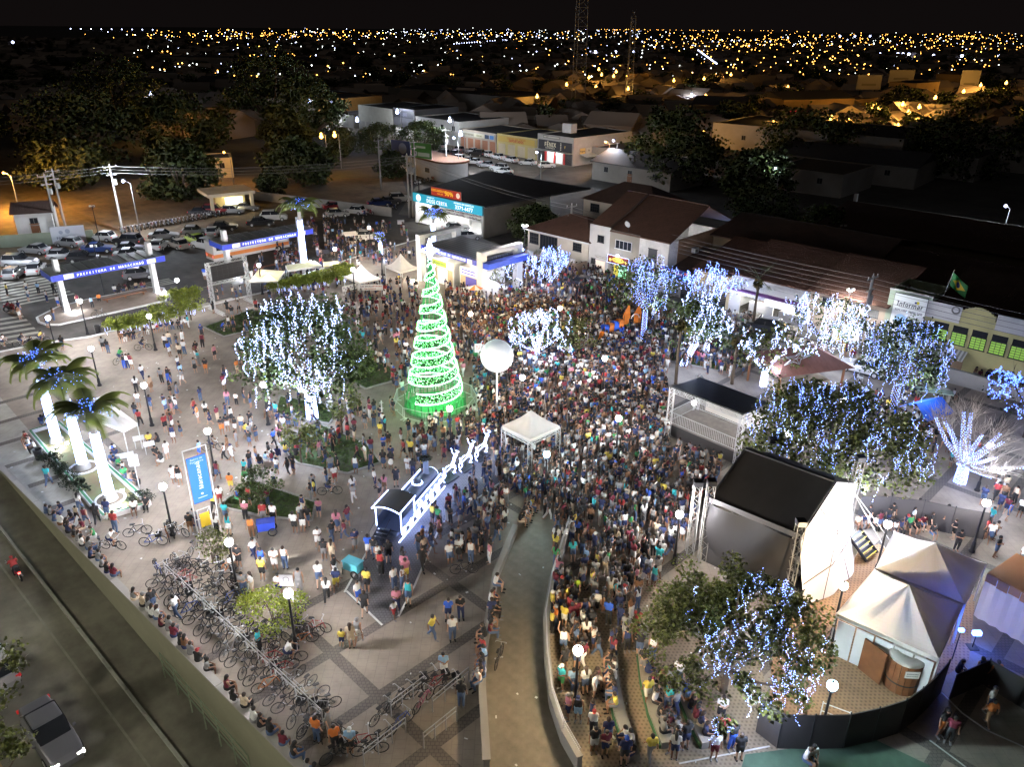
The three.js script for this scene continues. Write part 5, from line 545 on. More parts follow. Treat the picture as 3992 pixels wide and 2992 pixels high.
function royalPalm(label, x, z, h, o = {}) {
  const t = thing('royal_palm', label, 'palm tree', [x,0.05, z], o.turn || 0, 'palms with lit trunks'), s = o.s || 1; seed(o.seed || 9);
  part('trunk', new B().bar([0,0,0], [0, h,0],0.3 * s,12,0.2 * s), M.concrete, t); part('trunk_base', new B().lathe([[0.55 * s,0], [0.5 * s,0.3], [0.36 * s,0.55]],0,0,0), M.concrete, t);
  const c = [], top = o.wrapTop || h * 0.86; for (let i = 0; i <= 60 * 10; i++) { const u = i / 600, a = i / 10 * 6.283, r = mixn(0.33,0.26, u) * s; c.push(V3(Math.cos(a) * r, mixn(0.55, top, u), Math.sin(a) * r)); } part('light_rope', new THREE.TubeGeometry(new THREE.CatmullRomCurve3(c),620,0.045,4), glow(2.2,3,6.5), t); part('added_uplight', new B().box(0.75,0.1,0.75,0.22,0.16,0.22), M.led, t); { const u = new THREE.SpotLight(new THREE.Color(0.9,0.95,1),420 * s,0,0.42,0.6); u.position.set(0.75,0.3,0.75); u.target.position.set(0.1, h + 1,0.1); u.castShadow = true; u.name = 'added_uplight_light'; t.add(u, u.target); } part('crownshaft', new B().bar([0, h,0], [0, h + 0.9 * s,0],0.2 * s,10,0.12 * s), stem, t);  // spotlight at the palm foot is added to brighten the fronds
  for (let i = 0; i < (o.n || 20); i++) { const f = part('frond', s > 0.8 ? frondLong : frondShort, M.frond, t); f.position.y = h + 0.75 * s; f.rotation.set(rr(-0.35,0.55) * -1, i * 2.4 + rr(-0.2,0.2),0, 'YXZ'); f.scale.setScalar(s * rr(0.85,1.05)); }
  const bl = []; for (let i = 0; i < (o.bulbs || 150); i++) { const a = rnd() * 6.283, r = rr(0.2,1.5) * s; bl.push([Math.cos(a) * r, h + 0.9 * s + rr(-0.5,0.6) - r * 0.1, Math.sin(a) * r]); } stuffPart('fairy_lights', bulbs(bl,0.036), M.bulbblue, t); lightAt(t,0.2, h * 0.5,0.7, [0.7,0.8,1],34 * s,25); lightAt(t,0.5, h * 0.25,0.6, [0.7,0.8,1],20 * s,25); return t;
}
const stem = mat([0.06,0.16,0.04],0.6);
royalPalm('tall palm with glowing white trunk, furthest back of three in the grassy bed',-35.6,-53.4,6.3, { seed: 1, turn: 0.4 }); royalPalm('tall palm with glowing white trunk, middle of three in the grassy bed',-31.5,-49.4,6.5, { seed: 2, turn: 1 }); royalPalm('tall palm with glowing white trunk, nearest of three in the grassy bed',-27.6,-45.3,6.1, { seed: 3, turn: 2, bulbs: 220 });
royalPalm('single tall palm with glowing white trunk rising from the long yellow hedge',-27.6,-100.1,8, { seed: 4, s: 1.15 }); royalPalm('short palm with lit trunk among stalls left of the police post',-18.5,-106.6,2.8, { seed: 5, s: 0.6, n: 12, bulbs: 60 }); royalPalm('palm full of blue lights in front of the pharmacy',-11.6,-111.6,4.6, { seed: 6, s: 0.95, bulbs: 420 });
function fanPalm(label, x, z, h, sd) { seed(sd); const t = thing('fan_palm', label, 'palm tree', [x,0.05, z], rnd() * 6); part('trunk', new B().bar([0,0,0], [0.1, h * 0.5,0],0.17,8,0.14).bar([0.1, h * 0.5,0], [0, h,0],0.14,8,0.13), M.bark, t); for (let i = 0; i < 20; i++) { const b = new B(), L = rr(1.1,1.6), R = rr(1.2,1.5); b.bar([0,0,0], [0,0, L],0.02,4); for (let k = -6; k <= 6; k++) { const a = k * 0.17; b.tri([Math.sin(a - 0.06) * 0.3,0, L + Math.cos(a) * 0.3 - 0.25], [Math.sin(a + 0.06) * 0.3,0, L + Math.cos(a) * 0.3 - 0.25], [Math.sin(a) * R,-0.14 - 0.1 * Math.abs(k) / 6, L + Math.cos(a) * R - 0.2]); } const f = part('frond', b, i > 16 ? M.leafolive : M.leafmid, t); f.position.y = h; f.rotation.set(-rr(-0.9,1), i * 2.4,0, 'YXZ'); } part('dead_leaf_skirt', foliage([[0, h - 0.5,0,0.42], [0, h - 0.9,0,0.3]],50,0.4), mat([0.14,0.1,0.03],0.9), t); }
fanPalm('dark fan palm, left of the three among the lit trees',15.1,-65.3,6.4,61); fanPalm('dark fan palm, front right of the three among the lit trees',20.3,-65.4,4.9,62); fanPalm('dark fan palm standing before the snack bar, tallest at the back',26,-79.3,6,63);
{ // palm bed: soil, kerb with green edge, shrubs, rings at the trunks
  const bed = [[-38.4,-54.7], [-36.9,-56.2], [-25.2,-45.2], [-24.6,-44.6], [-26.9,-43], [-28.4,-44.4]]; structure('palm_bed', new B().prism(bed,0.1,0.1), mat([0.24,0.22,0.1],0.95, { map: T.grass }), 'dry grassy bed under the three lit palms');
  const k = new B(), gk = new B(); bed.forEach((a, i) => { const c = bed[(i + 1) % bed.length]; k.beam([a[0],0.2, a[1]], [c[0],0.2, c[1]],0.3,0.36); gk.beam([a[0],0.39, a[1]], [c[0],0.39, c[1]],0.16,0.012); }); const t = thing('bed_kerb', 'pale sitting kerb with a green stripe round the palm bed', 'kerb'); part('kerb_stone', k, M.kerb, t); part('green_stripe', gk, mat([0.04,0.17,0.07],0.8), t);
  [[-34.4,-50,0.8], [-33.2,-48.9,0.7], [-32.3,-48.1,0.6], [-31.2,-47.1,0.75], [-30.2,-46.3,0.7], [-25.4,-45,0.7]].forEach(([x, z, r], i) => tree('low dark shrub in the palm bed, ' + ['nearest the furthest palm', 'second from the furthest palm', 'before the middle palm', 'behind the walking family', 'towards the nearest palm', 'by the sign at the bed corner'][i], x, z, { name: 'shrub', seed: 80 + i, h: 0.8, r, y0: 0.15, n: 10, cr: 0.3, per: 60, leaf: 0.12, mat: M.leafdark, w: 0.04, group: 'shrubs in the palm bed' }));
  for (const [x, z, w] of [[-31.5,-49.4, 'middle'], [-27.6,-45.3, 'nearest']]) { const r = thing('tree_ring', 'white ring kerb round the foot of the ' + w + ' lit palm', 'tree ring', [x,0.12, z]); part('ring', new THREE.TorusGeometry(0.95,0.1,6,24).rotateX(PI / 2), M.kerb, r); part('soil', new B().add(new THREE.CylinderGeometry(0.9,0.9,0.04,20)), mat([0.12,0.09,0.06],1), r); }
  for (const [x, z, w] of [[-35,-52.2, 'back'], [-26.5,-44.2, 'front']]) { const l = thing('ground_spotlight', 'small bright spotlight on the grass at the ' + w + ' of the palm bed', 'spotlight', [x,0.12, z]); part('lamp_body', new B().box(0,0.06,0,0.26,0.12,0.22), M.iron, l); part('lamp_lens', bx(0,0.14,0,0.22,0.04,0.18), M.led, l); lightAt(l,0,0.35,0, [0.8,0.88,1],26); }
}
function hedge(label, spots, sd) { seed(sd); const t = thing('hedge', label, 'hedge', [spots[0][0],0, spots[0][1]]), cl = [], st = new B(), bl = []; for (const [x, z, r, y0, y1] of spots) { const dx = x - spots[0][0], dz = z - spots[0][1]; for (let i = 0; i < 44; i++) { const a = rnd() * 6.28, q = r * Math.sqrt(rnd()); cl.push([dx + Math.cos(a) * q, rr(y0, y1), dz + Math.sin(a) * q,0.42]); } st.bar([dx,0, dz], [dx, y0 + 0.3, dz],0.09); for (let i = 0; i < 14; i++) { const a = rnd() * 6.28; let y = y0 + rr(-0.2,0.2); for (let j = 0; j < 3; j++) { bl.push([dx + Math.cos(a) * r * 1.05, y, dz + Math.sin(a) * r * 1.05]); y -= 0.13; } } } part('foliage', foliage(cl,60,0.16), M.leafyellow, t); part('stems', st, M.bark, t); stuffPart('fairy_lights', bulbs(bl,0.03), M.bulbwhite, t); }
hedge('clipped yellow green hedge trees with icicle lights by the first bus canopy', [[-41,-75.6,1.1,1.2,2.1], [-39.8,-76.6,1.1,1.2,2.1], [-38.7,-77.6,1.1,1.2,2.1], [-37.5,-78.8,1.2,1.2,2.5], [-36.4,-80.3,1.6,1.4,3.6], [-35.6,-81.2,1.5,1.4,3.6]],51);
hedge('long clipped yellow green hedge under the single tall palm', [[-28.4,-90,1.1,1.1,1.9], [-27,-91,1.1,1.1,1.9], [-25.6,-91.6,1.2,1.1,2], [-24.3,-92.6,1.2,1.1,2.1], [-23,-93.3,1.3,1.1,2.2], [-21.8,-94.6,1.3,1.1,2.5]],52);
hedge('short clipped yellow green hedge ending near the small white tents', [[-21.4,-96.2,1.1,1,2]],53);
// ---------- lamp posts of the square ----------
{
  const L = [ // [sheet, x, y of the lantern, power, kind, where]
    [4,690,945,46,0, 'between the first bus canopy and the hedge'], [4,415,1090,46,0, 'at the tip of the bus island'], [4,1285,1075,44,0, 'before the clipped hedge trees'], [4,785,1355,44,0, 'right behind the three lit palms'], [4,1525,765,40,0, 'between bus canopy and big black screen'], [8,1240,15,46,0, 'beside the snack stall awning'], [8,1790,410,48,0, 'between big lit tree and blue banner'], [8,1405,890,46,0, 'at the corner of the palm bed'], [8,1975,1370,46,0, 'over the upper end of the bicycle rack'],
    [5,970,310,40,1, 'by the street stalls left of the police post'], [5,675,495,42,0, 'right of the single tall palm'], [5,1070,485,42,0, 'between the single palm and the white tents'], [5,20,635,40,0, 'behind the yellow food carts'], [5,830,670,42,0, 'at the printed white tent'], [5,2030,810,44,1, 'right of the police post'], [5,1845,1055,40,1, 'right of the upper green cone'], [5,1445,1185,34,0, 'seen beside the left edge of the green cone'], [5,1525,640,30,1, 'right behind the star of the green cone'], [9,55,8,44,0, 'left of the big lit trunk'], [9,1665,215,46,1, 'at the foot of the green cone'],
    [6,405,1005,44,1, 'above the low white lit tree'], [6,790,1440,44,0, 'below the playground'], [6,80,1605,44,0, 'below the white balloon'], [10,910,300,44,0, 'in the thick of the crowd'], [10,290,610,34,2, 'glowing blue green beside the truss tent'], [10,1435,1130,48,0, 'left of the black stage tower'], [11,650,140,44,0, 'between the huge tree and the hanging light tree'], [11,165,430,40,0, 'inside the huge spreading tree'], [11,1920,540,46,0, 'in the branches of the bare tree'], [11,1885,1030,46,0, 'right of the black fence wall'], [11,1035,1215,46,0, 'behind the white marquee'], [13,275,170,46,0, 'with a square sign above the bicycles'], [14,560,665,46,1, 'at the ramp railing among spectators'], [15,653,105,42,1, 'warm at the corner of the front marquee'], [15,557,967,42,2, 'cold inside the fenced yard']];
  let proto = null;
  for (const [c, x, y, I, k, where] of L) {
    const p = K(c, x, y,3.62), lab = ['black lamp post with white glowing lantern ', 'black lamp post with warm glowing lantern ', 'black lamp post with blue green glowing lantern '][k] + where;
    const t = thing('lamp_post', lab, 'lamp post', [p[0],0.06, p[1]],0, 'lamp posts of the square');
    if (!proto) { proto = {}; proto.base = new B().lathe([[0.2,0], [0.2,0.12], [0.13,0.2], [0.12,0.7], [0.08,0.78]],0,0,0,10).build(); proto.pole = new B().bar([0,0.7,0], [0,3.3,0],0.075,10,0.055).build(); proto.frame = new B().lathe([[0.05,3.28], [0.16,3.34], [0.16,3.38], [0.05,3.38]],0,0,0,8).build(); proto.cap = new B().lathe([[0.09,3.85], [0.03,3.92], [0,4.0]],0,0,0,8).build(); proto.globe = new B().lathe([[0.01,3.39], [0.13,3.42], [0.22,3.53], [0.243,3.66], [0.2,3.79], [0.1,3.86], [0.01,3.87]],0,0,0,16).build(); }
    part('pole_foot', proto.base, M.iron, t); part('pole', proto.pole, M.iron, t); part('lantern_holder', proto.frame, M.iron, t); part('finial', proto.cap, M.iron, t); part('lamp_globe', proto.globe, [M.lamp, M.lampwarm, M.lampcool][k], t); lightAt(t,0,3.62,0, [[0.97,0.95,1], [1,0.78,0.5], [0.72,0.93,1]][k], I * 3.7,8);
    if (where.startsWith('with a square')) { board('sign_plate', t,0,4.5,0.02,0.7,0.7, print(0.7,0.7,96, (g, w, h) => { g.fillStyle = '#e8e8f0'; g.fillRect(0,0, w, h); g.strokeStyle = '#8a8a98'; g.lineWidth = 4; g.beginPath(); g.arc(w / 2, h * 0.42,20,0,7); g.stroke(); })); }
  }
}
// ---------- the green spiral cone ----------
{
  const t = thing('christmas_tree', 'tall cone of spiralling green light ribbons edged in white, star on top', 'christmas tree', [-6.6,0.06,-60.3]), H = 13, y0 = 1.15, turns = 8.2, R = (y) => 2.62 * (1 - y / (H + 0.35)) + 0.06, A0 = 2.2;
  const yAt = (u) => y0 + (H - y0 - 0.2) * (1 - Math.pow(1 - u,1.12)) , wAt = (u) => mixn(0.86,0.42, u), N = 620, rib = new B(), lo = [], hi = []; seed(5);
  const P = (u, v, out = 0) => { const a = A0 - u * turns * 2 * PI, y = yAt(u) + wAt(u) * v, r = R(y) + out; return [Math.cos(a) * r, y, Math.sin(a) * r]; };
  for (let i = 0; i < N; i++) { const u = i / N, w = (i + 1) / N; rib.quad(P(u,0), P(w,0), P(w,1), P(u,1)); } for (let i = 0; i <= 420; i++) { lo.push(V3(...P(i / 420,0))); hi.push(V3(...P(i / 420,1))); }
  part('ribbon', rib, mat([0.015,0.085,0.02],0.8), t); part('light_tube', new THREE.TubeGeometry(new THREE.CatmullRomCurve3(lo),640,0.045,5), M.neongreen, t); part('light_tube', new THREE.TubeGeometry(new THREE.CatmullRomCurve3(hi),640,0.045,5), M.neongreen, t);
  const bl = []; for (let i = 0; i < 5200; i++) { const u = 1 - Math.sqrt(rnd()); const q = P(u, rr(0.05,0.95), (i % 2 ? 1 : -1) * 0.05); bl.push([...q, rr(0.7,1.3)]); } stuffPart('green_bulbs', bulbs(bl,0.036), M.bulbgreen, t);
  const fr = new B(); for (let i = 0; i < 12; i++) { const a = i / 12 * 6.283; fr.bar([Math.cos(a) * 2.58,0, Math.sin(a) * 2.58], [0, H,0],0.03,4); } for (const y of [0.1,1.1]) for (let i = 0; i < 24; i++) { const a = i / 24 * 6.283, b = (i + 1) / 24 * 6.283; fr.bar([Math.cos(a) * R(y), y, Math.sin(a) * R(y)], [Math.cos(b) * R(y), y, Math.sin(b) * R(y)],0.03,4); } part('cone_frame', fr, M.green, t); const bb = new B(); for (let i = 0; i < 26; i++) { const a = i / 26 * 6.283; bb.bar([Math.cos(a) * 2.6,0, Math.sin(a) * 2.6], [Math.cos(a) * 2.6,1.15, Math.sin(a) * 2.6],0.035,4); } part('base_bars', bb, mat([0.03,0.14,0.05],0.7), t); part('inner_carpet', new B().add(new THREE.CylinderGeometry(2.55,2.55,0.05,28), new THREE.Matrix4().makeTranslation(0,0.12,0)), mat([0.03,0.22,0.07],0.95), t);
  const st = part('star', starGeo(0.95,0.3,0.05), glow(5,5.6,8.5), t); st.position.set(0, H + 0.75,0); const s2 = part('star_ray', starGeo(0.8,0.26,0.045), glow(5,5.6,8.5), st); s2.rotation.y = PI / 2; part('star_core', new B().ball(0,0,0,0.2), glow(6,6.4,8), st); part('star_mast', new B().bar([0, H - 0.3,0], [0, H + 1.9,0],0.03), M.iron, t);
  for (const [y, I] of [[1.6,26], [3.6,22], [6,15], [9,9]]) lightAt(t,0, y,0, [0.25,1,0.35], I,60); lightAt(t,0, H + 0.8,0, [0.85,0.9,1],12,10);
  function starGeo(R1, R2, r) { const b = new B(), pts = []; for (let i = 0; i < 8; i++) { const a = i / 8 * 6.283 + PI / 2, q = i % 2 ? R2 : (i % 4 ? R1 * 0.75 : R1); pts.push([Math.cos(a) * q, Math.sin(a) * q,0]); } pts.push(pts[0]); return b.path(pts, r,6).build(); }
  // crowd barriers round its foot, each a piece of its own
  let k = 0; for (let i = 0; i < 11; i++) { const a = i / 11 * 6.283 + 0.3, x = -6.6 + Math.cos(a) * 3.4, z = -60.3 + Math.sin(a) * 3.4; const b = thing('crowd_barrier', 'metal crowd barrier round the green cone, ' + (Math.sin(a) > 0.3 ? 'in front' : Math.sin(a) < -0.3 ? 'behind' : Math.cos(a) > 0 ? 'right side' : 'left side'), 'barrier', [x,0.06, z], PI / 2 - a, 'barriers round the green cone'); const f = new B(); f.bar([-1.1,0.1,0], [-1.1,1.1,0],0.025).bar([1.1,0.1,0], [1.1,1.1,0],0.025).bar([-1.1,1.1,0], [1.1,1.1,0],0.025).bar([-1.1,0.22,0], [1.1,0.22,0],0.025); part('frame', f, M.alu, b); const v = new B(); for (let j = -7; j <= 7; j++) v.bar([j * 0.14,0.22,0], [j * 0.14,1.1,0],0.009,4); part('bars', v, M.steel, b); part('feet', new B().box(-0.9,0.04,0,0.06,0.05,0.6).box(0.9,0.04,0,0.06,0.05,0.6), M.alu, b); }
}
// ---------- the lit train and its reindeer ----------
{
  const TURN = Math.atan2(0.333,-0.943), t = thing('light_train', 'dark steam locomotive outlined in white neon, walk-in cab at its rear', 'train display', [-7.8,0.08,-41.4], TURN), body = mat([0.075,0.1,0.16],0.5), nz = (pts, r = 0.035) => { const b = new B(); b.path(pts, r,6); return b; };
  // local z runs forward, -x is the side towards the crowd
  part('chassis', new B().box(0,0.34,3.6,1.3,0.24,7.6), body, t);
  const cab = part('cab', new B().box(0,0.5,0.9,1.7,0.1,1.9).box(-0.82,0.9,0.95,0.06,0.75,1.8).box(0.82,0.9,0.95,0.06,0.75,1.8).box(0,1.1,1.84,1.66,1.1,0.06).box(-0.82,1.3,0.06,0.08,1.6,0.08).box(0.82,1.3,0.06,0.08,1.6,0.08).box(-0.82,1.3,1.82,0.08,1.6,0.08).box(0.82,1.3,1.82,0.08,1.6,0.08), body, t);
  const arch = (z) => { const r = []; for (let i = 0; i <= 8; i++) { const u = i / 8 * 2 - 1; r.push([u * 0.98,2.08 + 0.24 * (1 - u * u), z]); } return r; }, a0 = arch(-0.3), a1 = arch(1.95), rf = new B(); for (let i = 0; i < 8; i++) rf.quad(a0[i], a0[i + 1], a1[i + 1], a1[i]).quad([a0[i][0], a0[i][1] - 0.06, a0[i][2]], [a1[i][0], a1[i][1] - 0.06, a1[i][2]], [a1[i + 1][0], a1[i + 1][1] - 0.06, a1[i + 1][2]], [a0[i + 1][0], a0[i + 1][1] - 0.06, a0[i + 1][2]]);
  part('cab_roof', rf, mat([0.035,0.032,0.034],0.7), t); part('neon_tube', nz([...a0]), M.neon, t); part('neon_tube', nz([a0[0], a1[0]]), M.neon, t); part('neon_tube', nz([a0[8], a1[8]]), M.neon, t); part('neon_tube', nz([[-0.9,0.55,0], [-0.9,2.05,0], [-0.9,2.05,1.9], [-0.9,0.55,1.9], [-0.9,0.55,0]]), M.neon, t); part('neon_tube', nz([[0.88,0.6,0], [0.88,2.05,0]]), M.neon, t);
  part('boiler', new B().bar([0,1.0,1.9], [0,1.0,6.4],0.56,18).box(0,0.75,4.1,1.5,0.5,4.4), body, t); part('side_tank', new B().box(-0.72,1.0,4.1,0.12,0.36,4.4).box(0.72,1.0,4.1,0.12,0.36,4.4), body, t); part('neon_tube', nz([[-0.8,1.24,1.95], [-0.8,1.24,6.3]],0.04), M.neon, t); part('neon_tube', nz([[0.8,1.24,1.95], [0.8,1.24,6.3]],0.04), M.neon, t);
  const ch = part('chimney', new B().lathe([[0.3,1.4], [0.2,1.6], [0.2,2.4], [0.32,2.75], [0.3,2.8]],0,0,5.6,16), mat([0.12,0.16,0.24],0.5), t); seed(3); part('wreath', foliage(Array.from({ length: 14 }, (_, i) => [Math.cos(i / 14 * 6.28) * 0.32,2.72,5.6 + Math.sin(i / 14 * 6.28) * 0.32,0.1]),20,0.12), M.leafdark, ch);
  for (const [z, r] of [[2.5,0.3], [4.2,0.3]]) { part('steam_dome', new B().lathe([[r,1.45], [r,1.66], [r * 0.6,1.84], [0.01,1.9]],0,0, z,14), body, t); part('neon_tube', new THREE.TorusGeometry(r + 0.04,0.05,6,20).rotateX(PI / 2), M.neon, t).position.set(0,1.55, z); }
  for (const s of [-1,1]) for (let i = 0; i < 6; i++) { const w = part('wheel', new B().add(new THREE.TorusGeometry(0.26,0.035,6,18).rotateY(PI / 2), new THREE.Matrix4().makeTranslation(0,0,0)), M.neon, t); w.position.set(s * 0.86,0.36,0.35 + i * 1.05); const sp = new B(); for (let j = 0; j < 4; j++) { const a = j * PI / 4; sp.bar([0, Math.cos(a) * 0.25, Math.sin(a) * 0.25], [0, -Math.cos(a) * 0.25, -Math.sin(a) * 0.25],0.014,4); } part('spokes', sp, M.neon, w); }
  part('neon_tube', nz([[-0.95,0.06,-0.5], [-0.95,0.06,6.6]],0.045), M.neon, t); part('neon_tube', nz([[-0.86,0.64,1.9], [-0.86,0.64,6.4]],0.03), M.neon, t); const rod = []; for (let i = 0; i <= 30; i++) rod.push([-0.9,0.86 + 0.16 * Math.sin(i * 0.9),3.6 + i * 0.1]); part('neon_tube', nz(rod,0.03), M.neon, t);
  const cc = new B(); for (let i = -3; i <= 3; i++) cc.bar([i * 0.22,0.6,6.5], [i * 0.1,0.08,7.2],0.03,4); part('cow_catcher', cc, body, t); part('front_neon', new B().path([[-0.7,0.6,6.6], [0,0.1,7.25], [0.7,0.6,6.6]],0.04), M.neon, t); part('front_ring', new THREE.TorusGeometry(0.5,0.04,6,22), M.neon, t).position.set(0,1,6.45);
  const num = new B(); num.path([[-0.93,0.98,2.4], [-0.93,1.2,2.5], [-0.93,0.78,2.5]],0.028).path([[-0.93,1.15,2.72], [-0.93,1.2,2.85], [-0.93,1.05,2.95], [-0.93,0.78,2.7], [-0.93,0.78,3]],0.028); part('neon_number', num, M.neon, t);
  const stp = new B(); for (let i = 0; i < 4; i++) stp.box(0.3,0.12 + i * 0.11,-1.1 + i * 0.27,0.9,0.04,0.24); stp.beam([-0.15,0.1,-1.2], [-0.15,0.55,0],0.05,0.1).beam([0.75,0.1,-1.2], [0.75,0.55,0],0.05,0.1); for (const x of [-0.15,0.75]) stp.bar([x,0.1,-1.2], [x,0.9,-1.2],0.02).bar([x,0.9,-1.2], [x,1.35,-0.05],0.02); part('stairs', stp, M.iron, t);
  for (const [x, y, z, I] of [[-1.6,0.6,1.2,9], [-1.6,0.6,3.6,10], [-1.6,0.6,6,9], [0,2.2,0.9,3], [1.4,1.3,4.5,4]]) lightAt(t, x, y, z, [0.4,0.52,1], I,30);
  // reindeer drawn in neon tube
  const spl = (pts, r) => new THREE.TubeGeometry(new THREE.CatmullRomCurve3(pts.map((q) => V3(...q))), pts.length * 6, r || 0.034,6);
  for (const [x, z, label] of [[-4.5,-48.4, 'neon reindeer nearest the locomotive'], [-3.4,-49.9, 'neon reindeer in the middle of the three'], [-2.3,-51.5, 'neon reindeer leading, nearest the truss tent']]) {
    const d = thing('neon_reindeer', label, 'reindeer display', [x,0.1, z], Math.atan2(0.58,-0.81), 'three neon reindeer');
    part('body_outline', spl([[0,0.95,-0.55], [0,1.08,-0.2], [0,1.05,0.2], [0,1.2,0.42], [0,1.5,0.55], [0,1.62,0.75], [0,1.52,0.98], [0,1.42,0.8], [0,1.2,0.68], [0,0.9,0.5], [0,0.78,0.1], [0,0.72,-0.3], [0,0.78,-0.56], [0,0.95,-0.55]]), M.neon, d);
    for (const s of [-0.14,0.14]) { part('leg', spl([[0,0.8,0.4], [s,0.62,0.75 + s], [s,0.4,0.6 + s * 2], [s,0.28,0.72 + s]]), M.neon, d); part('leg', spl([[0,0.8,-0.45], [s,0.5,-0.55], [s,0.34,-0.72 + s], [s,0.02,-0.5 + s]]), M.neon, d); part('antler', spl([[0,1.62,0.7], [s,1.85,0.6], [s * 2.4,2,0.75], [s * 1.6,2.15,0.55]],0.026), M.neon, d); }
    part('tail', spl([[0,0.97,-0.55], [0,1.1,-0.66], [0,1.16,-0.6]],0.026), M.neon, d); part('stand', new B().box(0,0.05,0,0.9,0.06,1.3).bar([0,0.05,0], [0,0.75,0],0.025), M.iron, d); lightAt(d,-0.5,1,0.1, [0.42,0.54,1],5,25);
  }
  for (let i = 0; i < 8; i++) { const u = i / 7, px = mixn(-6.6,-4.9, u), pz = mixn(-41.2,-46.4, u), q = thing('rope_stanchion', 'thin dark post of the train\'s rope line', 'stanchion', [px + 1.3,0.08, pz + 0.5],0, 'posts keeping people off the train'); part('post', new B().bar([0,0,0], [0,0.95,0],0.025), M.iron, q); part('foot', new B().bar([0,0,0], [0,0.04,0],0.14,10), M.iron, q); }
}
{ // white balloon on a pole, an even glow added to its skin
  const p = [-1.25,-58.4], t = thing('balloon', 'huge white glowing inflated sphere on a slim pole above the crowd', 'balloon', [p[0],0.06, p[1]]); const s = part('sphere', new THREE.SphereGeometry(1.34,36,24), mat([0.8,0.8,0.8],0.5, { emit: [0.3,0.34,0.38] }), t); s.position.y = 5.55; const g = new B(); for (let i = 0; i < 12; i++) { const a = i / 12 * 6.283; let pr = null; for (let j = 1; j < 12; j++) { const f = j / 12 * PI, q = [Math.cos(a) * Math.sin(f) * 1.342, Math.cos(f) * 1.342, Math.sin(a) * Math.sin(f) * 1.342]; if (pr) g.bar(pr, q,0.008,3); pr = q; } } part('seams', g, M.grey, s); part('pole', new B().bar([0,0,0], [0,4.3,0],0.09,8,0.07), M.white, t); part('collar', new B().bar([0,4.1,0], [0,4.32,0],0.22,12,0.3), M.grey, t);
}
// truss: four chords with zigzag bracing
function trussGeo(a, b, w = 0.36) { const B0 = new B(), A = V3(...a), C = V3(...b), d = C.clone().sub(A), L = d.length(), z = d.clone().normalize(); let x = Math.abs(z.y) > 0.9 ? V3(1,0,0) : V3(0,1,0); const y = z.clone().cross(x).normalize(); x = y.clone().cross(z).normalize(); const at = (i, j, u) => A.clone().addScaledVector(z, u).addScaledVector(x, i * w / 2).addScaledVector(y, j * w / 2).toArray(); for (const [i, j] of [[1,1], [1,-1], [-1,1], [-1,-1]]) B0.bar(at(i, j,0), at(i, j, L),0.03,5); const n = Math.max(2, Math.round(L / w)); for (let k = 0; k < n; k++) { const u = k / n * L, v = (k + 1) / n * L, s = k % 2 ? 1 : -1; B0.bar(at(1, -s, u), at(1, s, v),0.016,4).bar(at(-1, s, u), at(-1, -s, v),0.016,4).bar(at(-s,1, u), at(s,1, v),0.016,4).bar(at(s,-1, u), at(-s,-1, v),0.016,4); } return B0; }
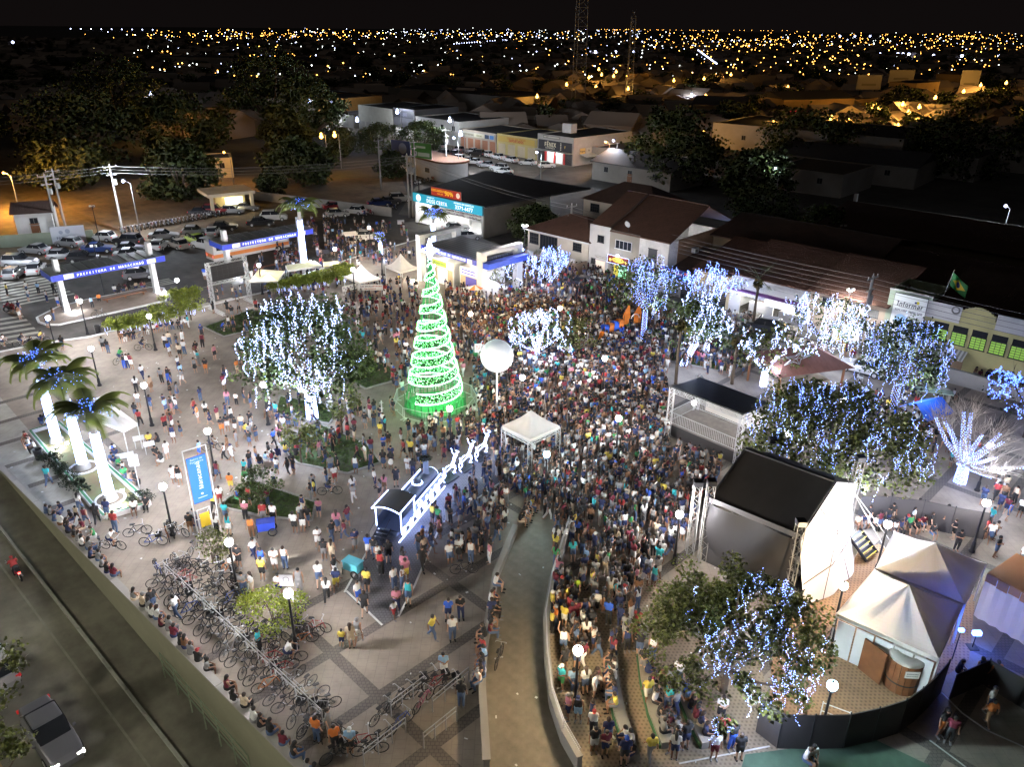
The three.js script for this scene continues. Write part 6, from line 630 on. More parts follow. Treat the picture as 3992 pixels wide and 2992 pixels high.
{ // stage seen from behind: black pitched roof, white gable sheet, dark backcloth
  const NL = [11.8,-39.2], NR = [15.9,-35.6], BR = [21.2,-41.1], BL = [17.1,-44.8], t = thing('stage', 'concert stage with black pitched roof and white sheet down its right end', 'stage', [NL[0],0, NL[1]]), L = (q, y) => [q[0] - NL[0], y, q[1] - NL[1]], md = (a, b) => [(a[0] + b[0]) / 2, (a[1] + b[1]) / 2], ML = md(NL, BL), MR = md(NR, BR);
  part('roof', merge(slope(L(NL,4.55), L(NR,4.55), L(MR,6.35), L(ML,6.35),0.05), slope(L(BR,4.55), L(BL,4.55), L(ML,6.35), L(MR,6.35),0.05)), mat([0.1,0.09,0.085],0.8, { map: T.cloth }), t); const eb = new B(); eb.beam(L(ML,6.4), L(MR,6.4),0.3,0.1).beam(L(NL,4.5), L(NR,4.5),0.1,0.35).beam(L(NL,4.55), L(ML,6.35),0.1,0.16).beam(L(NR,4.55), L(MR,6.35),0.1,0.16); part('roof_edges', eb, M.mesh, t);
  { // white sheet, billowing, slung from the gable to the ground outside
    const n = 16, m = 12, b = new B(), P = (i, j) => { const u = i / n, v = j / m, x = mixn(NR[0], BR[0], u), z = mixn(NR[1], BR[1], u), top = 4.5 + 1.8 * (1 - Math.abs(u * 2 - 1)), out = 0.15 + 1.6 * Math.pow(v,1.4) * (0.55 + 0.5 * Math.sin(u * PI)) + 0.1 * Math.sin(u * 17 + v * 3) * v + 0.22 * Math.sin(v * PI) * Math.sin(u * 5); return L([x + 0.72 * out, z + 0.69 * out], top * (1 - v) + 0.05); }; for (let i = 0; i < n; i++) for (let j = 0; j < m; j++) b.quad(P(i, j), P(i + 1, j), P(i + 1, j + 1), P(i, j + 1)); const g = mergeVertices(b.build().deleteAttribute('normal').deleteAttribute('uv')); g.computeVertexNormals(); part('side_sheet', g, mat([0.74,0.7,0.64],0.65), t); const rp = new B(); rp.path([P(0,8), P(5,8), P(10,8), P(16,8)].map((q) => [q[0] + 0.05, q[1] + 0.03, q[2] + 0.05]),0.025,4).path([P(4,0), P(7,5), P(9,12)].map((q) => [q[0] + 0.05, q[1] + 0.03, q[2] + 0.05]),0.02,4).path([P(12,0), P(6,6), P(3,12)].map((q) => [q[0] + 0.05, q[1] + 0.03, q[2] + 0.05]),0.02,4); part('ropes', rp, M.bark, t); }
  { const n = 12, m = 8, b = new B(), P = (i, j) => { const u = i / n, v = j / m, x = mixn(NL[0], NR[0], u), z = mixn(NL[1], NR[1], u), o = 0.12 * Math.sin(u * 9 + v * 4) + 0.35 * Math.sin(v * PI) * Math.sin(u * PI); return L([x - 0.66 * (0.1 + o), z + 0.75 * (0.1 + o)],4.3 - 3.1 * v - 0.7 * Math.sin(u * PI) * v); }; for (let i = 0; i < n; i++) for (let j = 0; j < m; j++) b.quad(P(i, j), P(i + 1, j), P(i + 1, j + 1), P(i, j + 1)); const g = mergeVertices(b.build().deleteAttribute('normal').deleteAttribute('uv')); g.computeVertexNormals(); part('back_cloth', g, mat([0.032,0.03,0.03],0.45), t); }
  const dk = new B(); dk.prism([L(NL,0), L(NR,0), L(BR,0), L(BL,0)].map((q) => [q[0], q[2]]),0,1.2); part('deck', dk, M.blackcloth, t); part('front_wall', new B().beam(L(BL,2.8), L(BR,2.8),0.08,3.2), M.blackcloth, t);
  for (const [q, h] of [[NL,5.6], [NR,5.3], [BR,6.2], [BL,5.4], [[11.2,-39.9],5.1]]) { const w = part('truss_tower', trussGeo(L(q,0), L(q, h),0.42), M.grey, t); part('tower_head', new B().box(...L(q, h + 0.1),0.5,0.3,0.5), M.iron, w); }
  const sp = thing('speaker_stack', 'stack of black speaker cabinets behind the stage back cloth', 'speakers', [16.9,0,-36.9],-0.75); for (let i = 0; i < 3; i++) { const c = part('cabinet', bx(0,0.45 + i * 0.82,0,1.1,0.8,0.8), M.black, sp); part('speaker_cone', new B().add(new THREE.CylinderGeometry(0.28,0.22,0.06,16).rotateX(PI / 2), new THREE.Matrix4().makeTranslation(0,0.45 + i * 0.82,0.42)), M.grey, c); }
  const am = thing('amplifier_rack', 'dark rack of stage gear beside the white sheet', 'rack', [16.2,0,-35.7],-0.75); part('rack_case', bx(0,0.6,0,1.4,1.2,0.7), M.iron, am); part('front_panels', new B().box(0,0.35,0.36,1.2,0.3,0.03).box(0,0.8,0.36,1.2,0.4,0.03), M.grey, am); const gw = new B(); gw.bar([20.8,4.4,-40.6], [23.6,0.1,-39.3],0.03,4).bar([21,4.2,-41], [24.4,0.1,-40],0.03,4); const gy = thing('guy_ropes', 'white guy ropes running from the stage corner to the ground', 'ropes'); part('ropes', gw, M.white, gy);
  const st = thing('stage_stairs', 'tilted black stair unit with yellow edges leaning by the stage corner', 'stairs', [22.3,0.1,-39.6],0.7), sb = new B(), ye = new B(); for (let i = 0; i < 5; i++) { sb.box(0,0.2 + i * 0.22, -i * 0.26,1.3,0.05,0.26); ye.box(0,0.232 + i * 0.22,0.11 - i * 0.26,1.3,0.02,0.05); } part('treads', sb, M.iron, st); part('yellow_edges', ye, M.yellow, st); part('stringers', new B().beam([-0.68,0.1,0.2], [-0.68,1.2,-1.2],0.06,0.2).beam([0.68,0.1,0.2], [0.68,1.2,-1.2],0.06,0.2), M.iron, st);
}
{ // raised viewing platform
  const FLt = [12.6,-55.5], FR = [16.9,-50.8], D = [2.7,-2.5], BLt = [15.3,-58], BR = [19.6,-53.3], t = thing('viewing_platform', 'raised platform with truss towers, black roof and metal railings facing the stage', 'platform', [FLt[0],0, FLt[1]]), L = (q, y) => [q[0] - FLt[0], y, q[1] - FLt[1]];
  part('skirt', new B().prism([FLt, FR, BR, BLt].map((q) => [q[0] - FLt[0], q[1] - FLt[1]]),0,1.05), M.blackcloth, t); part('floor', new B().prism([FLt, FR, BR, BLt].map((q) => [q[0] - FLt[0], q[1] - FLt[1]]),1.06,1.14), mat([0.3,0.27,0.24],0.85, { map: T.fine }), t);
  part('roof', slope(L(FLt,4.35), L(FR,4.35), L(BR,4.05), L(BLt,4.05),0.12), mat([0.06,0.057,0.06],0.3), t); for (const q of [FLt, FR, BR, BLt]) part('truss_tower', trussGeo(L(q,0), L(q,4.2),0.36), M.alu, t); part('truss_beam', trussGeo(L(FLt,4.08), L(FR,4.08),0.32), M.alu, t); part('truss_beam', trussGeo(L(BLt,3.8), L(BR,3.8),0.32), M.alu, t); part('truss_beam', trussGeo(L(FR,4.0), L(BR,3.8),0.32), M.alu, t);
  const rail = (a, b) => { const r = new B(), n = Math.round(dist2(a, b) / 0.16); r.bar(L(a,2.15), L(b,2.15),0.03).bar(L(a,1.25), L(b,1.25),0.025); for (let i = 0; i <= n; i++) { const u = i / n; r.bar([...L([mixn(a[0], b[0], u), mixn(a[1], b[1], u)],1.25)], [...L([mixn(a[0], b[0], u), mixn(a[1], b[1], u)],2.15)],0.014,4); } part('railing', r, M.alu, t); }; rail(FLt, FR); rail(FLt, BLt); rail(BLt, BR); part('back_sheet', new B().beam(L([15.9,-57.3],2.2), L([19.4,-53.4],2.2),0.04,1.6), M.tent, t);
  const f = thing('flood_light', 'bright flood light on the front truss of the viewing platform', 'flood light', [14,0,-53.9]); part('lamp_head', new B().ball(0,3.75,0.1,0.2), M.lamp, f); part('clamp', new B().bar([0,3.9,0], [0,4.1,-0.1],0.04), M.iron, f); lightAt(f,0,3.75,0.1, [1,0.96,0.9],50,10);
}
function marquee(label, cs, eave, apex, o = {}) { // four corners, drooping hipped cloth roof, legs, valance
  const cx = cs.reduce((s, q) => s + q[0],0) / 4, cz = cs.reduce((s, q) => s + q[1],0) / 4, t = thing('marquee', label, 'tent', [cx,0, cz],0, o.group), b = new B(), n = 14, q0 = cs.map((q) => [q[0] - cx, q[1] - cz]);
  for (let k = 0; k < 4; k++) { const a = q0[k], c = q0[(k + 1) % 4]; const P = (i, j) => { const v = j / n, u = i / n, x = mixn(a[0], c[0], u) * (1 - v), z = mixn(a[1], c[1], u) * (1 - v); return [x, eave + (apex - eave) * Math.pow(v, o.pow || 1.25) - 0.05 * Math.sin(u * PI) * (1 - v) + 0.035 * Math.sin(u * 14 + k) * Math.sin(v * PI), z]; }; for (let j = 0; j < n; j++) for (let i = 0; i < n; i++) b.quad(P(i, j), P(i + 1, j), P(i + 1, j + 1), P(i, j + 1)); }
  const g = mergeVertices(b.build().deleteAttribute('normal').deleteAttribute('uv'),1e-3); g.computeVertexNormals(); part('canopy', o.crease ? b : g, o.mat || M.tent, t); const v = new B(); for (let k = 0; k < 4; k++) { const l = new B(), a = q0[k], c = q0[(k + 1) % 4]; v.beam([a[0], eave - 0.13, a[1]], [c[0], eave - 0.13, c[1]],0.03,0.24); if (!o.truss) part('leg', l.bar([a[0],0, a[1]], [a[0], eave, a[1]],0.04), M.alu, t); } part('valance', v, M.tent, t); if (o.truss) { for (let k = 0; k < 4; k++) { const a = q0[k], c = q0[(k + 1) % 4]; part('truss_leg', trussGeo([a[0] * 0.96,0, a[1] * 0.96], [a[0] * 0.96, eave - 0.2, a[1] * 0.96],0.3), M.alu, t); part('truss_beam', trussGeo([a[0] * 0.95, eave - 0.35, a[1] * 0.95], [c[0] * 0.95, eave - 0.35, c[1] * 0.95],0.26), M.alu, t); } }
  if (o.walls) for (const k of o.walls) { const a = q0[k], c = q0[(k + 1) % 4]; for (let i = 0; i < 5; i++) { const u = i / 5, w = (i + 1) / 5; part('side_panel', new B().beam([mixn(a[0], c[0], u + 0.01) * 0.96,1.15, mixn(a[1], c[1], u + 0.01) * 0.96], [mixn(a[0], c[0], w - 0.01) * 0.96,1.15, mixn(a[1], c[1], w - 0.01) * 0.96],0.05,2.3), M.white, t); } }
  return t;
}
marquee('white marquee in front of the pair at the lower right, warm lamp at its corner', [[16.75,-31.4], [20.45,-28.3], [23.6,-32.1], [20.2,-35]],2.75,4.35, { walls: [0], crease: true, group: 'pair of white marquees' }); marquee('white marquee behind the front one, lit blue on its far side', [[20.3,-35.1], [23.75,-32.2], [26.7,-35.6], [22.9,-38.6]],2.75,4.3, { crease: true, group: 'pair of white marquees' });
marquee('white truss legged tent alone in the middle of the crowd', [[1.35,-49.7], [3.6,-51.8], [1.5,-54], [-0.7,-51.8]],2.7,4, { truss: true, pow: 1.4 });
marquee('white peaked tent with a printed skirt left of the police post', [[-20.4,-90.8], [-18.1,-88.3], [-15.9,-90.2], [-18.3,-92.6]],2.35,4, { pow: 1.9 }); marquee('white peaked tent right beside the police post pillar', [[-16.1,-95.2], [-13.8,-92.6], [-11.9,-94.6], [-14.3,-97.3]],2.4,4.1, { pow: 1.9 });
{ const s = thing('banner', 'printed white banner hung on the front of the printed tent', 'banner', [-17,0,-89.1], PI / 4 - PI / 2 + 0.85); board('cloth', s,0,1.5,0.1,3,0.75, print(3,0.75,256, (g, w, h) => { g.fillStyle = '#d9d4cc'; g.fillRect(0,0, w, h); words(g, 'LEI MARIA', w * 0.36, h * 0.3,26, '#5a4a48'); words(g, 'DA PENHA', w * 0.5, h * 0.72,24, '#b06a50'); g.fillStyle = '#b06a50'; for (let i = 0; i < 6; i++) g.fillRect(w * (0.62 + i * 0.06), h * 0.16,9,16); }),0,0, M.white,0.02); const s2 = thing('banner', 'printed cloth on the left face of the printed tent', 'banner', [-19.35,0,-89.3],0.75 + PI * 1.5 + PI / 2 + 0.05); board('cloth', s2,-0.1,1.45,0.1,2.4,0.7, print(2.4,0.7,128, (g, w, h) => { g.fillStyle = '#d0cbc4'; g.fillRect(0,0, w, h); g.fillStyle = '#8a7a8a'; for (let i = 0; i < 9; i++) g.fillRect(w * (0.06 + i * 0.1), h * (0.2 + 0.3 * (i % 2)),9,10); }),0,0, M.white,0.02); }
marquee('white awning of the snack stall beside the palm bed', [K(8,560,190,2.3), K(8,1060,390,2.3), K(8,1180,330,2.3), K(8,880,100,2.3)],2.3,2.75, { pow: 1 });
{ // LED screen on truss legs
  const a = [-34.2,-84.2], d = [0.697,-0.717], t = thing('led_screen', 'big blank black screen on tall truss legs by the street', 'screen', [a[0],0.06, a[1]], Math.atan2(0.717,0.697)); part('panel', bx(2.35,4.3,0.05,3.9,1.85,0.2), M.black, t); const pn = new B(); for (let i = 0; i < 6; i++) for (let j = 0; j < 3; j++) pn.box(0.75 + i * 0.64,3.68 + j * 0.62,0.16,0.62,0.6,0.02); part('screen_tiles', pn, mat([0.018,0.018,0.02],0.35), t); for (const x of [0.1,4.6]) part('truss_leg', trussGeo([x,0,0], [x,5.6,0],0.34), M.alu, t); part('truss_beam', trussGeo([0.1,5.4,0], [4.6,5.4,0],0.34), M.alu, t); part('truss_beam', trussGeo([0.1,3.2,0], [4.6,3.2,0],0.3), M.alu, t); for (const x of [0.1,4.6]) part('truss_foot', trussGeo([x,0.15,-1.3], [x,0.15,2.4],0.26), M.alu, t);
}
{ // blue banner tower, small signs
  const p = [-19.5,-41.7], t = thing('banner_tower', 'tall slim white frame holding a long blue city banner', 'banner frame', [p[0],0.06, p[1]],0.72), f = new B(); for (const x of [-0.72,0.72]) f.bar([x,0,0], [x,6.2,0],0.04).bar([x * 0.7,0,-0.7], [x,1.6,0],0.03); f.bar([-0.72,6.2,0], [0.72,6.2,0],0.04).bar([-0.72,1.2,0], [0.72,1.2,0],0.03); part('frame', f, M.white, t); board('banner_cloth', t,0,4,0.02,1.2,3.3, print(1.2,3.3,140, (g, w, h) => { g.fillStyle = '#3f8fd4'; g.fillRect(0,0, w, h); words(g, 'Bairro de', w / 2, h * 0.05,22, '#dcebf8', { bold: false }); words(g, 'Portadora', w / 2, h * 0.11,22, '#dcebf8', { bold: false }); g.save(); g.translate(w * 0.52, h * 0.42); g.rotate(-PI / 2); words(g, 'Maracanaú',0,0,44, '#e8f2fb'); g.restore(); g.fillStyle = '#dcebf8'; g.beginPath(); g.arc(w / 2, h * 0.83,10,0,7); g.fill(); g.fillRect(w * 0.25, h * 0.9, w * 0.5,6); }),0,0, M.blue,0.02); const s = thing('yellow_sign', 'small yellow triangular sign stand inside the foot of the banner frame', 'sign', [p[0] + 0.3,0.06, p[1] + 0.9],0.72); part('stand', new B().bar([-0.4,0,0], [-0.4,2.4,0],0.03).bar([0.4,0,0], [0.4,2.4,0],0.03).bar([-0.4,2.4,0], [0.4,2.4,0],0.03).bar([0,1.2,-0.5], [0.4,2.4,0],0.02), M.white, s); part('plate', bx(0,1.6,0.03,0.6,1,0.03), M.yellow, s);
  const ns = print(0.62,0.82,96, (g, w, h) => { g.fillStyle = '#e9e6e2'; g.fillRect(0,0, w, h); g.strokeStyle = '#b03428'; g.lineWidth = 6; g.beginPath(); g.arc(w / 2, h * 0.42,28,0,7); g.moveTo(w / 2 - 20, h * 0.42 - 20); g.lineTo(w / 2 + 20, h * 0.42 + 20); g.stroke(); words(g, 'NÃO TRAFEGUE', w / 2, h * 0.82,10, '#333'); }); for (const [x, z, h, label] of [[-26.3,-46.9,2.6, 'white no entry sign with red ring at the palm bed'], [-3.3,-69.2,2.2, 'white sign with red ring in the crowd left of the balloon']]) { const q = thing('traffic_sign', label, 'sign', [x,0.06, z],0.2); part('post', new B().bar([0,0,0], [0, h,0],0.03), M.alu, q); board('plate', q,0, h - 0.35,0.05,0.66,0.9, ns,0,0, M.white,0.03); }
  const cp = thing('camera_pole', 'white pole with crossbars left of the green cone\'s foot', 'pole', [...K(9,1090,360),0].slice(0,1).concat(0.06, K(9,1090,360)[1])); part('pole', new B().bar([0,0,0], [0,2.3,0],0.05), M.white, cp); part('crossbars', new B().box(0,2.1,0,0.34,0.05,0.05).box(0,1.6,0,0.34,0.05,0.05), M.white, cp);
}
{ // playground slide set
  const p = [11.2,-77.4], t = thing('playground_set', 'orange and blue children\'s playground with twin rocket panels and tube', 'playground', [p[0],0.06, p[1]],0.35), or = mat([0.72,0.2,0.02],0.5), bl = mat([0.03,0.12,0.6],0.5); for (const x of [0.9,2.2]) part('rocket_panel', new B().prism([[-0.4,-0.04], [0.4,-0.04], [0.4,0.04], [-0.4,0.04]],1,2.4).tri([-0.4,2.4,0], [0.4,2.4,0], [0.25,3.6,0]).tri([0.4,2.4,0.01], [-0.4,2.4,0.01], [0.25,3.6,0.01]), or, t).position.set(x,0,0); for (let i = 0; i < 4; i++) part('tube_ring', new B().add(new THREE.CylinderGeometry(0.55,0.55,0.55,16,1, true).rotateZ(PI / 2 - 0.25), new THREE.Matrix4().makeTranslation(-1.9 + i * 0.55,1.2 + i * 0.14,0.6)), i % 2 ? or : bl, t); part('slide', new B().beam([-2.2,1.1,0.9], [-3.4,0.2,2.4],0.6,0.08), or, t); part('slide', new B().beam([-0.2,1.5,0.9], [-0.6,0.2,3],0.6,0.08), bl, t); part('deck', new B().box(1.5,1.2,0.6,1.8,0.08,1.3).box(-1.9,1,-0.2,1.2,0.08,1.2), M.iron, t); const ps = new B(); for (const [x, z] of [[0.6,0], [2.4,0], [0.6,1.2], [2.4,1.2], [-2.5,-0.7], [-1.3,-0.7], [-2.5,0.5], [-1.3,0.5]]) ps.bar([x,0, z], [x,2.3, z],0.06); part('posts', ps, M.black, t); part('arch', new THREE.TorusGeometry(0.45,0.05,6,16, PI), M.alu, t).position.set(1.55,2.1,0.7);
}
{ // gazebo, with the dark wire star on top
  const t = thing('gazebo', 'brown hipped tile roof of an open gazebo under the weeping light tree', 'gazebo', [26.6,0.06,-62.4],0.3); part('roof', hip(7.4,2.7,5.4,1.3,0.2,-3.7), mat([0.2,0.085,0.06],0.85, { map: T.rooftile }), t); const ps = new B(); for (const [x, z] of [[-3.3,-0.4], [3.3,-0.4], [-3.3,-5], [3.3,-5]]) ps.bar([x,0, z], [x,2.7, z],0.12); part('posts', ps, M.wood, t); part('serving_counter', new B().box(0,0.55,-2.6,5,1.1,3.4), M.cream, t);
  const s = thing('wire_star', 'unlit wire star frame standing on the gazebo roof', 'star frame', [24.6,3,-62.2],0.2), b = new B(), pts = []; for (let i = 0; i <= 10; i++) { const a = i / 10 * 6.283 + 0.3, r = i % 2 ? 0.5 : 1.25; pts.push([Math.cos(a) * r,1 + Math.sin(a) * r * 0.8, Math.sin(a) * r * 0.5]); } b.path(pts,0.035,5); part('outline', b, M.steel, s); const c = new B(); for (let i = 0; i < 5; i++) c.bar(pts[i * 2], [0,1,0],0.02,4); part('spokes', c, M.steel, s);
}
{ // black cloth fence round the backstage yard, the long one behind the marquees
  const fence = (label, pts, h) => { const t = thing('cloth_fence', label, 'fence', [pts[0][0],0.06, pts[0][1]]); for (let i = 1; i < pts.length; i++) { const a = [pts[i - 1][0] - pts[0][0], pts[i - 1][1] - pts[0][1]], c = [pts[i][0] - pts[0][0], pts[i][1] - pts[0][1]]; part('cloth_panel', new B().beam([mixn(a[0], c[0],0.01), h / 2, mixn(a[1], c[1],0.01)], [mixn(a[0], c[0],0.99), h / 2, mixn(a[1], c[1],0.99)],0.05, h), M.blackcloth, t); part('post', new B().bar([c[0],0, c[1]], [c[0], h + 0.1, c[1]],0.04), M.iron, t); } };
  fence('curved black cloth fence closing the backstage yard at the front', [K15(-60,780), K15(45,862), K15(200,868), K15(370,862), K15(510,830), K15(640,788), K15(720,730), K15(790,662), K15(850,590)],2.1);
  fence('straight black cloth fence behind the marquees', [K(11,760,1190), K(11,1020,1190), K(11,1300,1230), K(11,1560,1290), K(11,1850,1340)],2); fence('black cloth fence at the right edge by the blue light', [K(15,1560,1080), K(15,1850,950), K(15,2150,1130), K(15,2420,1300)],1.6);
  const wt = thing('orange_white_tent', 'edge of an orange and white striped tent at the right border', 'tent', [...K(15,2280,620)].slice(0,1).concat(0, K(15,2280,620)[1]),0.6); part('canopy', new B().prism([[-0.2,-3], [3,-3], [3,3], [-0.2,3]],2.9,3), mat([0.6,0.25,0.08],0.7), wt); const sk = new B(); for (let i = 0; i < 20; i++) { const z = -3 + i * 0.3; sk.quad([-0.25 - 0.12 * (i % 2),0.1, z], [-0.25 - 0.12 * ((i + 1) % 2),0.1, z + 0.3], [-0.2,2.9, z + 0.3], [-0.2,2.9, z]); } part('side_cloth', sk, M.tent, wt); const sc = new B(); for (let i = 0; i < 10; i++) sc.box(-0.26,2.75 - 0.08 * (i % 2),-2.7 + i * 0.6,0.04,0.5,0.56); part('scalloped_valance', sc, mat([0.66,0.3,0.1],0.7), wt);
  const bt = thing('blue_flood_light', 'blue flood light glowing behind the front marquee\'s right corner', 'flood light', [...K15(1035,293,1)].slice(0,1).concat(0.06, K15(1035,293,1)[1])); part('lamp_head', bx(0,1,0,0.42,0.22,0.2), glow(1.2,2.4,14), bt); part('stand', new B().bar([0,0,0], [0,0.9,0],0.03).box(0,0.04,0,0.5,0.05,0.5), M.iron, bt); lightAt(bt,0,1,0.05, [0.05,0.14,1],45,8); const b2 = thing('blue_flood_light', 'small blue light under the front marquee\'s right valance', 'flood light', [23.1,0.06,-31]); part('lamp_head', bx(0,2,0,0.24,0.16,0.16), glow(1,2,12), b2); part('stand', new B().bar([0,0,0], [0,1.92,0],0.025), M.iron, b2); lightAt(b2,0,2,0.02, [0.05,0.14,1],8,8);
  // brown barrel shaped booth
  const bo = thing('round_booth', 'brown wooden barrel booth with white notice and cream cloth top', 'booth', [19.6,0.06,-29.3]), st = []; for (let i = 0; i < 18; i++) { const a = i / 18 * 6.283; part('plank', bx(Math.cos(a) * 0.78,0.95, Math.sin(a) * 0.78,0.26,1.86,0.06, PI / 2 - a), M.wood, bo); } part('band', new B().add(new THREE.CylinderGeometry(0.83,0.83,0.09,24,1, true), new THREE.Matrix4().makeTranslation(0,0.62,0)), M.iron, bo); part('cloth_top', new B().lathe([[0.85,1.84], [0.8,2.02], [0.45,2.08], [0.3,2.0], [0.01,1.98]],0,0,0,20), M.tent, bo); board('notice', bo,-0.06,1.45,0.84,0.7,0.42, print(0.7,0.42,96, (g, w, h) => { g.fillStyle = '#dcd6c8'; g.fillRect(0,0, w, h); words(g, 'BANHEIRO', w / 2, h * 0.36,15, '#333'); words(g, 'MASCULINO', w / 2, h * 0.7,13, '#444'); }),-0.06,0, M.white,0.03);
  const b3 = thing('wooden_screen', 'brown wooden side screens standing either side of the barrel booth', 'screen wall', [19.6,0.06,-29.3]); part('screen_panel', bx(-1.35,1,-0.5,0.08,2,1.3,0.5), M.wood, b3); part('screen_panel', bx(1.7,1,-0.4,0.08,2,1.8,-0.5), M.wood, b3); part('rail', new B().bar([1.3,2,0.3], [2,2,-1],0.03), M.iron, b3);
  // step ladder frame by the cold lamp
  const ld = thing('metal_frame', 'white tubular metal frame leaning beside the cold lamp in the yard', 'frame', [15.1,0.1,-26.4],-0.5); part('rails', new B().bar([-0.6,0,0.6], [-0.6,1.5,0],0.03).bar([0.6,0,0.6], [0.6,1.5,0],0.03).bar([-0.6,0,-0.7], [-0.6,1.5,0],0.03).bar([0.6,0,-0.7], [0.6,1.5,0],0.03), M.alu, ld); part('rungs', new B().bar([-0.6,0.75,0.3], [0.6,0.75,0.3],0.025).bar([-0.6,1.45,0.02], [0.6,1.45,0.02],0.025).bar([-0.6,0.5,-0.46], [0.6,0.5,-0.46],0.025), M.alu, ld);
  const rl = thing('broken_railing', 'crooked green metal railing below the retaining wall', 'railing', [alongW(31,0.5)[0], roadY(31) + 0.9, alongW(31,0.5)[1]], Math.atan2(-0.665,0.747)), rb = new B(); for (let i = 0; i < 3; i++) rb.bar([-4.6,0.4 + i * 0.5,0], [4.4,0.1 + i * 0.5,0.2],0.03); part('rails', rb, mat([0.12,0.16,0.1],0.6), rl); const rs = new B(); for (let i = 0; i <= 6; i++) rs.bar([-4.6 + i * 1.5,-0.8,0.03 * i], [-4.6 + i * 1.5,1.4 - 0.05 * i,0.03 * i],0.035); part('uprights', rs, mat([0.2,0.24,0.16],0.6), rl);
  const bl = thing('blue_tarp_tent', 'bright blue tarpaulin stall roof under the bare tree', 'stall', [...K(11,1330,420)].slice(0,1).concat(0.06, K(11,1330,420)[1]),0.55); const tarp = mat([0.02,0.12,0.62],0.55); part('tarp', merge(slope([-1.6,1.9,1], [2.2,1.7,1], [2.4,2.5,-0.4], [-1.2,2.8,-0.4],0.04), slope([2.4,1.7,-1.8], [-1.4,1.9,-1.8], [-1.2,2.8,-0.4], [2.4,2.5,-0.4],0.04)), tarp, bl); part('poles', new B().bar([-1.5,0,0.9], [-1.5,1.9,0.9],0.03).bar([2,0,0.9], [2,1.7,0.9],0.03).bar([-1.3,0,-1.6], [-1.3,1.9,-1.6],0.03), M.iron, bl); part('trestle', bx(0.3,0.75,-0.2,3,0.06,1), M.wood, bl);
  const tp = thing('beam_table', 'greenish concrete slab table among the chairs by the school', 'table', [...K(11,1420,130)].slice(0,1).concat(0.06, K(11,1420,130)[1]),-0.35); part('table_top', bx(0,0.8,0,3,0.1,0.9), mat([0.3,0.4,0.32],0.8), tp); part('legs', new B().box(-1.2,0.4,0,0.2,0.8,0.7).box(1.2,0.4,0,0.2,0.8,0.7), M.concrete, tp);
}
{ // flag on the school roof
  const p = K(7,1520,890,6.4), t = thing('flag', 'green and yellow Brazilian flag flying over the school roof', 'flag', [p[0],6.4, p[1]]); t.scale.setScalar(0.8); part('staff', new B().bar([0,0,0], [0.5,3.2,0],0.035), M.alu, t); const g = new THREE.PlaneGeometry(2.6,1.7,14,6), P = g.attributes.position; for (let i = 0; i < P.count; i++) { const u = P.getX(i) / 2.6 + 0.5; P.setXYZ(i,0.4 + u * 1.9,2.1 + P.getY(i) * (1 - 0.1 * u) - 1.5 * u,0.22 * Math.sin(u * 8) + 0.4 * u); } g.computeVertexNormals(); const m = print(2.6,1.7,192, (c, w, h) => { c.fillStyle = '#1a7a34'; c.fillRect(0,0, w, h); c.fillStyle = '#dcc22a'; c.beginPath(); c.moveTo(w * 0.08, h / 2); c.lineTo(w / 2, h * 0.1); c.lineTo(w * 0.92, h / 2); c.lineTo(w / 2, h * 0.9); c.fill(); c.fillStyle = '#1c2c7a'; c.beginPath(); c.arc(w / 2, h / 2, h * 0.22,0,7); c.fill(); }); m.side = THREE.DoubleSide; part('cloth', g, m, t);
}
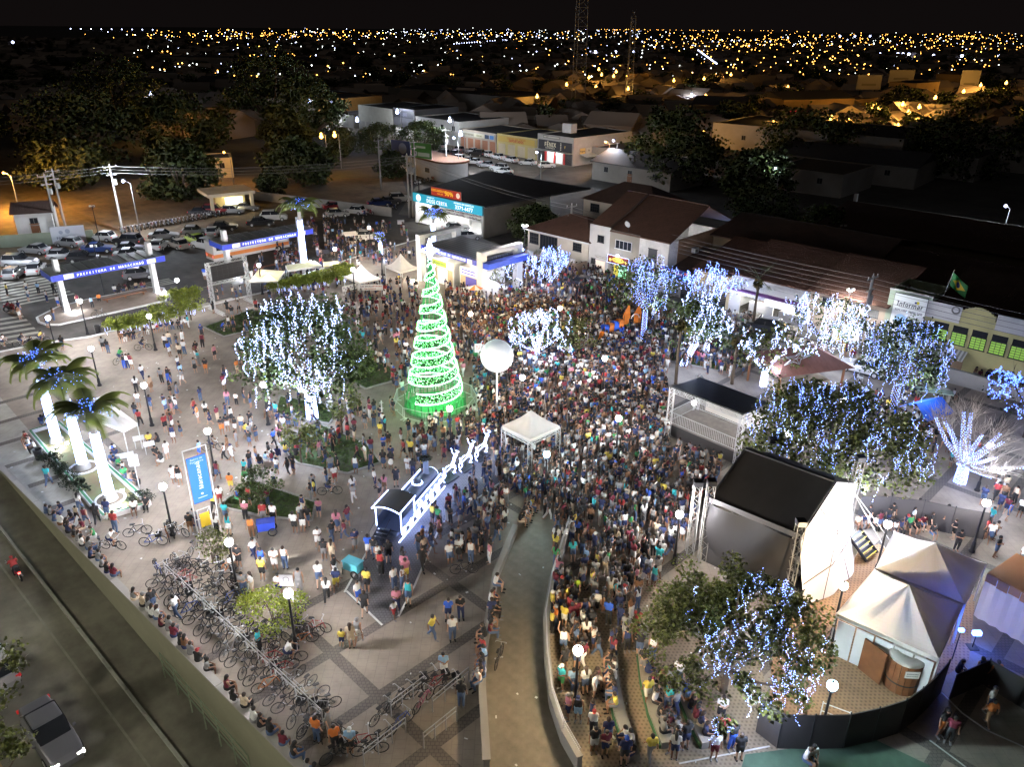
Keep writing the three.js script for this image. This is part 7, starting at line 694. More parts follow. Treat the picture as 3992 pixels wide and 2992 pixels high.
{ // food carts, stalls, tables, chairs, bins
  const cart = (label, c, x, y, col, turn, awn) => { const p = K(c, x, y), t = thing('food_cart', label, 'food cart', [p[0],0.08, p[1]], turn), wh = new B(); part('cart_body', new B().box(0,0.72,0,1.05,0.55,0.6).box(0,1.02,0,1.15,0.05,0.7), col, t); for (const s of [-1,1]) part('wheel', new THREE.TorusGeometry(0.26,0.05,6,14), M.tyre, t).position.set(0.35,0.3, s * 0.34); part('legs', new B().bar([-0.6,0,0.3], [-0.6,0.5,0.3],0.03).bar([-0.6,0,-0.3], [-0.6,0.5,-0.3],0.03), M.iron, t); if (awn) { part('awning', slope([-0.95,2.1,0.75], [0.95,2.1,0.75], [0.95,2.35,-0.75], [-0.95,2.35,-0.75],0.04), awn, t); part('posts', new B().bar([-0.7,1.1,0.4], [-0.7,2.15,0.4],0.02).bar([0.7,1.1,0.4], [0.7,2.15,0.4],0.02).bar([-0.7,1.1,-0.4], [-0.7,2.25,-0.4],0.02).bar([0.7,1.1,-0.4], [0.7,2.25,-0.4],0.02), M.alu, t); } return t; };
  cart('red white and blue popcorn cart on the lawn edge left of the train',9,95,1300, M.blue,0.3); cart('pale blue cart among people below the train',9,840,1650, mat([0.12,0.5,0.62],0.5),-0.5); cart('white cart near the pharmacy corner',5,1245,300, M.white,0.2); cart('cream cart at the street stalls left of the tall palm',5,820,490, M.cream,0.4, M.tent); cart('white cart with cloth in the front right of the police post',5,1860,1010, M.white,0.4); cart('black cart with bags in the street stalls',5,600,560, M.iron,0.2);
  for (const [label, pts, col] of [['long cream food stall awning left of the clipped hedge', [K(5,-60,760,2.2), K(5,180,760,2.2), K(5,240,675,2.2), K(5,20,660,2.2)], mat([0.6,0.47,0.25],0.7)], ['long greenish food stall awning behind the lit palm trunk', [K(5,270,668,2.2), K(5,560,625,2.2), K(5,500,585,2.2), K(5,250,628,2.2)], mat([0.5,0.5,0.3],0.7)], ['small yellow food stall awning right of the lit palm trunk', [K(5,580,640,2.2), K(5,735,612,2.2), K(5,700,590,2.2), K(5,575,600,2.2)], mat([0.62,0.5,0.2],0.7)]]) marquee(label, pts,2.15,2.4, { pow: 1, mat: col });
  const umb = thing('umbrella', 'orange and white striped sun umbrella in the crowd at the police post', 'umbrella', [...K(5,1885,960)].slice(0,1).concat(0.06, K(5,1885,960)[1])); part('pole', new B().bar([0,0,0], [0,2.1,0],0.03), M.white, umb); for (let i = 0; i < 8; i++) { const a = i / 8 * 6.283, b = (i + 1) / 8 * 6.283; part('panel', new B().tri([0,2.25,0], [Math.cos(b) * 0.95,1.85, Math.sin(b) * 0.95], [Math.cos(a) * 0.95,1.85, Math.sin(a) * 0.95]), i % 2 ? M.white : mat([0.75,0.2,0.03],0.7), umb); }
  const tbl = (label, p, s = 1) => { const t = thing('plastic_table', label, 'table', [p[0],0.08, p[1]],0.5, 'plastic tables'); part('table_top', bx(0,0.72,0,0.8 * s,0.05,0.8), M.white, t); for (const [x, z] of [[-1,-1], [1,-1], [1,1], [-1,1]]) part('leg', new B().bar([x * 0.32 * s,0, z * 0.32], [x * 0.3 * s,0.7, z * 0.3],0.025), M.white, t); };
  tbl('white plastic table with two people beside the stall awning', K(8,1300,590)); tbl('white plastic table with food below the stall awning', K(8,1100,690),1.4); tbl('white plastic table with cooler by the stall', K(8,1210,540)); tbl('white clothed table among people right of the green cone', K(5,2150,1100),2.2); tbl('white table between the hanging light tree and the school', K(11,1500,110)); tbl('white table in the tree beds below the billboard', K(11,770,110),2); tbl('yellow lit table at the snack house door', K(7,700,1350));
  const chair = (label, p, m, turn) => { const t = thing('plastic_chair', label, 'chair', [p[0],0.08, p[1]], turn, 'plastic chairs'); part('seat', bx(0,0.44,0,0.46,0.04,0.44), m, t); part('backrest', new B().box(0,0.72,-0.22,0.44,0.12,0.04).box(-0.15,0.6,-0.21,0.04,0.36,0.03).box(0,0.6,-0.21,0.04,0.36,0.03).box(0.15,0.6,-0.21,0.04,0.36,0.03), m, t); for (const [x, z] of [[-1,-1], [1,-1], [1,1], [-1,1]]) part('leg', new B().bar([x * 0.21,0, z * 0.2], [x * 0.19,0.43, z * 0.18],0.022,5), m, t); part('armrest', new B().box(-0.23,0.63,0,0.04,0.03,0.4).box(0.23,0.63,0,0.04,0.03,0.4), m, t); };
  for (const [x, y, w] of [[610,1310, 'by the wall of the snack house'], [660,1350, 'nearest the snack house table'], [655,1400, 'lower left at the snack house'], [725,1410, 'lower right at the snack house']]) chair('yellow plastic chair ' + w, K(7, x, y), M.yellow, rnd() * 6); for (const [x, y, w] of [[1550,1260, 'left of the pair against the black fence'], [1640,1280, 'right of the pair against the black fence']]) chair('white plastic chair ' + w, K(11, x, y), M.white,0.2); for (const [x, y, w] of [[1500,30, 'nearest the school hatch'], [1450,80, 'left of the slab table'], [1290,270, 'among people by the blue tarpaulin']]) chair('white plastic chair ' + w, K(11, x, y), M.white, rnd() * 6); for (const [x, y, w] of [[810,1480, 'above the white car by the gazebo'], [790,1640, 'beside the gazebo roof edge']]) chair('white plastic chair ' + w, K(7, x, y), M.white,0.7); for (const [x, y, w] of [[655,730, 'left at the shop house door'], [690,735, 'right at the shop house door']]) chair('white plastic chair ' + w, K(6, x, y), M.white,0.4);
  for (const [c, x, y, w] of [[8,345,650, 'at the corner of the palm bed'], [4,850,1220, 'on the lawn corner by the clipped hedge'], [9,635,230, 'beside the big lit trunk']]) { const p = K(c, x, y), t = thing('litter_bin', 'round dark litter bin ' + w, 'bin', [p[0],0.06, p[1]]); part('drum', new B().lathe([[0.26,0], [0.32,0.8], [0.34,0.85], [0.28,0.85], [0.27,0.7]],0,0,0,14), c === 9 ? M.white : M.iron, t); part('bag_rim', new THREE.TorusGeometry(0.33,0.03,5,16).rotateX(PI / 2), M.black, t).position.y = 0.84; }
}
// ---------- vehicles ----------
const paint = { white: [0.62,0.62,0.6], silver: [0.4,0.4,0.4], grey: [0.16,0.16,0.17], black: [0.018,0.018,0.02], red: [0.25,0.015,0.02], beige: [0.4,0.36,0.3], lime: [0.4,0.5,0.05], blue: [0.02,0.05,0.2] };
const paintMat = Object.fromEntries(Object.entries(paint).map(([k, c]) => [k, new THREE.MeshPhysicalMaterial({ color: new THREE.Color().setRGB(...c), roughness: 0.35, metalness: k === 'silver' || k === 'grey' ? 0.4 : 0, clearcoat: 0.8, clearcoatRoughness: 0.1 })]));
const tail = glow(0.35,0.01,0.01, [0.3,0.02,0.02]), headOff = mat([0.6,0.6,0.62],0.15);
function sideExtrude(pts, width, bevel) { const g = new THREE.ExtrudeGeometry(new THREE.Shape(pts.map((q) => new THREE.Vector2(q[0], q[1]))), { depth: width - bevel * 2, bevelEnabled: true, bevelThickness: bevel, bevelSize: bevel * 0.6, bevelSegments: 2, curveSegments: 6 }); return g.translate(0,0, -(width - bevel * 2) / 2); }
const CAR = {}; for (const [k, L, belt, roof, cab] of [['hatch',3.9,0.9,1.48, [0.85,0.2,-1.35,-1.8]], ['sedan',4.3,0.9,1.42, [0.85,0.2,-1.05,-1.6]], ['suv',4.4,1.05,1.72, [0.9,0.35,-1.7,-2.0]]]) {
  const h = L / 2, arch = (cx) => { const r = []; for (let i = 0; i <= 8; i++) { const a = PI * i / 8; r.push([cx - Math.cos(a) * 0.37,0.3 + Math.sin(a) * 0.36]); } return r; };
  const low = [[-h,0.34],...arch(-h + 0.8),...arch(h - 0.82), [h - 0.02,0.32], [h,0.6], [h - 0.25, belt - 0.14], [cab[0], belt], [-h + 0.1, belt + 0.02], [-h - 0.03,0.62]];
  CAR[k] = { L, body: sideExtrude(low,1.7,0.1), glass: sideExtrude([[cab[0] + 0.05, belt - 0.03], [cab[1], roof - 0.05], [cab[2], roof - 0.05], [cab[3], belt - 0.03]],1.46,0.12), roof: sideExtrude([[cab[1] + 0.04, roof - 0.07], [cab[1] - 0.2, roof], [cab[2] + 0.15, roof], [cab[2] - 0.04, roof - 0.07]],1.36,0.1), pill: new B().beam([cab[0], belt,0.72], [cab[1], roof - 0.06,0.62],0.06,0.06).beam([cab[0], belt,-0.72], [cab[1], roof - 0.06,-0.62],0.06,0.06).beam([-0.35, belt,0.75], [-0.38, roof - 0.06,0.66],0.07,0.05).beam([-0.35, belt,-0.75], [-0.38, roof - 0.06,-0.66],0.07,0.05).beam([cab[3], belt,0.72], [cab[2], roof - 0.06,0.62],0.1,0.08).beam([cab[3], belt,-0.72], [cab[2], roof - 0.06,-0.62],0.1,0.08).build(), tyre: new THREE.CylinderGeometry(0.31,0.31,0.2,18).rotateX(PI / 2), rim: new THREE.CylinderGeometry(0.19,0.19,0.215,10).rotateX(PI / 2) };
}
for (const c of Object.values(CAR)) for (const g of [c.body, c.glass, c.roof]) { const P = g.attributes.position; for (let i = 0; i < P.count; i++) { const u = Math.abs(P.getX(i)) / (c.L / 2); P.setZ(i, P.getZ(i) * (1 - 0.2 * Math.pow(Math.min(1, u),5) - (g === c.body ? 0.06 * Math.max(0, P.getY(i) - 0.62) / 0.4 : 0))); } g.computeVertexNormals(); }
function car(label, p, deg, color, kind = 'hatch', o = {}) {
  const c = CAR[kind], t = thing('car', label, 'car', [p[0], o.y ?? 0.03, p[1]], rad(deg), o.group || 'cars'), m = paintMat[color], h = c.L / 2;
  part('body', c.body, m, t); part('windows', c.glass, M.glass, t); part('roof', c.roof, m, t); part('pillars', c.pill, m, t);
  for (const x of [-h + 0.8, h - 0.82]) for (const z of [-0.76,0.76]) { const w = part('wheel', c.tyre, M.tyre, t); w.position.set(x,0.31, z); part('rim', c.rim, M.alu, w); }
  for (const z of [-0.58,0.58]) { part('headlight', bx(h - 0.06,0.64, z,0.16,0.14,0.34), o.lit ? glow(9,9,8.4) : headOff, t); part('tail_light', bx(-h + 0.02,0.75, z * 1.1,0.12,0.16,0.26), tail, t); } part('number_plate', bx(-h - 0.05,0.55,0,0.03,0.11,0.36), M.white, t); part('bumper', new B().box(h - 0.02,0.38,0,0.1,0.12,1.4).box(-h + 0.0,0.4,0,0.1,0.14,1.4), M.black, t); part('mirror', new B().box(0.62,0.98,0.92,0.14,0.11,0.14).box(0.62,0.98,-0.92,0.14,0.11,0.14), m, t);
  if (o.lit) for (const z of [-0.58,0.58]) { const s = new THREE.SpotLight(new THREE.Color(1,0.97,0.88),60,0,0.5,0.8); s.position.set(h + 0.1,0.64, z); s.target.position.set(h + 6,0, z); s.castShadow = true; t.add(s, s.target); } return t;
}
{
  const W = 'cars parked on the bare ground by the street', S = 'cars parked at the shop street', row = [[4,890,420,172, 'white', 'hatch', 'white hatchback beside the motorcycle row'], [4,600,470,168, 'silver', 'hatch', 'silver hatchback second from the yard wall'], [4,310,530,170, 'silver', 'sedan', 'silver sedan close to the yard wall'], [4,180,640,10, 'silver', 'suv', 'silver estate behind two rear facing cars'], [4,130,735,100, 'silver', 'hatch', 'silver car seen from behind at the far left'], [4,320,695,105, 'white', 'sedan', 'white sedan seen from behind by the far left silver one'], [4,550,580,12, 'silver', 'hatch', 'silver hatchback in the second row over the canopy'], [4,850,520,14, 'blue', 'sedan', 'dark blue sedan in the second row'], [4,720,600,15, 'black', 'hatch', 'black hatchback right behind the canopy roof'], [4,1110,455,172, 'black', 'suv', 'big black car in the front of the motorcycle row'], [4,1120,520,14, 'grey', 'sedan', 'grey sedan behind the canopy\'s right pillar'], [4,1130,570,15, 'silver', 'sedan', 'silver roofed sedan half hidden by the canopy'], [4,1420,405,14, 'silver', 'sedan', 'silver sedan with red glow inside'], [4,1380,490,95, 'white', 'hatch', 'small white car seen from behind right of the pillar'], [4,1540,485,140, 'beige', 'hatch', 'beige hatchback with tail towards the street'], [4,1690,370,14, 'silver', 'hatch', 'pale silver hatchback behind the lime car'], [4,1690,440,140, 'lime', 'sedan', 'lime green car among white ones'], [4,1840,375,100, 'white', 'sedan', 'white car seen from behind right of the lime one'], [4,1770,490,150, 'white', 'suv', 'white suv nearest the second canopy'], [4,1930,330,14, 'black', 'sedan', 'black sedan at the second canopy\'s pillar'], [4,2010,185,10, 'silver', 'hatch', 'silver car in front of the guard house'], [4,1860,190,10, 'red', 'suv', 'dark red car left of the guard house'], [4,2130,160,5, 'grey', 'sedan', 'grey car right of the guard house'], [4,1740,200,10, 'black', 'sedan', 'black car at the end of the motorcycle row'],
    [5,150,245,12, 'white', 'suv', 'white car left of the tall palm crown'], [5,40,290,12, 'black', 'sedan', 'black car at the bus roof'], [5,680,150,25, 'red', 'sedan', 'dark red car right of the tall palm crown'], [5,700,215,20, 'silver', 'hatch', 'silver car in front of the dark red one'], [5,850,190,160, 'white', 'hatch', 'white car with its tail to the street'], [5,1060,120,20, 'blue', 'sedan', 'blue car near the utility pole pair'], [5,1150,105,20, 'grey', 'sedan', 'grey car near the utility pole pair'], [5,1235,85,20, 'white', 'suv', 'white car left of the utility pole pair']];
  for (const [c, x, y, d, col, k, l] of row) car(l, K(c, x, y), d, col, k, { group: W });
  car('dark grey hatchback driving past under the first canopy', K(4,1210,745),22, 'grey', 'hatch'); car('white patrol hatchback among the street stalls', K(5,960,410),12, 'white', 'hatch'); car('silver hatchback parked on the bright pharmacy forecourt', K(5,1830,415),20, 'silver', 'hatch', { y: 0.1 }); car('grey car half hidden by the blue lit palm at the pharmacy', K(5,1720,340),20, 'silver', 'sedan', { y: 0.1 }); car('white suv parked right of the police post', K(6,40,655),150, 'white', 'suv', { y: 0.08 }); car('black car in the crowd below the shop house', K(6,570,820),150, 'black', 'sedan', { y: 0.08 }); car('white car parked above the gazebo', K(7,810,1560),140, 'white', 'sedan', { y: 0.08 }); car('black pickup parked before the snack bar', K(6,2140,1210),150, 'black', 'suv', { y: 0.08 });
  const far = [[1,1580,1280, 'white'], [1,1740,1310, 'grey'], [1,1860,1325, 'silver'], [1,1980,1352, 'white'], [1,2080,1375, 'white'], [1,2190,1400, 'white'], [1,1730,1395, 'white'], [1,1815,1405, 'white'], [1,1875,1418, 'white'], [1,1980,1445, 'silver'], [1,2090,1475, 'white'], [1,2130,1500, 'white'], [1,2150,1545, 'black'], [1,1900,1348, 'black'], [1,1600,1350, 'black'], [1,1700,1345, 'black']]; far.forEach(([c, x, y, col], i) => car(col + ' car parked in the shop street' + (i < 6 ? ' along the shop fronts' : ' in the middle rows'), K(c, x, y), i < 6 ? -48 + 180 : 150, col, pick(['hatch', 'sedan', 'suv']), { group: S })); car('white car parked at the corner electronics shop, left', K(2,125,1425),160, 'white', 'sedan', { group: S }); car('white car parked under the corner electronics shop awning', K(2,290,1450),10, 'white', 'hatch', { group: S });
  for (const [x, y, w] of [[480,1090, 'leftmost'], [540,1120, 'second'], [600,1145, 'third'], [520,1160, 'front left'], [640,1170, 'front right']]) car('black car in the dark car park by the orange lamp, ' + w, K(1, x, y),20, 'black', 'sedan', { group: S });
  car('grey car with bright headlights driving on the sunken road', [-22.6,-27.6],-42, 'grey', 'sedan', { y: roadY(25) + 0.02, lit: true }); things[things.length - 1].rotation.z = -0.1; car('silver car hidden under the roadside tree at the left edge', [-27.6,-31.4],138, 'silver', 'hatch', { y: roadY(20) + 0.02 });
}
function bus(label, p, deg, col, stripe) { const t = thing('bus', label, 'bus', [p[0],0.03, p[1]], rad(deg)); part('body', bx(0,1.7,0,11.4,2.5,2.5), col, t); part('stripe', new B().box(0,1.05,0,11.44,0.5,2.54), stripe, t); for (let i = 0; i < 7; i++) for (const s of [-1,1]) part('window', bx(-4.6 + i * 1.5,2.2, s * 1.26,1.3,0.8,0.03), M.glass, t); part('windscreen', bx(5.71,2.1,0,0.03,1.2,2.2), M.glass, t); for (const x of [-3.6,3.9]) for (const z of [-1.12,1.12]) { const w = part('wheel', new THREE.CylinderGeometry(0.48,0.48,0.3,16).rotateX(PI / 2), M.tyre, t); w.position.set(x,0.48, z); part('rim', new THREE.CylinderGeometry(0.26,0.26,0.32,10).rotateX(PI / 2), M.alu, w); } part('roof_unit', bx(-1,3.05,0,3,0.25,1.6), col, t); for (const z of [-0.9,0.9]) part('tail_light', bx(-5.72,1, z,0.04,0.3,0.2), glow(3,0.1,0.05), t); }
bus('white and orange bus behind the second canopy', K(5,-60,545),45, M.white, mat([0.65,0.2,0.04],0.5)); 
// two wheelers
const ring = (r, t) => new THREE.TorusGeometry(r, t,5,22), spokes = (r) => { const b = new B(); for (let i = 0; i < 7; i++) { const a = i / 7 * PI; b.bar([Math.cos(a) * r, Math.sin(a) * r,0], [-Math.cos(a) * r, -Math.sin(a) * r,0],0.004,3); } return b.build(); };
const BK = { tyre: ring(0.32,0.022), spk: spokes(0.31), saddle: new B().box(-0.22,0.93,0,0.26,0.06,0.14).box(-0.1,0.93,0,0.12,0.05,0.06).build(), bar: new B().bar([0.42,0.72,0], [0.4,1.0,0],0.016).bar([0.4,1,-0.28], [0.4,1,0.28],0.016).bar([0.4,1,0.28], [0.3,1.01,0.28],0.02).bar([0.4,1,-0.28], [0.3,1.01,-0.28],0.02).build(), frame: new B().bar([-0.05,0.32,0], [0.4,0.68,0],0.022).bar([0.38,0.78,0], [-0.17,0.78,0],0.02).bar([-0.05,0.32,0], [-0.2,0.92,0],0.02).bar([-0.52,0.34,0.05], [-0.05,0.32,0.03],0.012).bar([-0.52,0.34,-0.05], [-0.05,0.32,-0.03],0.012).bar([-0.52,0.34,0.05], [-0.17,0.76,0.02],0.012).bar([-0.52,0.34,-0.05], [-0.17,0.76,-0.02],0.012).bar([0.54,0.34,0.05], [0.41,0.7,0.02],0.014).bar([0.54,0.34,-0.05], [0.41,0.7,-0.02],0.014).build(), crank: new B().bar([-0.05,0.32,0.07], [0.1,0.25,0.07],0.012).bar([-0.05,0.32,-0.07], [-0.2,0.39,-0.07],0.012).box(0.12,0.25,0.13,0.09,0.02,0.1).box(-0.22,0.39,-0.13,0.09,0.02,0.1).build(), basket: new B().box(0.58,0.82,0,0.02,0.22,0.32).box(0.4,0.82,0.16,0.36,0.22,0.02).box(0.4,0.82,-0.16,0.36,0.22,0.02).box(0.4,0.72,0,0.36,0.02,0.32).build() };
const bikeCols = { black: [0.02,0.02,0.022], red: [0.3,0.02,0.02], orange: [0.45,0.13,0.02], pink: [0.5,0.12,0.2], blue: [0.03,0.07,0.3], grey: [0.2,0.2,0.2], white: [0.6,0.6,0.58] };
function bike(label, p, deg, col = 'black', o = {}) { const t = thing('bicycle', label, 'bicycle', [p[0], o.y ?? 0.075, p[1]], rad(deg), o.group || 'bicycles'), m = mat(bikeCols[col],0.35); part('frame', BK.frame, m, t); for (const x of [-0.52,0.54]) { const w = part('wheel', BK.tyre, M.tyre, t); w.position.set(x,0.34,0); part('spokes', BK.spk, M.iron, w); } part('saddle', BK.saddle, M.black, t); part('handlebar', BK.bar, M.steel, t); part('crank', BK.crank, M.steel, t); if (o.basket) part('basket', BK.basket, M.iron, t); t.rotation.x = o.tilt || 0; t.rotation.order = 'YXZ'; return t; }
const rackRail = (label, pts, h, posts) => { const t = thing('bicycle_rail', label, 'railing', [pts[0][0],0.075, pts[0][1]]), b = new B(), q = pts.map((p) => [p[0] - pts[0][0], p[1] - pts[0][1]]); for (let i = 1; i < q.length; i++) for (const y of [h, h * 0.72]) b.bar([q[i - 1][0], y, q[i - 1][1]], [q[i][0], y, q[i][1]],0.028); part('rails', b, M.steel, t); const s = new B(); for (let i = 0; i <= posts; i++) { const u = i / posts * (q.length - 1), k = Math.min(q.length - 2, Math.floor(u)), f = u - k, x = mixn(q[k][0], q[k + 1][0], f), z = mixn(q[k][1], q[k + 1][1], f); s.bar([x,0, z], [x, h, z],0.03); } part('posts', s, M.steel, t); };
{
  seed(12); const a = K(8,1410,1545,1), b = K(13,560,1175,1), n = 36, cols = ['black', 'black', 'black', 'grey', 'black', 'black', 'blue', 'black', 'black', 'red', 'black', 'black', 'pink', 'black', 'orange', 'black', 'black', 'black'], G = 'bicycles leaning along the long rack', ang = Math.atan2(-(b[1] - a[1]), b[0] - a[0]) / PI * 180;
  rackRail('long double bicycle rail running beside the retaining wall', [a, [mixn(a[0], b[0],0.5) + 0.06, mixn(a[1], b[1],0.5)], b],1,14);
  for (let i = 0; i < n; i++) { const u = (i + 0.5) / n, s = i % 2 ? 1 : -1, c = pick(cols); bike(c + ' bicycle leaning along the long rail on its ' + (s > 0 ? 'wall' : 'square') + ' side', [mixn(a[0], b[0], u) + WN[0] * s * 0.55, mixn(a[1], b[1], u) + WN[1] * s * 0.55], ang + 90 * s + rr(-24,24), c, { tilt: rr(-0.16,0.16), group: G, basket: rnd() < 0.25 }); }
  const spots = [[8,1195,1310,30, 'in the open, second handlebar up, left of the lone pair'], [8,1330,1400,5, 'standing alone in the open paving'], [8,1480,1300,-50, 'leaning on the lamp at the palm bed corner'], [8,1550,1310,-20, 'parked right of the corner lamp'], [8,1450,1330,-60, 'parked left of the corner lamp'], [8,1690,1450,70, 'by the banner frame foot'], [8,1530,1590,-40, 'in the cluster above the rail'], [8,1490,1620,40, 'in the cluster above the rail'], [8,1560,1600,70, 'in the cluster above the rail'], [8,1380,1640,-50, 'at the upper end of the rail'], [8,1680,1600,15, 'in the cluster at the wispy shrub'], [8,1750,1630,-25, 'in the cluster at the wispy shrub'], [8,1830,1645,20, 'in the cluster at the wispy shrub'], [8,1900,1620,-60, 'in the cluster at the wispy shrub'], [8,1960,1640,50, 'in the cluster at the wispy shrub'], [8,870,1450,-60, 'beside the sitting people'],
    [12,1880,150,-30, 'in the cluster below the rack lamp'], [12,1960,90,20, 'in the cluster below the rack lamp'], [12,2040,160,-40, 'in the cluster below the rack lamp'], [12,2100,240,10, 'in the cluster below the rack lamp'], [12,2000,260,60, 'in the cluster below the rack lamp'], [12,1900,60,-70, 'in the cluster below the rack lamp'], [12,2150,330,15, 'in the cluster below the rack lamp'], [12,2060,360,40, 'in the cluster below the rack lamp'],
    [13,110,500,60, 'under the bright yellow green tree'], [13,190,560,-20, 'under the bright yellow green tree'], [13,170,640,80, 'under the bright yellow green tree'], [13,240,500,30, 'under the bright yellow green tree'], [13,390,480,-30, 'right of the lamp with the square sign'], [13,450,560,10, 'right of the lamp with the square sign'], [13,400,610,20, 'right of the lamp with the square sign'], [13,520,500,-10, 'right of the lamp with the square sign'], [13,350,620,70, 'right of the lamp with the square sign'], [13,240,830,85, 'at the end of the rider in white'], [13,580,1290,75, 'at the lower end of the long rail'], [13,480,1330,60, 'at the lower end of the long rail'], [13,540,1380,-60, 'at the lower end of the long rail'],
    [13,1090,1250,60, 'at the left end of the middle rail'], [13,1180,1150,45, 'against the middle rail'], [13,1290,1110,50, 'against the middle rail'], [13,1390,1040,40, 'against the middle rail'], [13,1480,960,40, 'against the middle rail'], [13,1440,1140,60, 'against the middle rail'], [13,1570,990,30, 'between the two front rails'], [13,1660,1010,30, 'between the two front rails'], [13,1250,1330,42, 'against the lowest left rail'], [13,1080,1460,40, 'against the lowest left rail'], [13,900,1500,15, 'under the person in pale blue at the lowest rail'], [13,980,1560,20, 'under the person in pale blue at the lowest rail'], [13,760,1430,-30, 'held by people at the bottom'], [13,700,1600,40, 'held by people at the bottom'], [13,2090,760,80, 'leaning by the ramp wall'], [9,150,50,60, 'at the big lit trunk'], [9,340,530,70, 'under the young slender tree'], [9,1790,1640,10, 'parked below the blue cart'], [6,1720,1480,20, 'among the tree beds at the lit forked trees'], [4,860,1090,8, 'parked alone on the white kerb under the canopy']];
  for (const [c, x, y, d, w] of spots) { const col = pick(cols); bike(col + ' bicycle ' + w, K(c, x, y), d + rr(-8,8), col, { tilt: rr(-0.08,0.08), basket: rnd() < 0.2 }); }
  const rails = [['middle front rail, longer of the upper pair', [13,1165,1230], [13,1445,1010]], ['upper right front rail before the ramp wall', [13,1520,1195], [13,1830,930]], ['lowest left front rail', [13,930,1655], [13,1290,1370]], ['lowest right front rail standing in the light', [13,1445,1505], [13,1725,1275]]]; for (const [l, p, q] of rails) rackRail('double metal bicycle rail, ' + l, [K(...p), K(...q)],0.95,3);
}
const MO = { tyre: ring(0.27,0.06), hub: new THREE.CylinderGeometry(0.14,0.14,0.06,10).rotateX(PI / 2), body: new B().box(0.06,0.48,0,0.42,0.3,0.2).ball(0.2,0.78,0,0.2,10,7,0.7).box(-0.6,0.72,0,0.3,0.08,0.16).build(), seat: new B().box(-0.28,0.8,0,0.66,0.1,0.24).build(), fork: new B().bar([0.62,0.28,0.08], [0.42,0.95,0.06],0.025).bar([0.62,0.28,-0.08], [0.42,0.95,-0.06],0.025).bar([0.4,1.02,-0.34], [0.4,1.02,0.34],0.018).bar([0.38,1.05,0.24], [0.36,1.22,0.3],0.012).bar([0.38,1.05,-0.24], [0.36,1.22,-0.3],0.012).build(), pipe: new B().bar([0.15,0.3,0.14], [-0.65,0.34,0.16],0.045).bar([-0.62,0.28,0.06], [0.0,0.4,0.06],0.03).build(), lamp: new B().ball(0.52,0.92,0,0.09,8,6).build() };
function moto(label, p, deg, col, o = {}) { const t = thing('motorcycle', label, 'motorcycle', [p[0], o.y ?? 0.03, p[1]], rad(deg), o.group || 'motorcycles'), m = paintMat[col]; part('tank_and_fairing', MO.body, m, t); part('seat', MO.seat, M.black, t); part('fork_and_handlebar', MO.fork, M.steel, t); part('exhaust', MO.pipe, M.steel, t); part('headlight', MO.lamp, headOff, t); for (const x of [-0.62,0.64]) { const w = part('wheel', MO.tyre, M.tyre, t); w.position.set(x,0.32,0); part('hub', MO.hub, M.alu, w); } part('tail_light', bx(-0.78,0.7,0,0.06,0.07,0.12), o.lit || tail, t); return t; }
{
  seed(21); const G = 'motorcycles parked along the long wall'; for (let i = 0; i < 26; i++) { const u = i / 25, c = pick(['black', 'red', 'black', 'grey', 'blue', 'black']); moto(c + ' motorcycle in the row along the wall, front wheel out', K(4, mixn(1050,1890, u), mixn(355,205, u)),-62 + rr(-12,12), c, { group: G }); }
  for (let i = 0; i < 13; i++) { const u = i / 12, c = pick(['black', 'red', 'black', 'blue']); moto(c + ' motorcycle in the curved row before the painted round building', K(1, mixn(1340,1775, u), mixn(1605,1500, u)),-70 + rr(-14,14), c, { group: 'motorcycles before the round building' }); }
  for (let i = 0; i < 7; i++) { const c = pick(['black', 'red', 'grey']); moto(c + ' motorcycle near the tall palm crown', K(5, mixn(600,780, i / 6), mixn(225,205, i / 6)),-60 + rr(-20,20), c, { group: 'motorcycles by the tall palm' }); } for (let i = 0; i < 6; i++) { const c = pick(['black', 'red', 'blue']); moto(c + ' motorcycle left of the utility pole pair', K(5, mixn(930,1190, i / 5), mixn(205,150, i / 5)),-60 + rr(-20,20), c, { group: 'motorcycles by the utility poles' }); } for (let i = 0; i < 7; i++) { const c = pick(['red', 'black', 'red']); moto(c + ' motorcycle in the jumble behind the food stalls', K(5, mixn(170,420, i / 6), mixn(560,600, i % 2)), rr(0,180), c, { group: 'motorcycles behind the food stalls' }); }
  moto('red motorcycle with riders at the zebra crossing', K(4,110,1035),8, 'red'); moto('motorcycle with red tail light riding down the sunken road', [-30.6,-38.8],138, 'red', { y: roadY(15) + 0.02, lit: glow(9,0.3,0.2) });
}
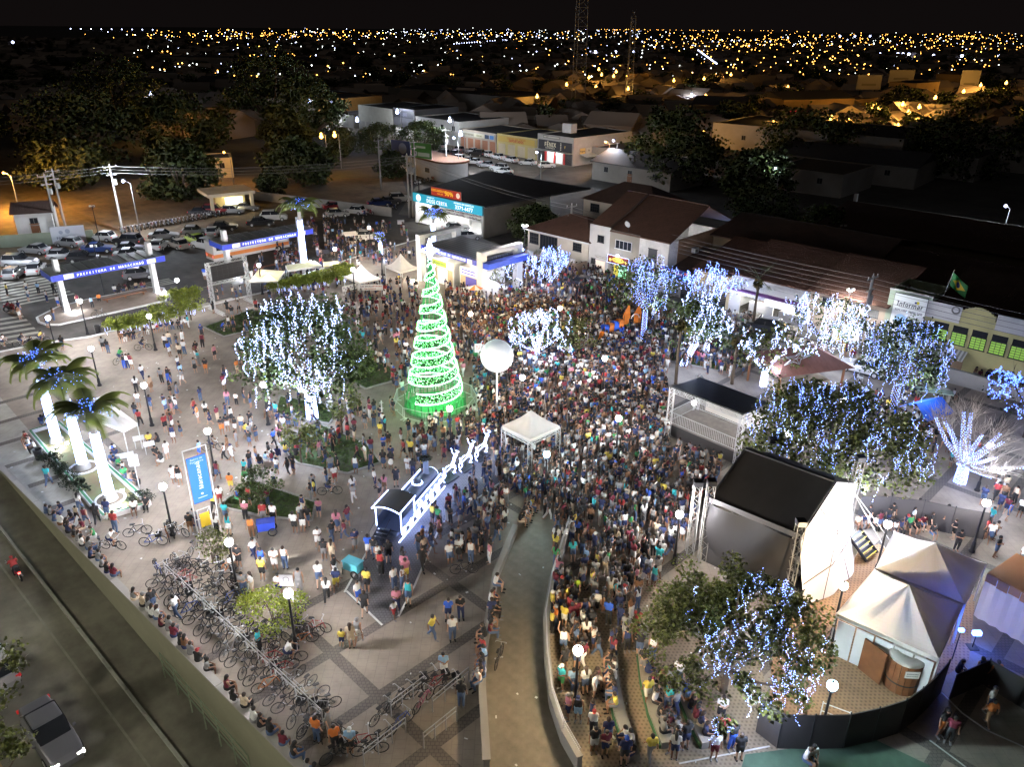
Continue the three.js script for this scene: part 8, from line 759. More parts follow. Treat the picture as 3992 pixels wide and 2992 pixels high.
// ---------- people ----------
function netMesh(f, lo, hi, h) { // surface of f = 0 on a grid, one vertex per crossed cell
  const n = [0,1,2].map((c) => Math.ceil((hi[c] - lo[c]) / h) + 1), [nx, ny, nz] = n, v = new Float32Array(nx * ny * nz), at = (i, j, k) => (k * ny + j) * nx + i, P = [], I = [], id = new Int32Array(nx * ny * nz).fill(-1), q = [0,0,0];
  for (let k = 0; k < nz; k++) for (let j = 0; j < ny; j++) for (let i = 0; i < nx; i++) v[at(i, j, k)] = f(lo[0] + i * h, lo[1] + j * h, lo[2] + k * h);
  for (let k = 0; k < nz - 1; k++) for (let j = 0; j < ny - 1; j++) for (let i = 0; i < nx - 1; i++) { let c = 0; q[0] = q[1] = q[2] = 0; for (let e = 0; e < 12; e++) { const ax = e >> 2, b = e & 3, o = [0,0,0], a1 = (ax + 1) % 3, a2 = (ax + 2) % 3; o[a1] = b & 1; o[a2] = b >> 1; const A = v[at(i + o[0], j + o[1], k + o[2])]; o[ax] = 1; const D = v[at(i + o[0], j + o[1], k + o[2])]; if ((A < 0) !== (D < 0)) { o[ax] = A / (A - D); q[0] += o[0]; q[1] += o[1]; q[2] += o[2]; c++; } } if (c) { id[at(i, j, k)] = P.length / 3; P.push(lo[0] + (i + q[0] / c) * h, lo[1] + (j + q[1] / c) * h, lo[2] + (k + q[2] / c) * h); } }
  const quad = (a, b, c, d, s) => { if (a < 0 || b < 0 || c < 0 || d < 0) return; s ? I.push(a, b, c, a, c, d) : I.push(a, c, b, a, d, c); };
  for (let k = 1; k < nz - 1; k++) for (let j = 1; j < ny - 1; j++) for (let i = 1; i < nx - 1; i++) { const A = v[at(i, j, k)] < 0; if (A !== v[at(i + 1, j, k)] < 0) quad(id[at(i, j - 1, k - 1)], id[at(i, j, k - 1)], id[at(i, j, k)], id[at(i, j - 1, k)], A); if (A !== v[at(i, j + 1, k)] < 0) quad(id[at(i - 1, j, k - 1)], id[at(i - 1, j, k)], id[at(i, j, k)], id[at(i, j, k - 1)], A); if (A !== v[at(i, j, k + 1)] < 0) quad(id[at(i - 1, j - 1, k)], id[at(i, j - 1, k)], id[at(i, j, k)], id[at(i - 1, j, k)], A); }
  const g = new THREE.BufferGeometry(); g.setAttribute('position', new THREE.BufferAttribute(new Float32Array(P),3)); g.setIndex(I); g.computeVertexNormals(); return g;
}
function field(bones, add = 0, k = 0.035) { return (x, y, z) => { let d = 1e3; for (const [a, b, ra, rb] of bones) { const bx_ = b[0] - a[0], by = b[1] - a[1], bz = b[2] - a[2], px = x - a[0], py = y - a[1], pz = z - a[2], t = clamp((px * bx_ + py * by + pz * bz) / (bx_ * bx_ + by * by + bz * bz + 1e-9),0,1), e = Math.hypot(px - bx_ * t, py - by * t, pz - bz * t) - (ra + (rb - ra) * t + add), h = clamp(0.5 + 0.5 * (d - e) / k,0,1); d = d + (e - d) * h - k * h * (1 - h); } return d; }; }
function meshBones(bones, add, cell, k) { const lo = [9,9,9], hi = [-9,-9,-9]; for (const [a, b, ra, rb] of bones) for (const [q, r] of [[a, ra], [b, rb]]) for (let c = 0; c < 3; c++) { lo[c] = Math.min(lo[c], q[c] - r - add - 0.05); hi[c] = Math.max(hi[c], q[c] + r + add + 0.05); } return netMesh(field(bones, add, k), lo, hi, cell); }
const lerp3 = (a, b, t) => a.map((x, i) => mixn(x, b[i], t));
function figure(pose) {
  const s = (x, y, z) => [[-x, y, z], [x, y, z]]; let hip = [0,0.94,0], chest = [0,1.3,0], head = [0,1.57,0.015], sh = s(0.185,1.4,-0.01), el = s(0.25,1.13,-0.03), wr = s(0.27,0.88,0.05), hj = s(0.095,0.9,0), kn = s(0.11,0.5,0.02), an = s(0.115,0.08,-0.02), hand = [[-0.02,-0.09,0.02], [0.02,-0.09,0.02]];
  if (pose === 'fold') { el = s(0.24,1.14,0.02); wr = [[-0.04,1.2,0.23], [0.1,1.13,0.22]]; hand = [[0.07,0.04,0.02], [-0.08,0.01,0.03]]; }
  if (pose === 'walk') { kn = [[-0.1,0.5,0.2], [0.1,0.5,-0.06]]; an = [[-0.1,0.08,0.25], [0.1,0.12,-0.32]]; el = [[-0.24,1.14,-0.14], [0.24,1.14,0.08]]; wr = [[-0.25,0.92,-0.12], [0.24,0.95,0.24]]; }
  if (pose === 'up') { el = [[-0.25,1.13,-0.02], [0.3,1.5,0.16]]; wr = [[-0.26,0.9,0.06], [0.24,1.74,0.26]]; hand = [[-0.02,-0.09,0.02], [-0.02,0.1,0.02]]; }
  if (pose === 'sit') { hip = [0,0.54,0]; chest = [0,0.9,0.05]; head = [0,1.17,0.12]; sh = s(0.185,1.0,0.05); el = s(0.24,0.76,0.14); wr = s(0.14,0.66,0.36); hj = s(0.1,0.52,0.02); kn = s(0.13,0.54,0.44); an = s(0.13,0.09,0.42); hand = [[0.04,-0.04,0.08], [-0.04,-0.04,0.08]]; }
  if (pose === 'bike') { hip = [0,0.98,-0.2]; chest = [0,1.3,0.02]; head = [0,1.55,0.14]; sh = s(0.185,1.38,0.05); el = s(0.27,1.16,0.2); wr = s(0.26,1.04,0.38); hj = s(0.095,0.94,-0.2); kn = [[-0.1,0.78,0.2], [0.1,0.6,0.12]]; an = [[-0.12,0.44,0.1], [0.12,0.3,-0.04]]; hand = [[0.01,-0.01,0.09], [-0.01,-0.01,0.09]]; }
  const tor = []; for (const x of [-0.07,0.07]) tor.push([[hip[0] + x, hip[1], hip[2]], [chest[0] + x, chest[1], chest[2]],0.098,0.112]); tor.push([hip, [hip[0], hip[1] - 0.03, hip[2]],0.13,0.12]); const collar = lerp3(chest, head,0.42); for (const i of [0,1]) tor.push([collar, sh[i],0.06,0.062]);
  const neck = [collar, head,0.052,0.05], skull = [[head[0], head[1] - 0.035, head[2] + 0.015], [head[0], head[1] + 0.035, head[2] - 0.008],0.074,0.092], nose = [[head[0], head[1] + 0.0, head[2] + 0.085], [head[0], head[1] - 0.025, head[2] + 0.108],0.012,0.016], ears = [-1,1].map((e) => [[head[0] + e * 0.088, head[1] - 0.01, head[2]], [head[0] + e * 0.094, head[1] + 0.02, head[2] - 0.01],0.018,0.02]);
  const ua = [0,1].map((i) => [sh[i], el[i],0.055,0.042]), fa = [0,1].map((i) => [el[i], wr[i],0.042,0.029]), palm = [0,1].map((i) => [wr[i], wr[i].map((x, c) => x + hand[i][c] * 0.7),0.03,0.036]), th = [0,1].map((i) => [hj[i], kn[i],0.09,0.06]), sn = [0,1].map((i) => [kn[i], an[i],0.06,0.038]), ft = [0,1].map((i) => [[an[i][0], an[i][1] - 0.035, an[i][2] - 0.03], [an[i][0] * 1.15, an[i][1] - 0.05, an[i][2] + 0.17],0.042,0.035]);
  const body = new B().add(meshBones([...tor, neck, skull, nose,...ears,...ua,...fa,...palm,...th,...sn,...ft],0,0.034,0.03));
  for (const i of [0,1]) { const p = palm[i][1], d = V3(...hand[i]).normalize(), side = V3(0,0,1).cross(d).length() > 0.4 ? V3(0,0,1).cross(d).normalize() : V3(1,0,0), up = d.clone().cross(side); for (let j = 0; j < 4; j++) { const o = side.clone().multiplyScalar((j - 1.5) * 0.019), L = [0.07,0.08,0.075,0.06][j], a = V3(...p).add(o), b = a.clone().addScaledVector(d, L * 0.55), c = b.clone().addScaledVector(d, L * 0.35).addScaledVector(up,0.025); body.bar(a.toArray(), b.toArray(),0.0095,5,0.009).bar(b.toArray(), c.toArray(),0.009,5,0.007); } const t0 = V3(...lerp3(wr[i], p,0.5)), t1 = t0.clone().addScaledVector(side, (i ? -1 : 1) * 0.045).addScaledVector(d,0.035); body.bar(t0.toArray(), t1.toArray(),0.012,5,0.009); }
  const cutB = (b, t) => [b[0], lerp3(b[0], b[1], t), b[2], mixn(b[2], b[3], t)];
  const H = head, cap = [[H[0], H[1] + 0.045, H[2] - 0.02], [H[0], H[1] + 0.055, H[2] - 0.01],0.1,0.1], back = [[H[0], H[1] - 0.02, H[2] - 0.045], [H[0], H[1] + 0.03, H[2] - 0.04],0.08,0.085];
  const pelvis = [[[hip[0] - 0.06, hip[1] + 0.05, hip[2]], [hip[0] + 0.06, hip[1] + 0.05, hip[2]],0.115,0.115], [hip, [hip[0], hip[1] - 0.05, hip[2]],0.13,0.12]];
  const mk = (b, add, c = 0.036) => meshBones(b, add, c,0.03);
  return { body: body.build(), top: mk([...tor,...ua.map((b) => cutB(b,0.62))],0.017), vest: mk([...tor.slice(0,3),...tor.slice(3).map((b) => cutB(b,0.7))],0.015), shorts: mk([...pelvis,...th.map((b) => cutB(b,0.72))],0.021), trousers: mk([...pelvis,...th,...sn.map((b) => cutB(b,0.86))],0.02), skirt: pose === 'sit' || pose === 'bike' ? null : mk([...pelvis, [[0,0.95,0], [0,0.66,0.01],0.14,0.2]],0.012), hair: mk([cap, back],0.004,0.03), longHair: mk([cap, back, [[H[0], H[1], H[2] - 0.06], [H[0], H[1] - 0.25, H[2] - 0.105],0.085,0.06]],0.006,0.03), cap: new B().add(mk([[cap[0], cap[1],0.102,0.1]],0.006,0.03)).box(H[0], H[1] + 0.045, H[2] + 0.11,0.15,0.015,0.13,0,0.15).build(), shoe: ft.map((b) => mk([b],0.011,0.03)) };
}
const FIG = Object.fromEntries(['stand', 'fold', 'walk', 'up', 'sit', 'bike'].map((p) => [p, figure(p)]));
const COL = { w: ['white', [0.6,0.6,0.58]], k: ['black', [0.018,0.018,0.02]], g: ['grey', [0.2,0.2,0.2]], r: ['red', [0.32,0.035,0.035]], m: ['maroon', [0.13,0.015,0.03]], b: ['blue', [0.03,0.1,0.5]], l: ['pale blue', [0.25,0.42,0.6]], n: ['navy', [0.02,0.03,0.09]], y: ['yellow', [0.6,0.48,0.08]], o: ['orange', [0.6,0.18,0.04]], p: ['pink', [0.45,0.17,0.22]], t: ['teal', [0.03,0.36,0.4]], e: ['green', [0.04,0.25,0.08]], L: ['lime', [0.45,0.65,0.05]], c: ['cream', [0.55,0.45,0.32]], d: ['denim', [0.07,0.11,0.2]], u: ['purple', [0.2,0.1,0.35]], q: ['brown', [0.16,0.08,0.04]], s: ['beige', [0.36,0.27,0.19]] };
const clothMat = Object.fromEntries(Object.entries(COL).map(([k, v]) => [k, mat(v[1],0.88)])), skins = [[0.27,0.14,0.085], [0.36,0.2,0.13], [0.17,0.085,0.05], [0.44,0.27,0.19], [0.3,0.16,0.1]], skinMat = skins.map((c) => mat(c,0.6)), hairMat = [mat([0.012,0.01,0.009],0.6), mat([0.03,0.017,0.01],0.6)];
const folk = [];
const topsW = 'wwwwwwwwwkkkkkkkkkkkkkkgggggrrmmmmblnnnnnnyptecqqqsd', botW = 'kkkkkkddddddnnnggwwcq';
function add(p, o = {}) { const f = { x: p[0], z: p[1], y: o.y ?? 0.075, dir: o.dir ?? rr(-180,180), s: o.s || (p[1] < -42 ? rr(0.8,0.94) : rr(0.88,1.02)), pose: o.pose || pick(['stand', 'stand', 'fold', 'fold', 'walk']), top: o.top || pick(topsW), bot: o.bot || pick(botW), kind: o.kind || (rnd() < 0.5 ? 'shorts' : rnd() < 0.75 ? 'trousers' : 'skirt'), hair: o.hair || (rnd() < 0.45 ? 'longHair' : rnd() < 0.14 ? 'cap' : 'hair'), capCol: pick('wkrbng'), skin: Math.floor(rnd() * 5), vest: rnd() < 0.2, hand: !!o.hand, lean: rr(-0.03,0.08), tilt: rr(-0.05,0.05) }; if ((f.pose === 'sit' || f.pose === 'bike') && f.kind === 'skirt') f.kind = 'shorts'; folk.push(f); return f; }
seed(1234);
{ // those one can point at: sheet, x, y of the feet, top, bottoms, pose, heading (0 to the viewer,90 right,180 away), mark (L long hair, C cap, s small)
  const POSE = { s: 'stand', a: 'fold', w: 'walk', u: 'up', i: 'sit', b: 'bike' }, rows = [
    '13 890 600 g w w 180 C|13 825 640 c c s 180 L|13 735 635 y n s 180 s|13 1515 555 y d w 60|13 1690 575 w d s 20|13 1310 270 t d s 0|13 1210 330 p n a 0|13 1185 385 w r w 40 s|13 885 250 w b s 60|13 935 360 k k w 180|13 955 160 y k s 180|13 610 240 w k w 180 L|13 690 150 n y w 180|13 1650 400 b n s 0|13 1765 395 k n a 0|13 1620 890 l w a 0|13 360 350 w d s 60|13 525 1450 o d s 160|13 630 1400 g g s 100|13 690 1520 o k s 30 L|13 810 1560 l k a 0 C|13 1765 1150 k d s 180|13 1190 130 w d s 40|13 1250 130 w d a 90|13 1290 65 p y s 30|13 2025 430 n k a 200|13 40 690 t k a 90|13 375 160 g g s 0|13 550 110 w d w 180|13 205 190 w n a 30 L|13 60 60 y k s 180',
    '12 1340 330 k d w 60 L|12 1540 385 w d w 250|12 2120 190 g d a 20|12 2190 180 w c a 270 L|8 430 880 t d w 180|8 700 1110 w d w 170 L|8 670 1190 c k w 170 s|8 755 1230 m d w 180|8 850 1210 k k w 190 L|8 930 1170 n d s 180|8 1000 1290 r d s 180|8 1170 1120 w k i 20|8 1270 1080 k k i 20|8 1290 535 y k i 40 L|8 1375 535 k k i 270 L|8 1450 650 w w s 250|8 1350 650 k k i 60|8 1410 710 k w i 250 L|8 1505 855 w w s 60 L|8 1560 870 k w s 0 L|8 1730 640 l b w 270|8 1880 835 m d w 180|8 1440 265 l d s 60|8 1490 255 k p s 300|8 1220 365 r k w 180|8 1180 305 k d s 180|8 1690 280 r n w 90|8 1715 335 o w s 90|8 1430 415 r k s 60|8 1500 405 m w s 270|8 1505 505 n w s 20|8 1965 195 p d s 180 L|8 2045 190 w k s 0 s|8 2165 205 k d a 270|8 1205 205 w g s 0|8 1300 240 n d s 180',
    '8 1920 435 k o a 30|8 1970 405 k w a 0|8 2030 425 k w a 330|8 2085 405 c d s 0|8 2160 490 g g s 60|8 1940 660 w k w 270|8 2005 670 w w w 80 C|8 2155 740 k d s 60|8 1650 1290 k q s 20|8 1690 1240 g n s 0|8 1795 960 r w s 330|8 1850 1120 y k w 180 L|8 1900 1040 w r s 20|8 1955 1190 t d s 180|8 1980 1310 t w s 180 L|8 1870 1310 w k s 180 L|8 2015 1655 w k a 60|8 2070 1590 k k a 0|8 2195 1520 w n w 60|8 2050 1030 b e i 60|8 2130 900 e w s 60|8 2000 930 o y s 180|8 2180 1330 o q s 20|8 2120 1180 p k a 0 C',
    '9 340 1295 w k s 180|9 405 1285 k w s 180 L|9 440 1240 k d s 200|9 155 1210 w k s 0 L|9 70 1200 r g s 20|9 530 1415 w w a 20|9 590 1520 k g s 0 C|9 660 1535 c c s 180 L|9 650 1360 k d w 60|9 700 1280 p d s 200 L|9 790 1225 m d w 60 L|9 850 1440 n g a 30 L|9 970 1500 b w w 180|9 1030 1510 k d s 0 L|9 1140 1550 k k s 180|9 1060 1570 w k a 20|9 65 1610 b w s 0|9 170 1620 w w a 0|9 255 1600 w d s 180|9 500 935 g d u 0|9 680 855 w r s 20|9 1030 895 w n s 300|9 1205 885 k k s 0 L|9 1310 785 w w a 0 L|9 1350 800 k n s 180|9 1440 775 y k a 0|9 1660 1110 m n s 200|9 155 535 b k w 90|9 240 415 w g s 0 L|9 280 395 k d a 0|9 1850 1545 w d s 0|9 1670 1565 w d s 20 L|9 1440 1605 k k w 40 L|9 1750 1525 w k a 0 L|9 1930 1460 k k s 60|9 1080 1650 r k a 180|9 1280 1655 p d s 180|9 1515 1215 y k s 120|9 1335 640 y k u 180|9 1160 740 k w s 180 L|9 1100 730 k d s 180 L|9 1450 660 w d s 0|9 640 780 g d s 20|9 860 780 w d s 180',
    '14 430 690 w d u 180|14 690 660 w n a 60|14 1195 755 w d a 0|14 340 350 y k s 100 C|14 365 470 o d s 110 C|14 330 510 y k a 110|14 820 440 b k s 160|14 660 525 k g s 180|14 410 1000 t e a 300 C|14 470 1260 p n a 290 C|14 560 1270 k l s 0 C|14 690 1400 w k u 0 C|14 820 1470 n d s 180|14 690 1540 k w s 0|14 785 1570 m n a 20|14 1175 1610 y g w 180|14 950 1650 n k s 180 C|14 1385 1600 w n s 180 L|14 1725 1600 w m s 0|14 1870 1520 k b s 20|14 1945 1610 k k s 180|14 1800 1440 r k a 0|14 1775 1280 w k a 0|14 1350 1020 g k s 20|14 1425 960 w d s 330|14 530 230 L k s 0|14 700 370 w k s 180 C|14 535 430 m r s 0|14 450 290 y k s 60|14 905 320 g w s 300|14 980 670 n k s 0|14 1060 660 m k a 240|14 540 600 q d s 300|14 620 1040 w d s 200 L|14 700 960 p w i 60 L|14 1000 160 k k s 20|14 1390 1210 g n w 60|14 500 960 l d i 20|14 620 420 n d s 180',
    '15 1470 1400 k o s 30 L|15 1545 1450 m k s 340|15 1920 980 o d s 180|15 1880 1310 o q w 180|15 1790 930 n d s 200|15 1620 900 n k i 60|15 350 1640 w k i 0|15 300 1655 w d i 40|15 1870 1180 w n s 20|4 510 1000 w b s 160|4 805 1010 l k s 200|4 860 960 o k i 200|4 1240 1620 w n w 60|4 1080 1530 k b s 0|4 1110 1530 w n s 0 L|4 1145 1530 m w s 0|4 1430 1355 w k s 0|4 1470 1325 c d s 20 L|4 1530 1345 k d s 330|4 1580 1310 w w s 20|4 1600 1410 w d s 0 L|4 1470 1420 b w s 60|4 1560 1440 c k s 0 L|4 1855 1450 p k s 60|4 1750 1350 m k s 20|4 1700 1410 k c s 0|4 2125 1410 w d s 180|4 1690 1560 g k s 20 L|4 1780 1565 k o s 0|4 2050 1570 o c s 60|4 2080 1500 n k a 20|4 1405 1655 g k s 0|4 1460 1650 k b s 20 L|4 2020 1210 n k s 180|4 1770 760 b w s 180|4 545 1370 k d s 180 L|4 900 1380 g k s 200|4 940 1395 k d s 180|4 2010 1100 k g s 20 L|4 2130 1210 k d s 0|4 1570 1620 l k s 60 L'];
  for (const r of rows) for (const q of r.split('|')) { const [c, x, y, top, bot, pose, dir, mk] = q.split(' '), p = K(+c, +x, +y); add(p, { top, bot, pose: POSE[pose], dir: +dir + rr(-12,12), kind: mk === 'L' && rnd() < 0.25 && pose !== 'i' ? 'skirt' : 'k d q n b g'.includes(bot) && rnd() < 0.45 ? 'trousers' : 'shorts', hair: mk === 'L' ? 'longHair' : mk === 'C' ? 'cap' : 'hair', s: mk === 's' ? 0.72 : p[1] < -42 ? rr(0.86,0.98) : rr(0.95,1.04), hand: true, y: pose === 'i' && +c === 14 ? 0.075 : undefined }); }
  // riders with their bicycles
  for (const [c, x, y, top, deg, w] of [[13,300,770, 'w',15, 'in the rack aisle by the yellow green tree'], [8,985,1430, 'w',-5, 'passing the sitting row'], [9,635,960, 'k',8, 'crossing below the lawn'], [4,40,1350, 'w',10, 'leftmost on the bus lane'], [4,195,1340, 'k',15, 'in the bus lane trio, left'], [4,280,1350, 'k',0, 'in the bus lane trio, on a white bicycle'], [4,360,1310, 'y',20, 'in the bus lane trio, in yellow'], [4,1240,1370, 'k',10, 'passing the kerb below the hedge'], [4,1930,1220, 'b',8, 'in bright blue by the screen'], [4,1050,1480, 'e',60, 'coming up the left plaza'], [8,1840,580, 'g',5, 'behind the lamp by the blue banner']]) { const p = K(c, x, y); bike((w.includes('white b') ? 'white' : 'dark') + ' ridden bicycle ' + w.replace(', in yellow', ', rightmost').replace(', on a white bicycle', ', middle'), p, deg, w.includes('white b') ? 'white' : 'black'); add(p, { top, bot: 'n', pose: 'bike', dir: deg + 90, hair: 'hair', kind: 'shorts', hand: true, y: 0.05 }); }
  for (const [x, z, y, top] of [[-30.6,-38.8, roadY(15) - 0.1, 'r']]) add([x, z], { y, top, bot: 'k', pose: 'bike', dir: 228, hair: 'cap', kind: 'trousers', hand: true }); { const p = K(4,110,1035); add(p, { y: -0.12, top: 'r', bot: 'k', pose: 'bike', dir: 98, hair: 'cap', hand: true }); add([p[0] - 0.4, p[1] + 0.05], { y: -0.1, top: 'm', bot: 'k', pose: 'bike', dir: 98, hair: 'longHair', hand: true }); }
  // rows of sitters on parapet, ramp walls, benches and kerbs
  const sit = (pts, n, dir, y, jit = 0.12, o = {}) => { for (let i = 0; i < n; i++) { const u = (i + rr(0.2,0.8)) / n * (pts.length - 1), k = Math.min(pts.length - 2, Math.floor(u)), q = lerp3([pts[k][0], pts[k][1],0], [pts[k + 1][0], pts[k + 1][1],0], u - k); add([q[0] + rr(-jit, jit), q[1] + rr(-jit, jit)], { pose: 'sit', dir: dir + rr(-25,25), y, hand: true,...o }); } };
  const plazaSide = Math.atan2(-WN[0], -WN[1]) / PI * 180; sit([alongW(9.5,-0.1), alongW(20,-0.1)],15, plazaSide,-0.03); sit([alongW(22.5,-0.1), alongW(30.6,-0.1)],13, plazaSide,-0.03); sit([alongW(32,-0.1), alongW(40.5,-0.1)],10, plazaSide,-0.03); sit([alongW(10,-0.9), alongW(16,-0.9)],4, plazaSide + 180,0.05);
  sit([K(13,1985,560), K(13,1950,900), K(13,1945,1030)],8,280,0.28); sit([K(13,2050,150), K(13,1990,640)],6,90,0.28); sit([K(10,40,1270), K(10,160,1100)],8,100,0.28,0.2); sit([K(14,1130,850), K(14,1220,1230), K(14,1300,1440)],6,80,0.05); sit([K(14,850,780), K(14,900,1200)],8,270,0.05); sit([K(14,985,1440), K(14,1040,1620)],3,280,0.05); sit([K(14,1440,1050), K(14,1640,1450)],7,80,0.05); sit([K(14,1230,1260), K(14,1420,1420)],4,60,0.05,0.3);
  sit([K(8,960,600), K(8,1020,720), K(8,1210,900)],10,60,0,0.25); sit([K(8,230,500), K(8,300,600)],4,330,0); sit([K(8,350,370), K(8,420,360)],2,180,0); sit([K(4,1040,1300), K(4,1290,1220), K(4,1640,1160)],16,20,0); sit([K(11,700,1200), K(11,1450,1290)],12,0,0,0.5); sit([K(4,950,900), K(4,1250,850)],9,200,0.15,0.4); sit([K(9,60,700), K(9,350,620)],8,180,0,0.5); sit([K(7,640,1330), K(7,740,1380)],4,20,0,0.5); sit([K(11,700,90), K(11,1560,150)],10,40,0,0.9); sit([K(6,1850,1080), K(6,2050,1110)],7,30,0,0.5); sit([K(7,1760,1590), K(7,2200,1690)],14,20,0,0.4);
}
{ // the crowd, by ground areas and how tightly people stand
  const free = [], grid = new Map(), key = (x, z) => Math.floor(x) + ',' + Math.floor(z), note = (x, z) => { const k = key(x, z); if (!grid.has(k)) grid.set(k, []); grid.get(k).push([x, z]); }, near = (x, z, d) => { for (let i = -1; i <= 1; i++) for (let j = -1; j <= 1; j++) for (const q of grid.get(key(x + i, z + j)) || []) if (Math.hypot(q[0] - x, q[1] - z) < d) return true; return false; };
  for (const f of folk) note(f.x, f.z); const stageFoot = [[11.4,-39.4], [15.9,-35.2], [21.8,-41.1], [17.1,-45.2]], keep = [stageFoot, [[12.2,-55.6], [17,-50.4], [20,-53.3], [15.2,-58.4]], [[-10,-42], [-7.2,-39.4], [-3.4,-47.4], [-0.8,-52], [-3.4,-53], [-8,-45.6]], [[-13,-99], [-3,-88], [2,-93], [-8,-104]], [[16.5,-31.6], [20.4,-28], [27,-35.5], [23,-39], [20,-35.5]], [[22.6,-60], [30.6,-60], [30.6,-66], [22.6,-67]]];
  const zone = (pts, dens, o = {}) => { const P = pts.map((q) => VW(...q)), x0 = Math.min(...P.map((q) => q[0])), x1 = Math.max(...P.map((q) => q[0])), z0 = Math.min(...P.map((q) => q[1])), z1 = Math.max(...P.map((q) => q[1])), n = Math.round((x1 - x0) * (z1 - z0) * dens); for (let i = 0; i < n; i++) { const x = rr(x0, x1), z = rr(z0, z1); if (!inPoly([x, z], P) || near(x, z, o.gap || 0.34) || Math.hypot(x + 6.6, z + 60.3) < 3.75 || keep.some((k) => inPoly([x, z], k))) continue; note(x, z); const look = o.look ? Math.atan2(o.look[0] - x, o.look[1] - z) / PI * 180 : rr(-180,180); add([x, z], { dir: look + rr(-1,1) * (o.spread ?? 60), pose: o.pose || (rnd() < 0.03 ? 'up' : undefined) }); } };
  const ST = [12,-47];
  zone([[1010,700], [1130,640], [1300,690], [1440,770], [1440,980], [1560,1010], [1535,1100], [1465,1180], [1430,1240], [1240,1175], [1150,1110], [1090,1050], [1010,1000], [1005,900], [1030,780]],4.4, { look: ST }); zone([[1030,560], [1110,580], [1290,590], [1450,690], [1620,730], [1610,830], [1440,790], [1300,690], [1130,640], [1010,700], [990,620]],2.1, { spread: 120 });
  zone([[760,610], [900,620], [925,700], [900,800], [870,880], [790,760], [740,690]],1, { spread: 180 }); zone([[960,620], [1030,600], [1030,760], [1000,820], [975,760]],1.8, { spread: 180 }); zone([[600,890], [700,860], [870,870], [890,940], [980,940], [1010,1000], [900,1010], [760,1020], [610,1030], [520,1000], [520,920]],0.7, { spread: 180 }); zone([[880,900], [1010,890], [1010,990], [900,990]],1.5, { look: [-6.6,-60] });
  zone([[640,480], [740,480], [880,500], [905,560], [760,560], [690,560]],0.32, { spread: 180 }); zone([[560,560], [640,600], [740,610], [740,660], [600,640], [480,600]],0.3, { spread: 180 }); zone([[1195,1170], [1250,1180], [1430,1240], [1390,1330], [1360,1400], [1290,1460], [1205,1460]],2.2, { look: ST, spread: 70 }); zone([[1205,1460], [1380,1420], [1480,1560], [1540,1640], [1260,1658]],0.4, { spread: 180 }); zone([[900,1200], [960,1070], [1010,1010], [1085,1060], [1110,1100], [1070,1180], [930,1215]],1.8, { spread: 150 });
  zone([[1830,880], [1990,880], [2060,960], [2060,1050], [1960,1010], [1860,940]],0.75, { spread: 180 }); zone([[2060,960], [2200,1040], [2205,1230], [2130,1180], [2080,1060]],0.5, { spread: 180 }); zone([[1850,1110], [1990,1110], [2080,1140], [2180,1200], [2160,1240], [1990,1160], [1900,1170]],0.7, { spread: 180 }); zone([[270,850], [400,830], [600,880], [520,1000], [400,960], [290,920]],0.16, { spread: 180 }); zone([[420,650], [560,590], [700,660], [620,820], [520,850], [340,830]],0.11, { spread: 180 }); zone([[500,1000], [800,1020], [860,1090], [760,1190], [560,1180], [470,1080]],0.2, { spread: 180 }); zone([[640,1060], [820,1040], [860,1100], [700,1190]],0.12, { spread: 180 }); zone([[700,1180], [880,1210], [1050,1190], [1040,1260], [720,1250]],0.14, { spread: 180 }); zone([[0,640], [120,620], [180,660], [60,760], [0,740]],0.1, { spread: 180 }); zone([[580,540], [700,530], [900,560], [760,610], [600,600]],0.35, { spread: 180 });
  zone([[1590,700], [1830,760], [1860,790], [1700,770], [1600,740]],0.25, { spread: 180 }); zone([[1040,1160], [1090,1140], [1095,1170], [1060,1240]],1.1, { spread: 180 });
}
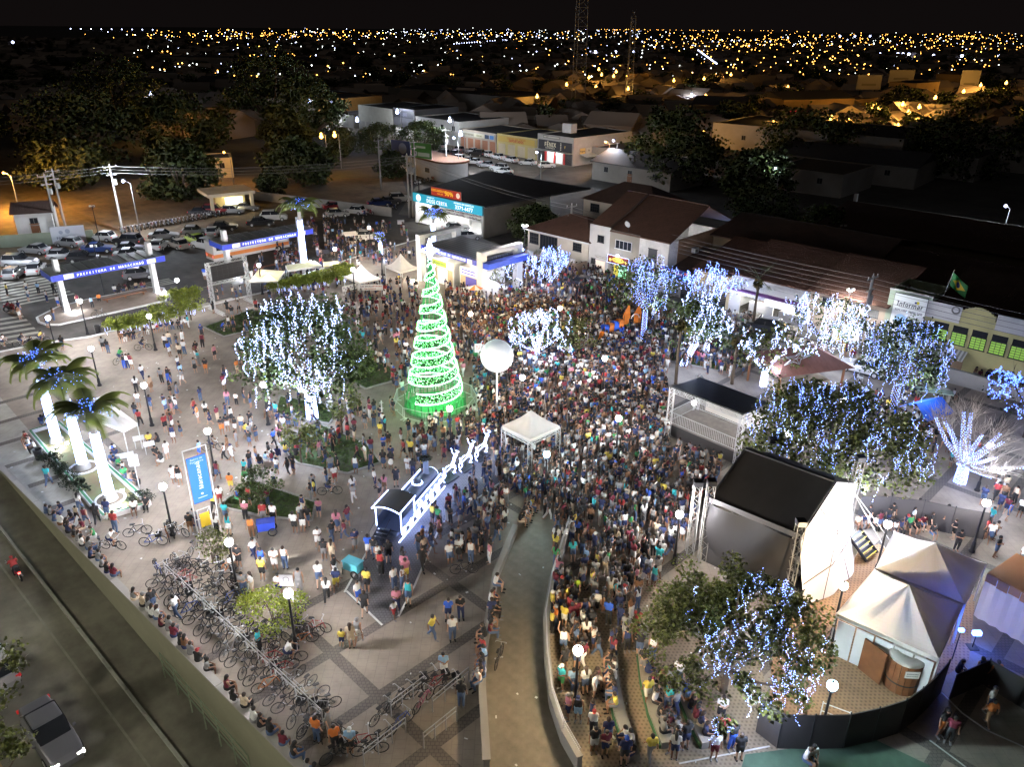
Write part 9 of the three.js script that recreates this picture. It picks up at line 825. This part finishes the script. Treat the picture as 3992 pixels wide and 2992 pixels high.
{ // the nearest become things of their own; the rest are the crowd
  const LM = [[-14.5,-31, 'the long bicycle rack'], [-8,-42.6, 'the train cab'], [3,-30, 'the ramp railing'], [-1.2,-31.5, 'the ramp wall'], [-30,-47.5, 'the palm bed'], [-19.5,-41.7, 'the blue banner'], [7,-27, 'the curved benches'], [10.6,-29.5, 'the bushy front tree'], [-11.5,-31.8, 'the yellow green tree'], [-20,-34, 'the retaining wall'], [-14,-27.4, 'the lower retaining wall'], [18,-26, 'the black cloth fence'], [-15.8,-45, 'the dark lawn'], [1.4,-51.8, 'the truss tent'], [-6.6,-57, 'the green cone'], [-16.6,-57.7, 'the big lit trunk'], [-21.5,-48.3, 'the banner lamp'], [-29,-55.7, 'the snack stall'], [-38,-77, 'the hedge trees'], [-33,-85, 'the black screen'], [10,-40.5, 'the stage back'], [24,-30, 'the blue light'], [-4,-44.5, 'the locomotive'], [-2.8,-49.8, 'the neon reindeer'], [-4.5,-27.8, 'the front rails'], [-7.5,-34, 'the strip\'s near end'], [-46,-78, 'the bus lane'], [-44,-85, 'the first canopy'], [32,-47, 'the bare tree'], [26,-45, 'the long black fence'], [-31,-39, 'the sunken road'], [5,-36, 'the ramp top']];
  const D = (f) => Math.hypot(f.x, f.z, EYE) * (f.hand ? 0.8 : 1), order = folk.slice().sort((a, b) => D(a) - D(b)), own = order.slice(0,300), rest = order.slice(300);
  const say = { stand: 'standing', fold: 'standing arms folded', walk: 'walking', up: 'raising an arm', sit: 'sitting', bike: 'riding' };
  for (const f of own) { const lm = LM.reduce((b, q) => { const d = Math.hypot(q[0] - f.x, q[1] - f.z); return d < b[0] ? [d, q[2]] : b; }, [1e9, ''])[1], bt = f.kind === 'skirt' ? 'skirt' : f.kind; const t = thing('person', `${f.s < 0.8 ? 'child' : f.hair === 'cap' ? 'capped person' : f.hair === 'longHair' ? 'long-haired person' : 'person'} in ${COL[f.top][0]} top and ${COL[f.bot][0]} ${bt}, ${say[f.pose]} by ${lm}`, 'person', [f.x, f.y, f.z], rad(f.dir), 'people in the square'); t.scale.setScalar(f.s); t.rotation.order = 'YXZ'; if (f.pose !== 'bike') { t.rotation.x = f.lean; t.rotation.z = f.tilt; } const F = FIG[f.pose]; part('body', F.body, skinMat[f.skin], t); part('shirt', f.vest ? F.vest : F.top, clothMat[f.top], t); part(f.kind === 'skirt' && F.skirt ? 'skirt' : f.kind, F[f.kind] || F.shorts, clothMat[f.bot], t); part(f.hair === 'cap' ? 'cap' : 'hair', F[f.hair], f.hair === 'cap' ? clothMat[f.capCol] : hairMat[f.skin % 2], t); for (const q of F.shoe) part('shoe', q, clothMat[f.skin % 2 ? 'k' : 'g'], t); }
  const g = new THREE.Group(); g.name = 'crowd'; g.userData = { kind: 'stuff', label: 'dense evening crowd filling the middle of the square' }; const m4 = new THREE.Matrix4(), qt = new THREE.Quaternion(), eu = new THREE.Euler(), c = new THREE.Color(), white = mat([1,1,1],0.85);
  const inst = (name, geo, list, col) => { if (!list.length) return; const im = new THREE.InstancedMesh(geo, white, list.length); list.forEach((f, i) => { im.setMatrixAt(i, m4.compose(V3(f.x, f.y, f.z), qt.setFromEuler(eu.set(f.lean, rad(f.dir), f.tilt, 'YXZ')), V3(f.s, f.s, f.s))); im.setColorAt(i, c.setRGB(...col(f))); }); im.name = name; im.userData.kind = 'stuff'; im.castShadow = im.receiveShadow = true; g.add(im); };
  for (const p of Object.keys(FIG)) { const l = rest.filter((f) => f.pose === p), F = FIG[p]; inst('bodies', F.body, l, (f) => skins[f.skin]); inst('shirts', F.top, l.filter((f) => !f.vest), (f) => COL[f.top][1]); inst('shirts', F.vest, l.filter((f) => f.vest), (f) => COL[f.top][1]); for (const k of ['shorts', 'trousers', 'skirt']) if (F[k]) inst(k, F[k], l.filter((f) => f.kind === k), (f) => COL[f.bot][1]); for (const k of ['hair', 'longHair', 'cap']) inst(k === 'longHair' ? 'long_hair' : k, F[k], l.filter((f) => f.hair === k), (f) => k === 'cap' ? COL[f.capCol][1] : f.skin % 2 ? [0.03,0.017,0.01] : [0.012,0.01,0.009]); }
  scene.add(g); console.log('people', own.length, rest.length);
}
{ // bits of paper and plastic trodden about
  seed(404); const n = 420, im = new THREE.InstancedMesh(new THREE.BoxGeometry(0.16,0.012,0.1), mat([0.6,0.6,0.58],0.8), n), m = new THREE.Matrix4(); let k = 0; while (k < n) { const x = rr(-40,14), z = rr(-100,-24); if (!inPoly([x, z], plaza)) continue; im.setMatrixAt(k++, m.makeRotationY(rnd() * 6).scale(V3(rr(0.4,1.3),1, rr(0.4,1.3))).setPosition(x,0.09, z)); } im.name = 'litter'; im.userData = { kind: 'stuff', label: 'scraps of paper and plastic littering the paving' }; scene.add(im);
}
{ // likes are told apart by their order across the square
  const by = new Map(), ord = ['leftmost', 'second', 'third', 'fourth', 'fifth', 'sixth', 'seventh', 'eighth', 'ninth', 'tenth', 'eleventh', 'twelfth', 'thirteenth', 'fourteenth', 'fifteenth', 'sixteenth', 'seventeenth', 'eighteenth', 'nineteenth', 'twentieth'];
  for (const t of things) { const l = t.userData.label; if (!by.has(l)) by.set(l, []); by.get(l).push(t); }
  for (const [l, list] of by) if (list.length > 1) { list.sort((a, b) => a.position.x / -a.position.z - b.position.x / -b.position.z); list.forEach((t, i) => { t.userData.label = l + (i === 0 ? ', leftmost such' : i === list.length - 1 ? ', rightmost such' : `, ${ord[i] || i + 1 + 'th'} from left`); }); }
}
scene.updateMatrixWorld(true);
renderer.render(scene, camera);
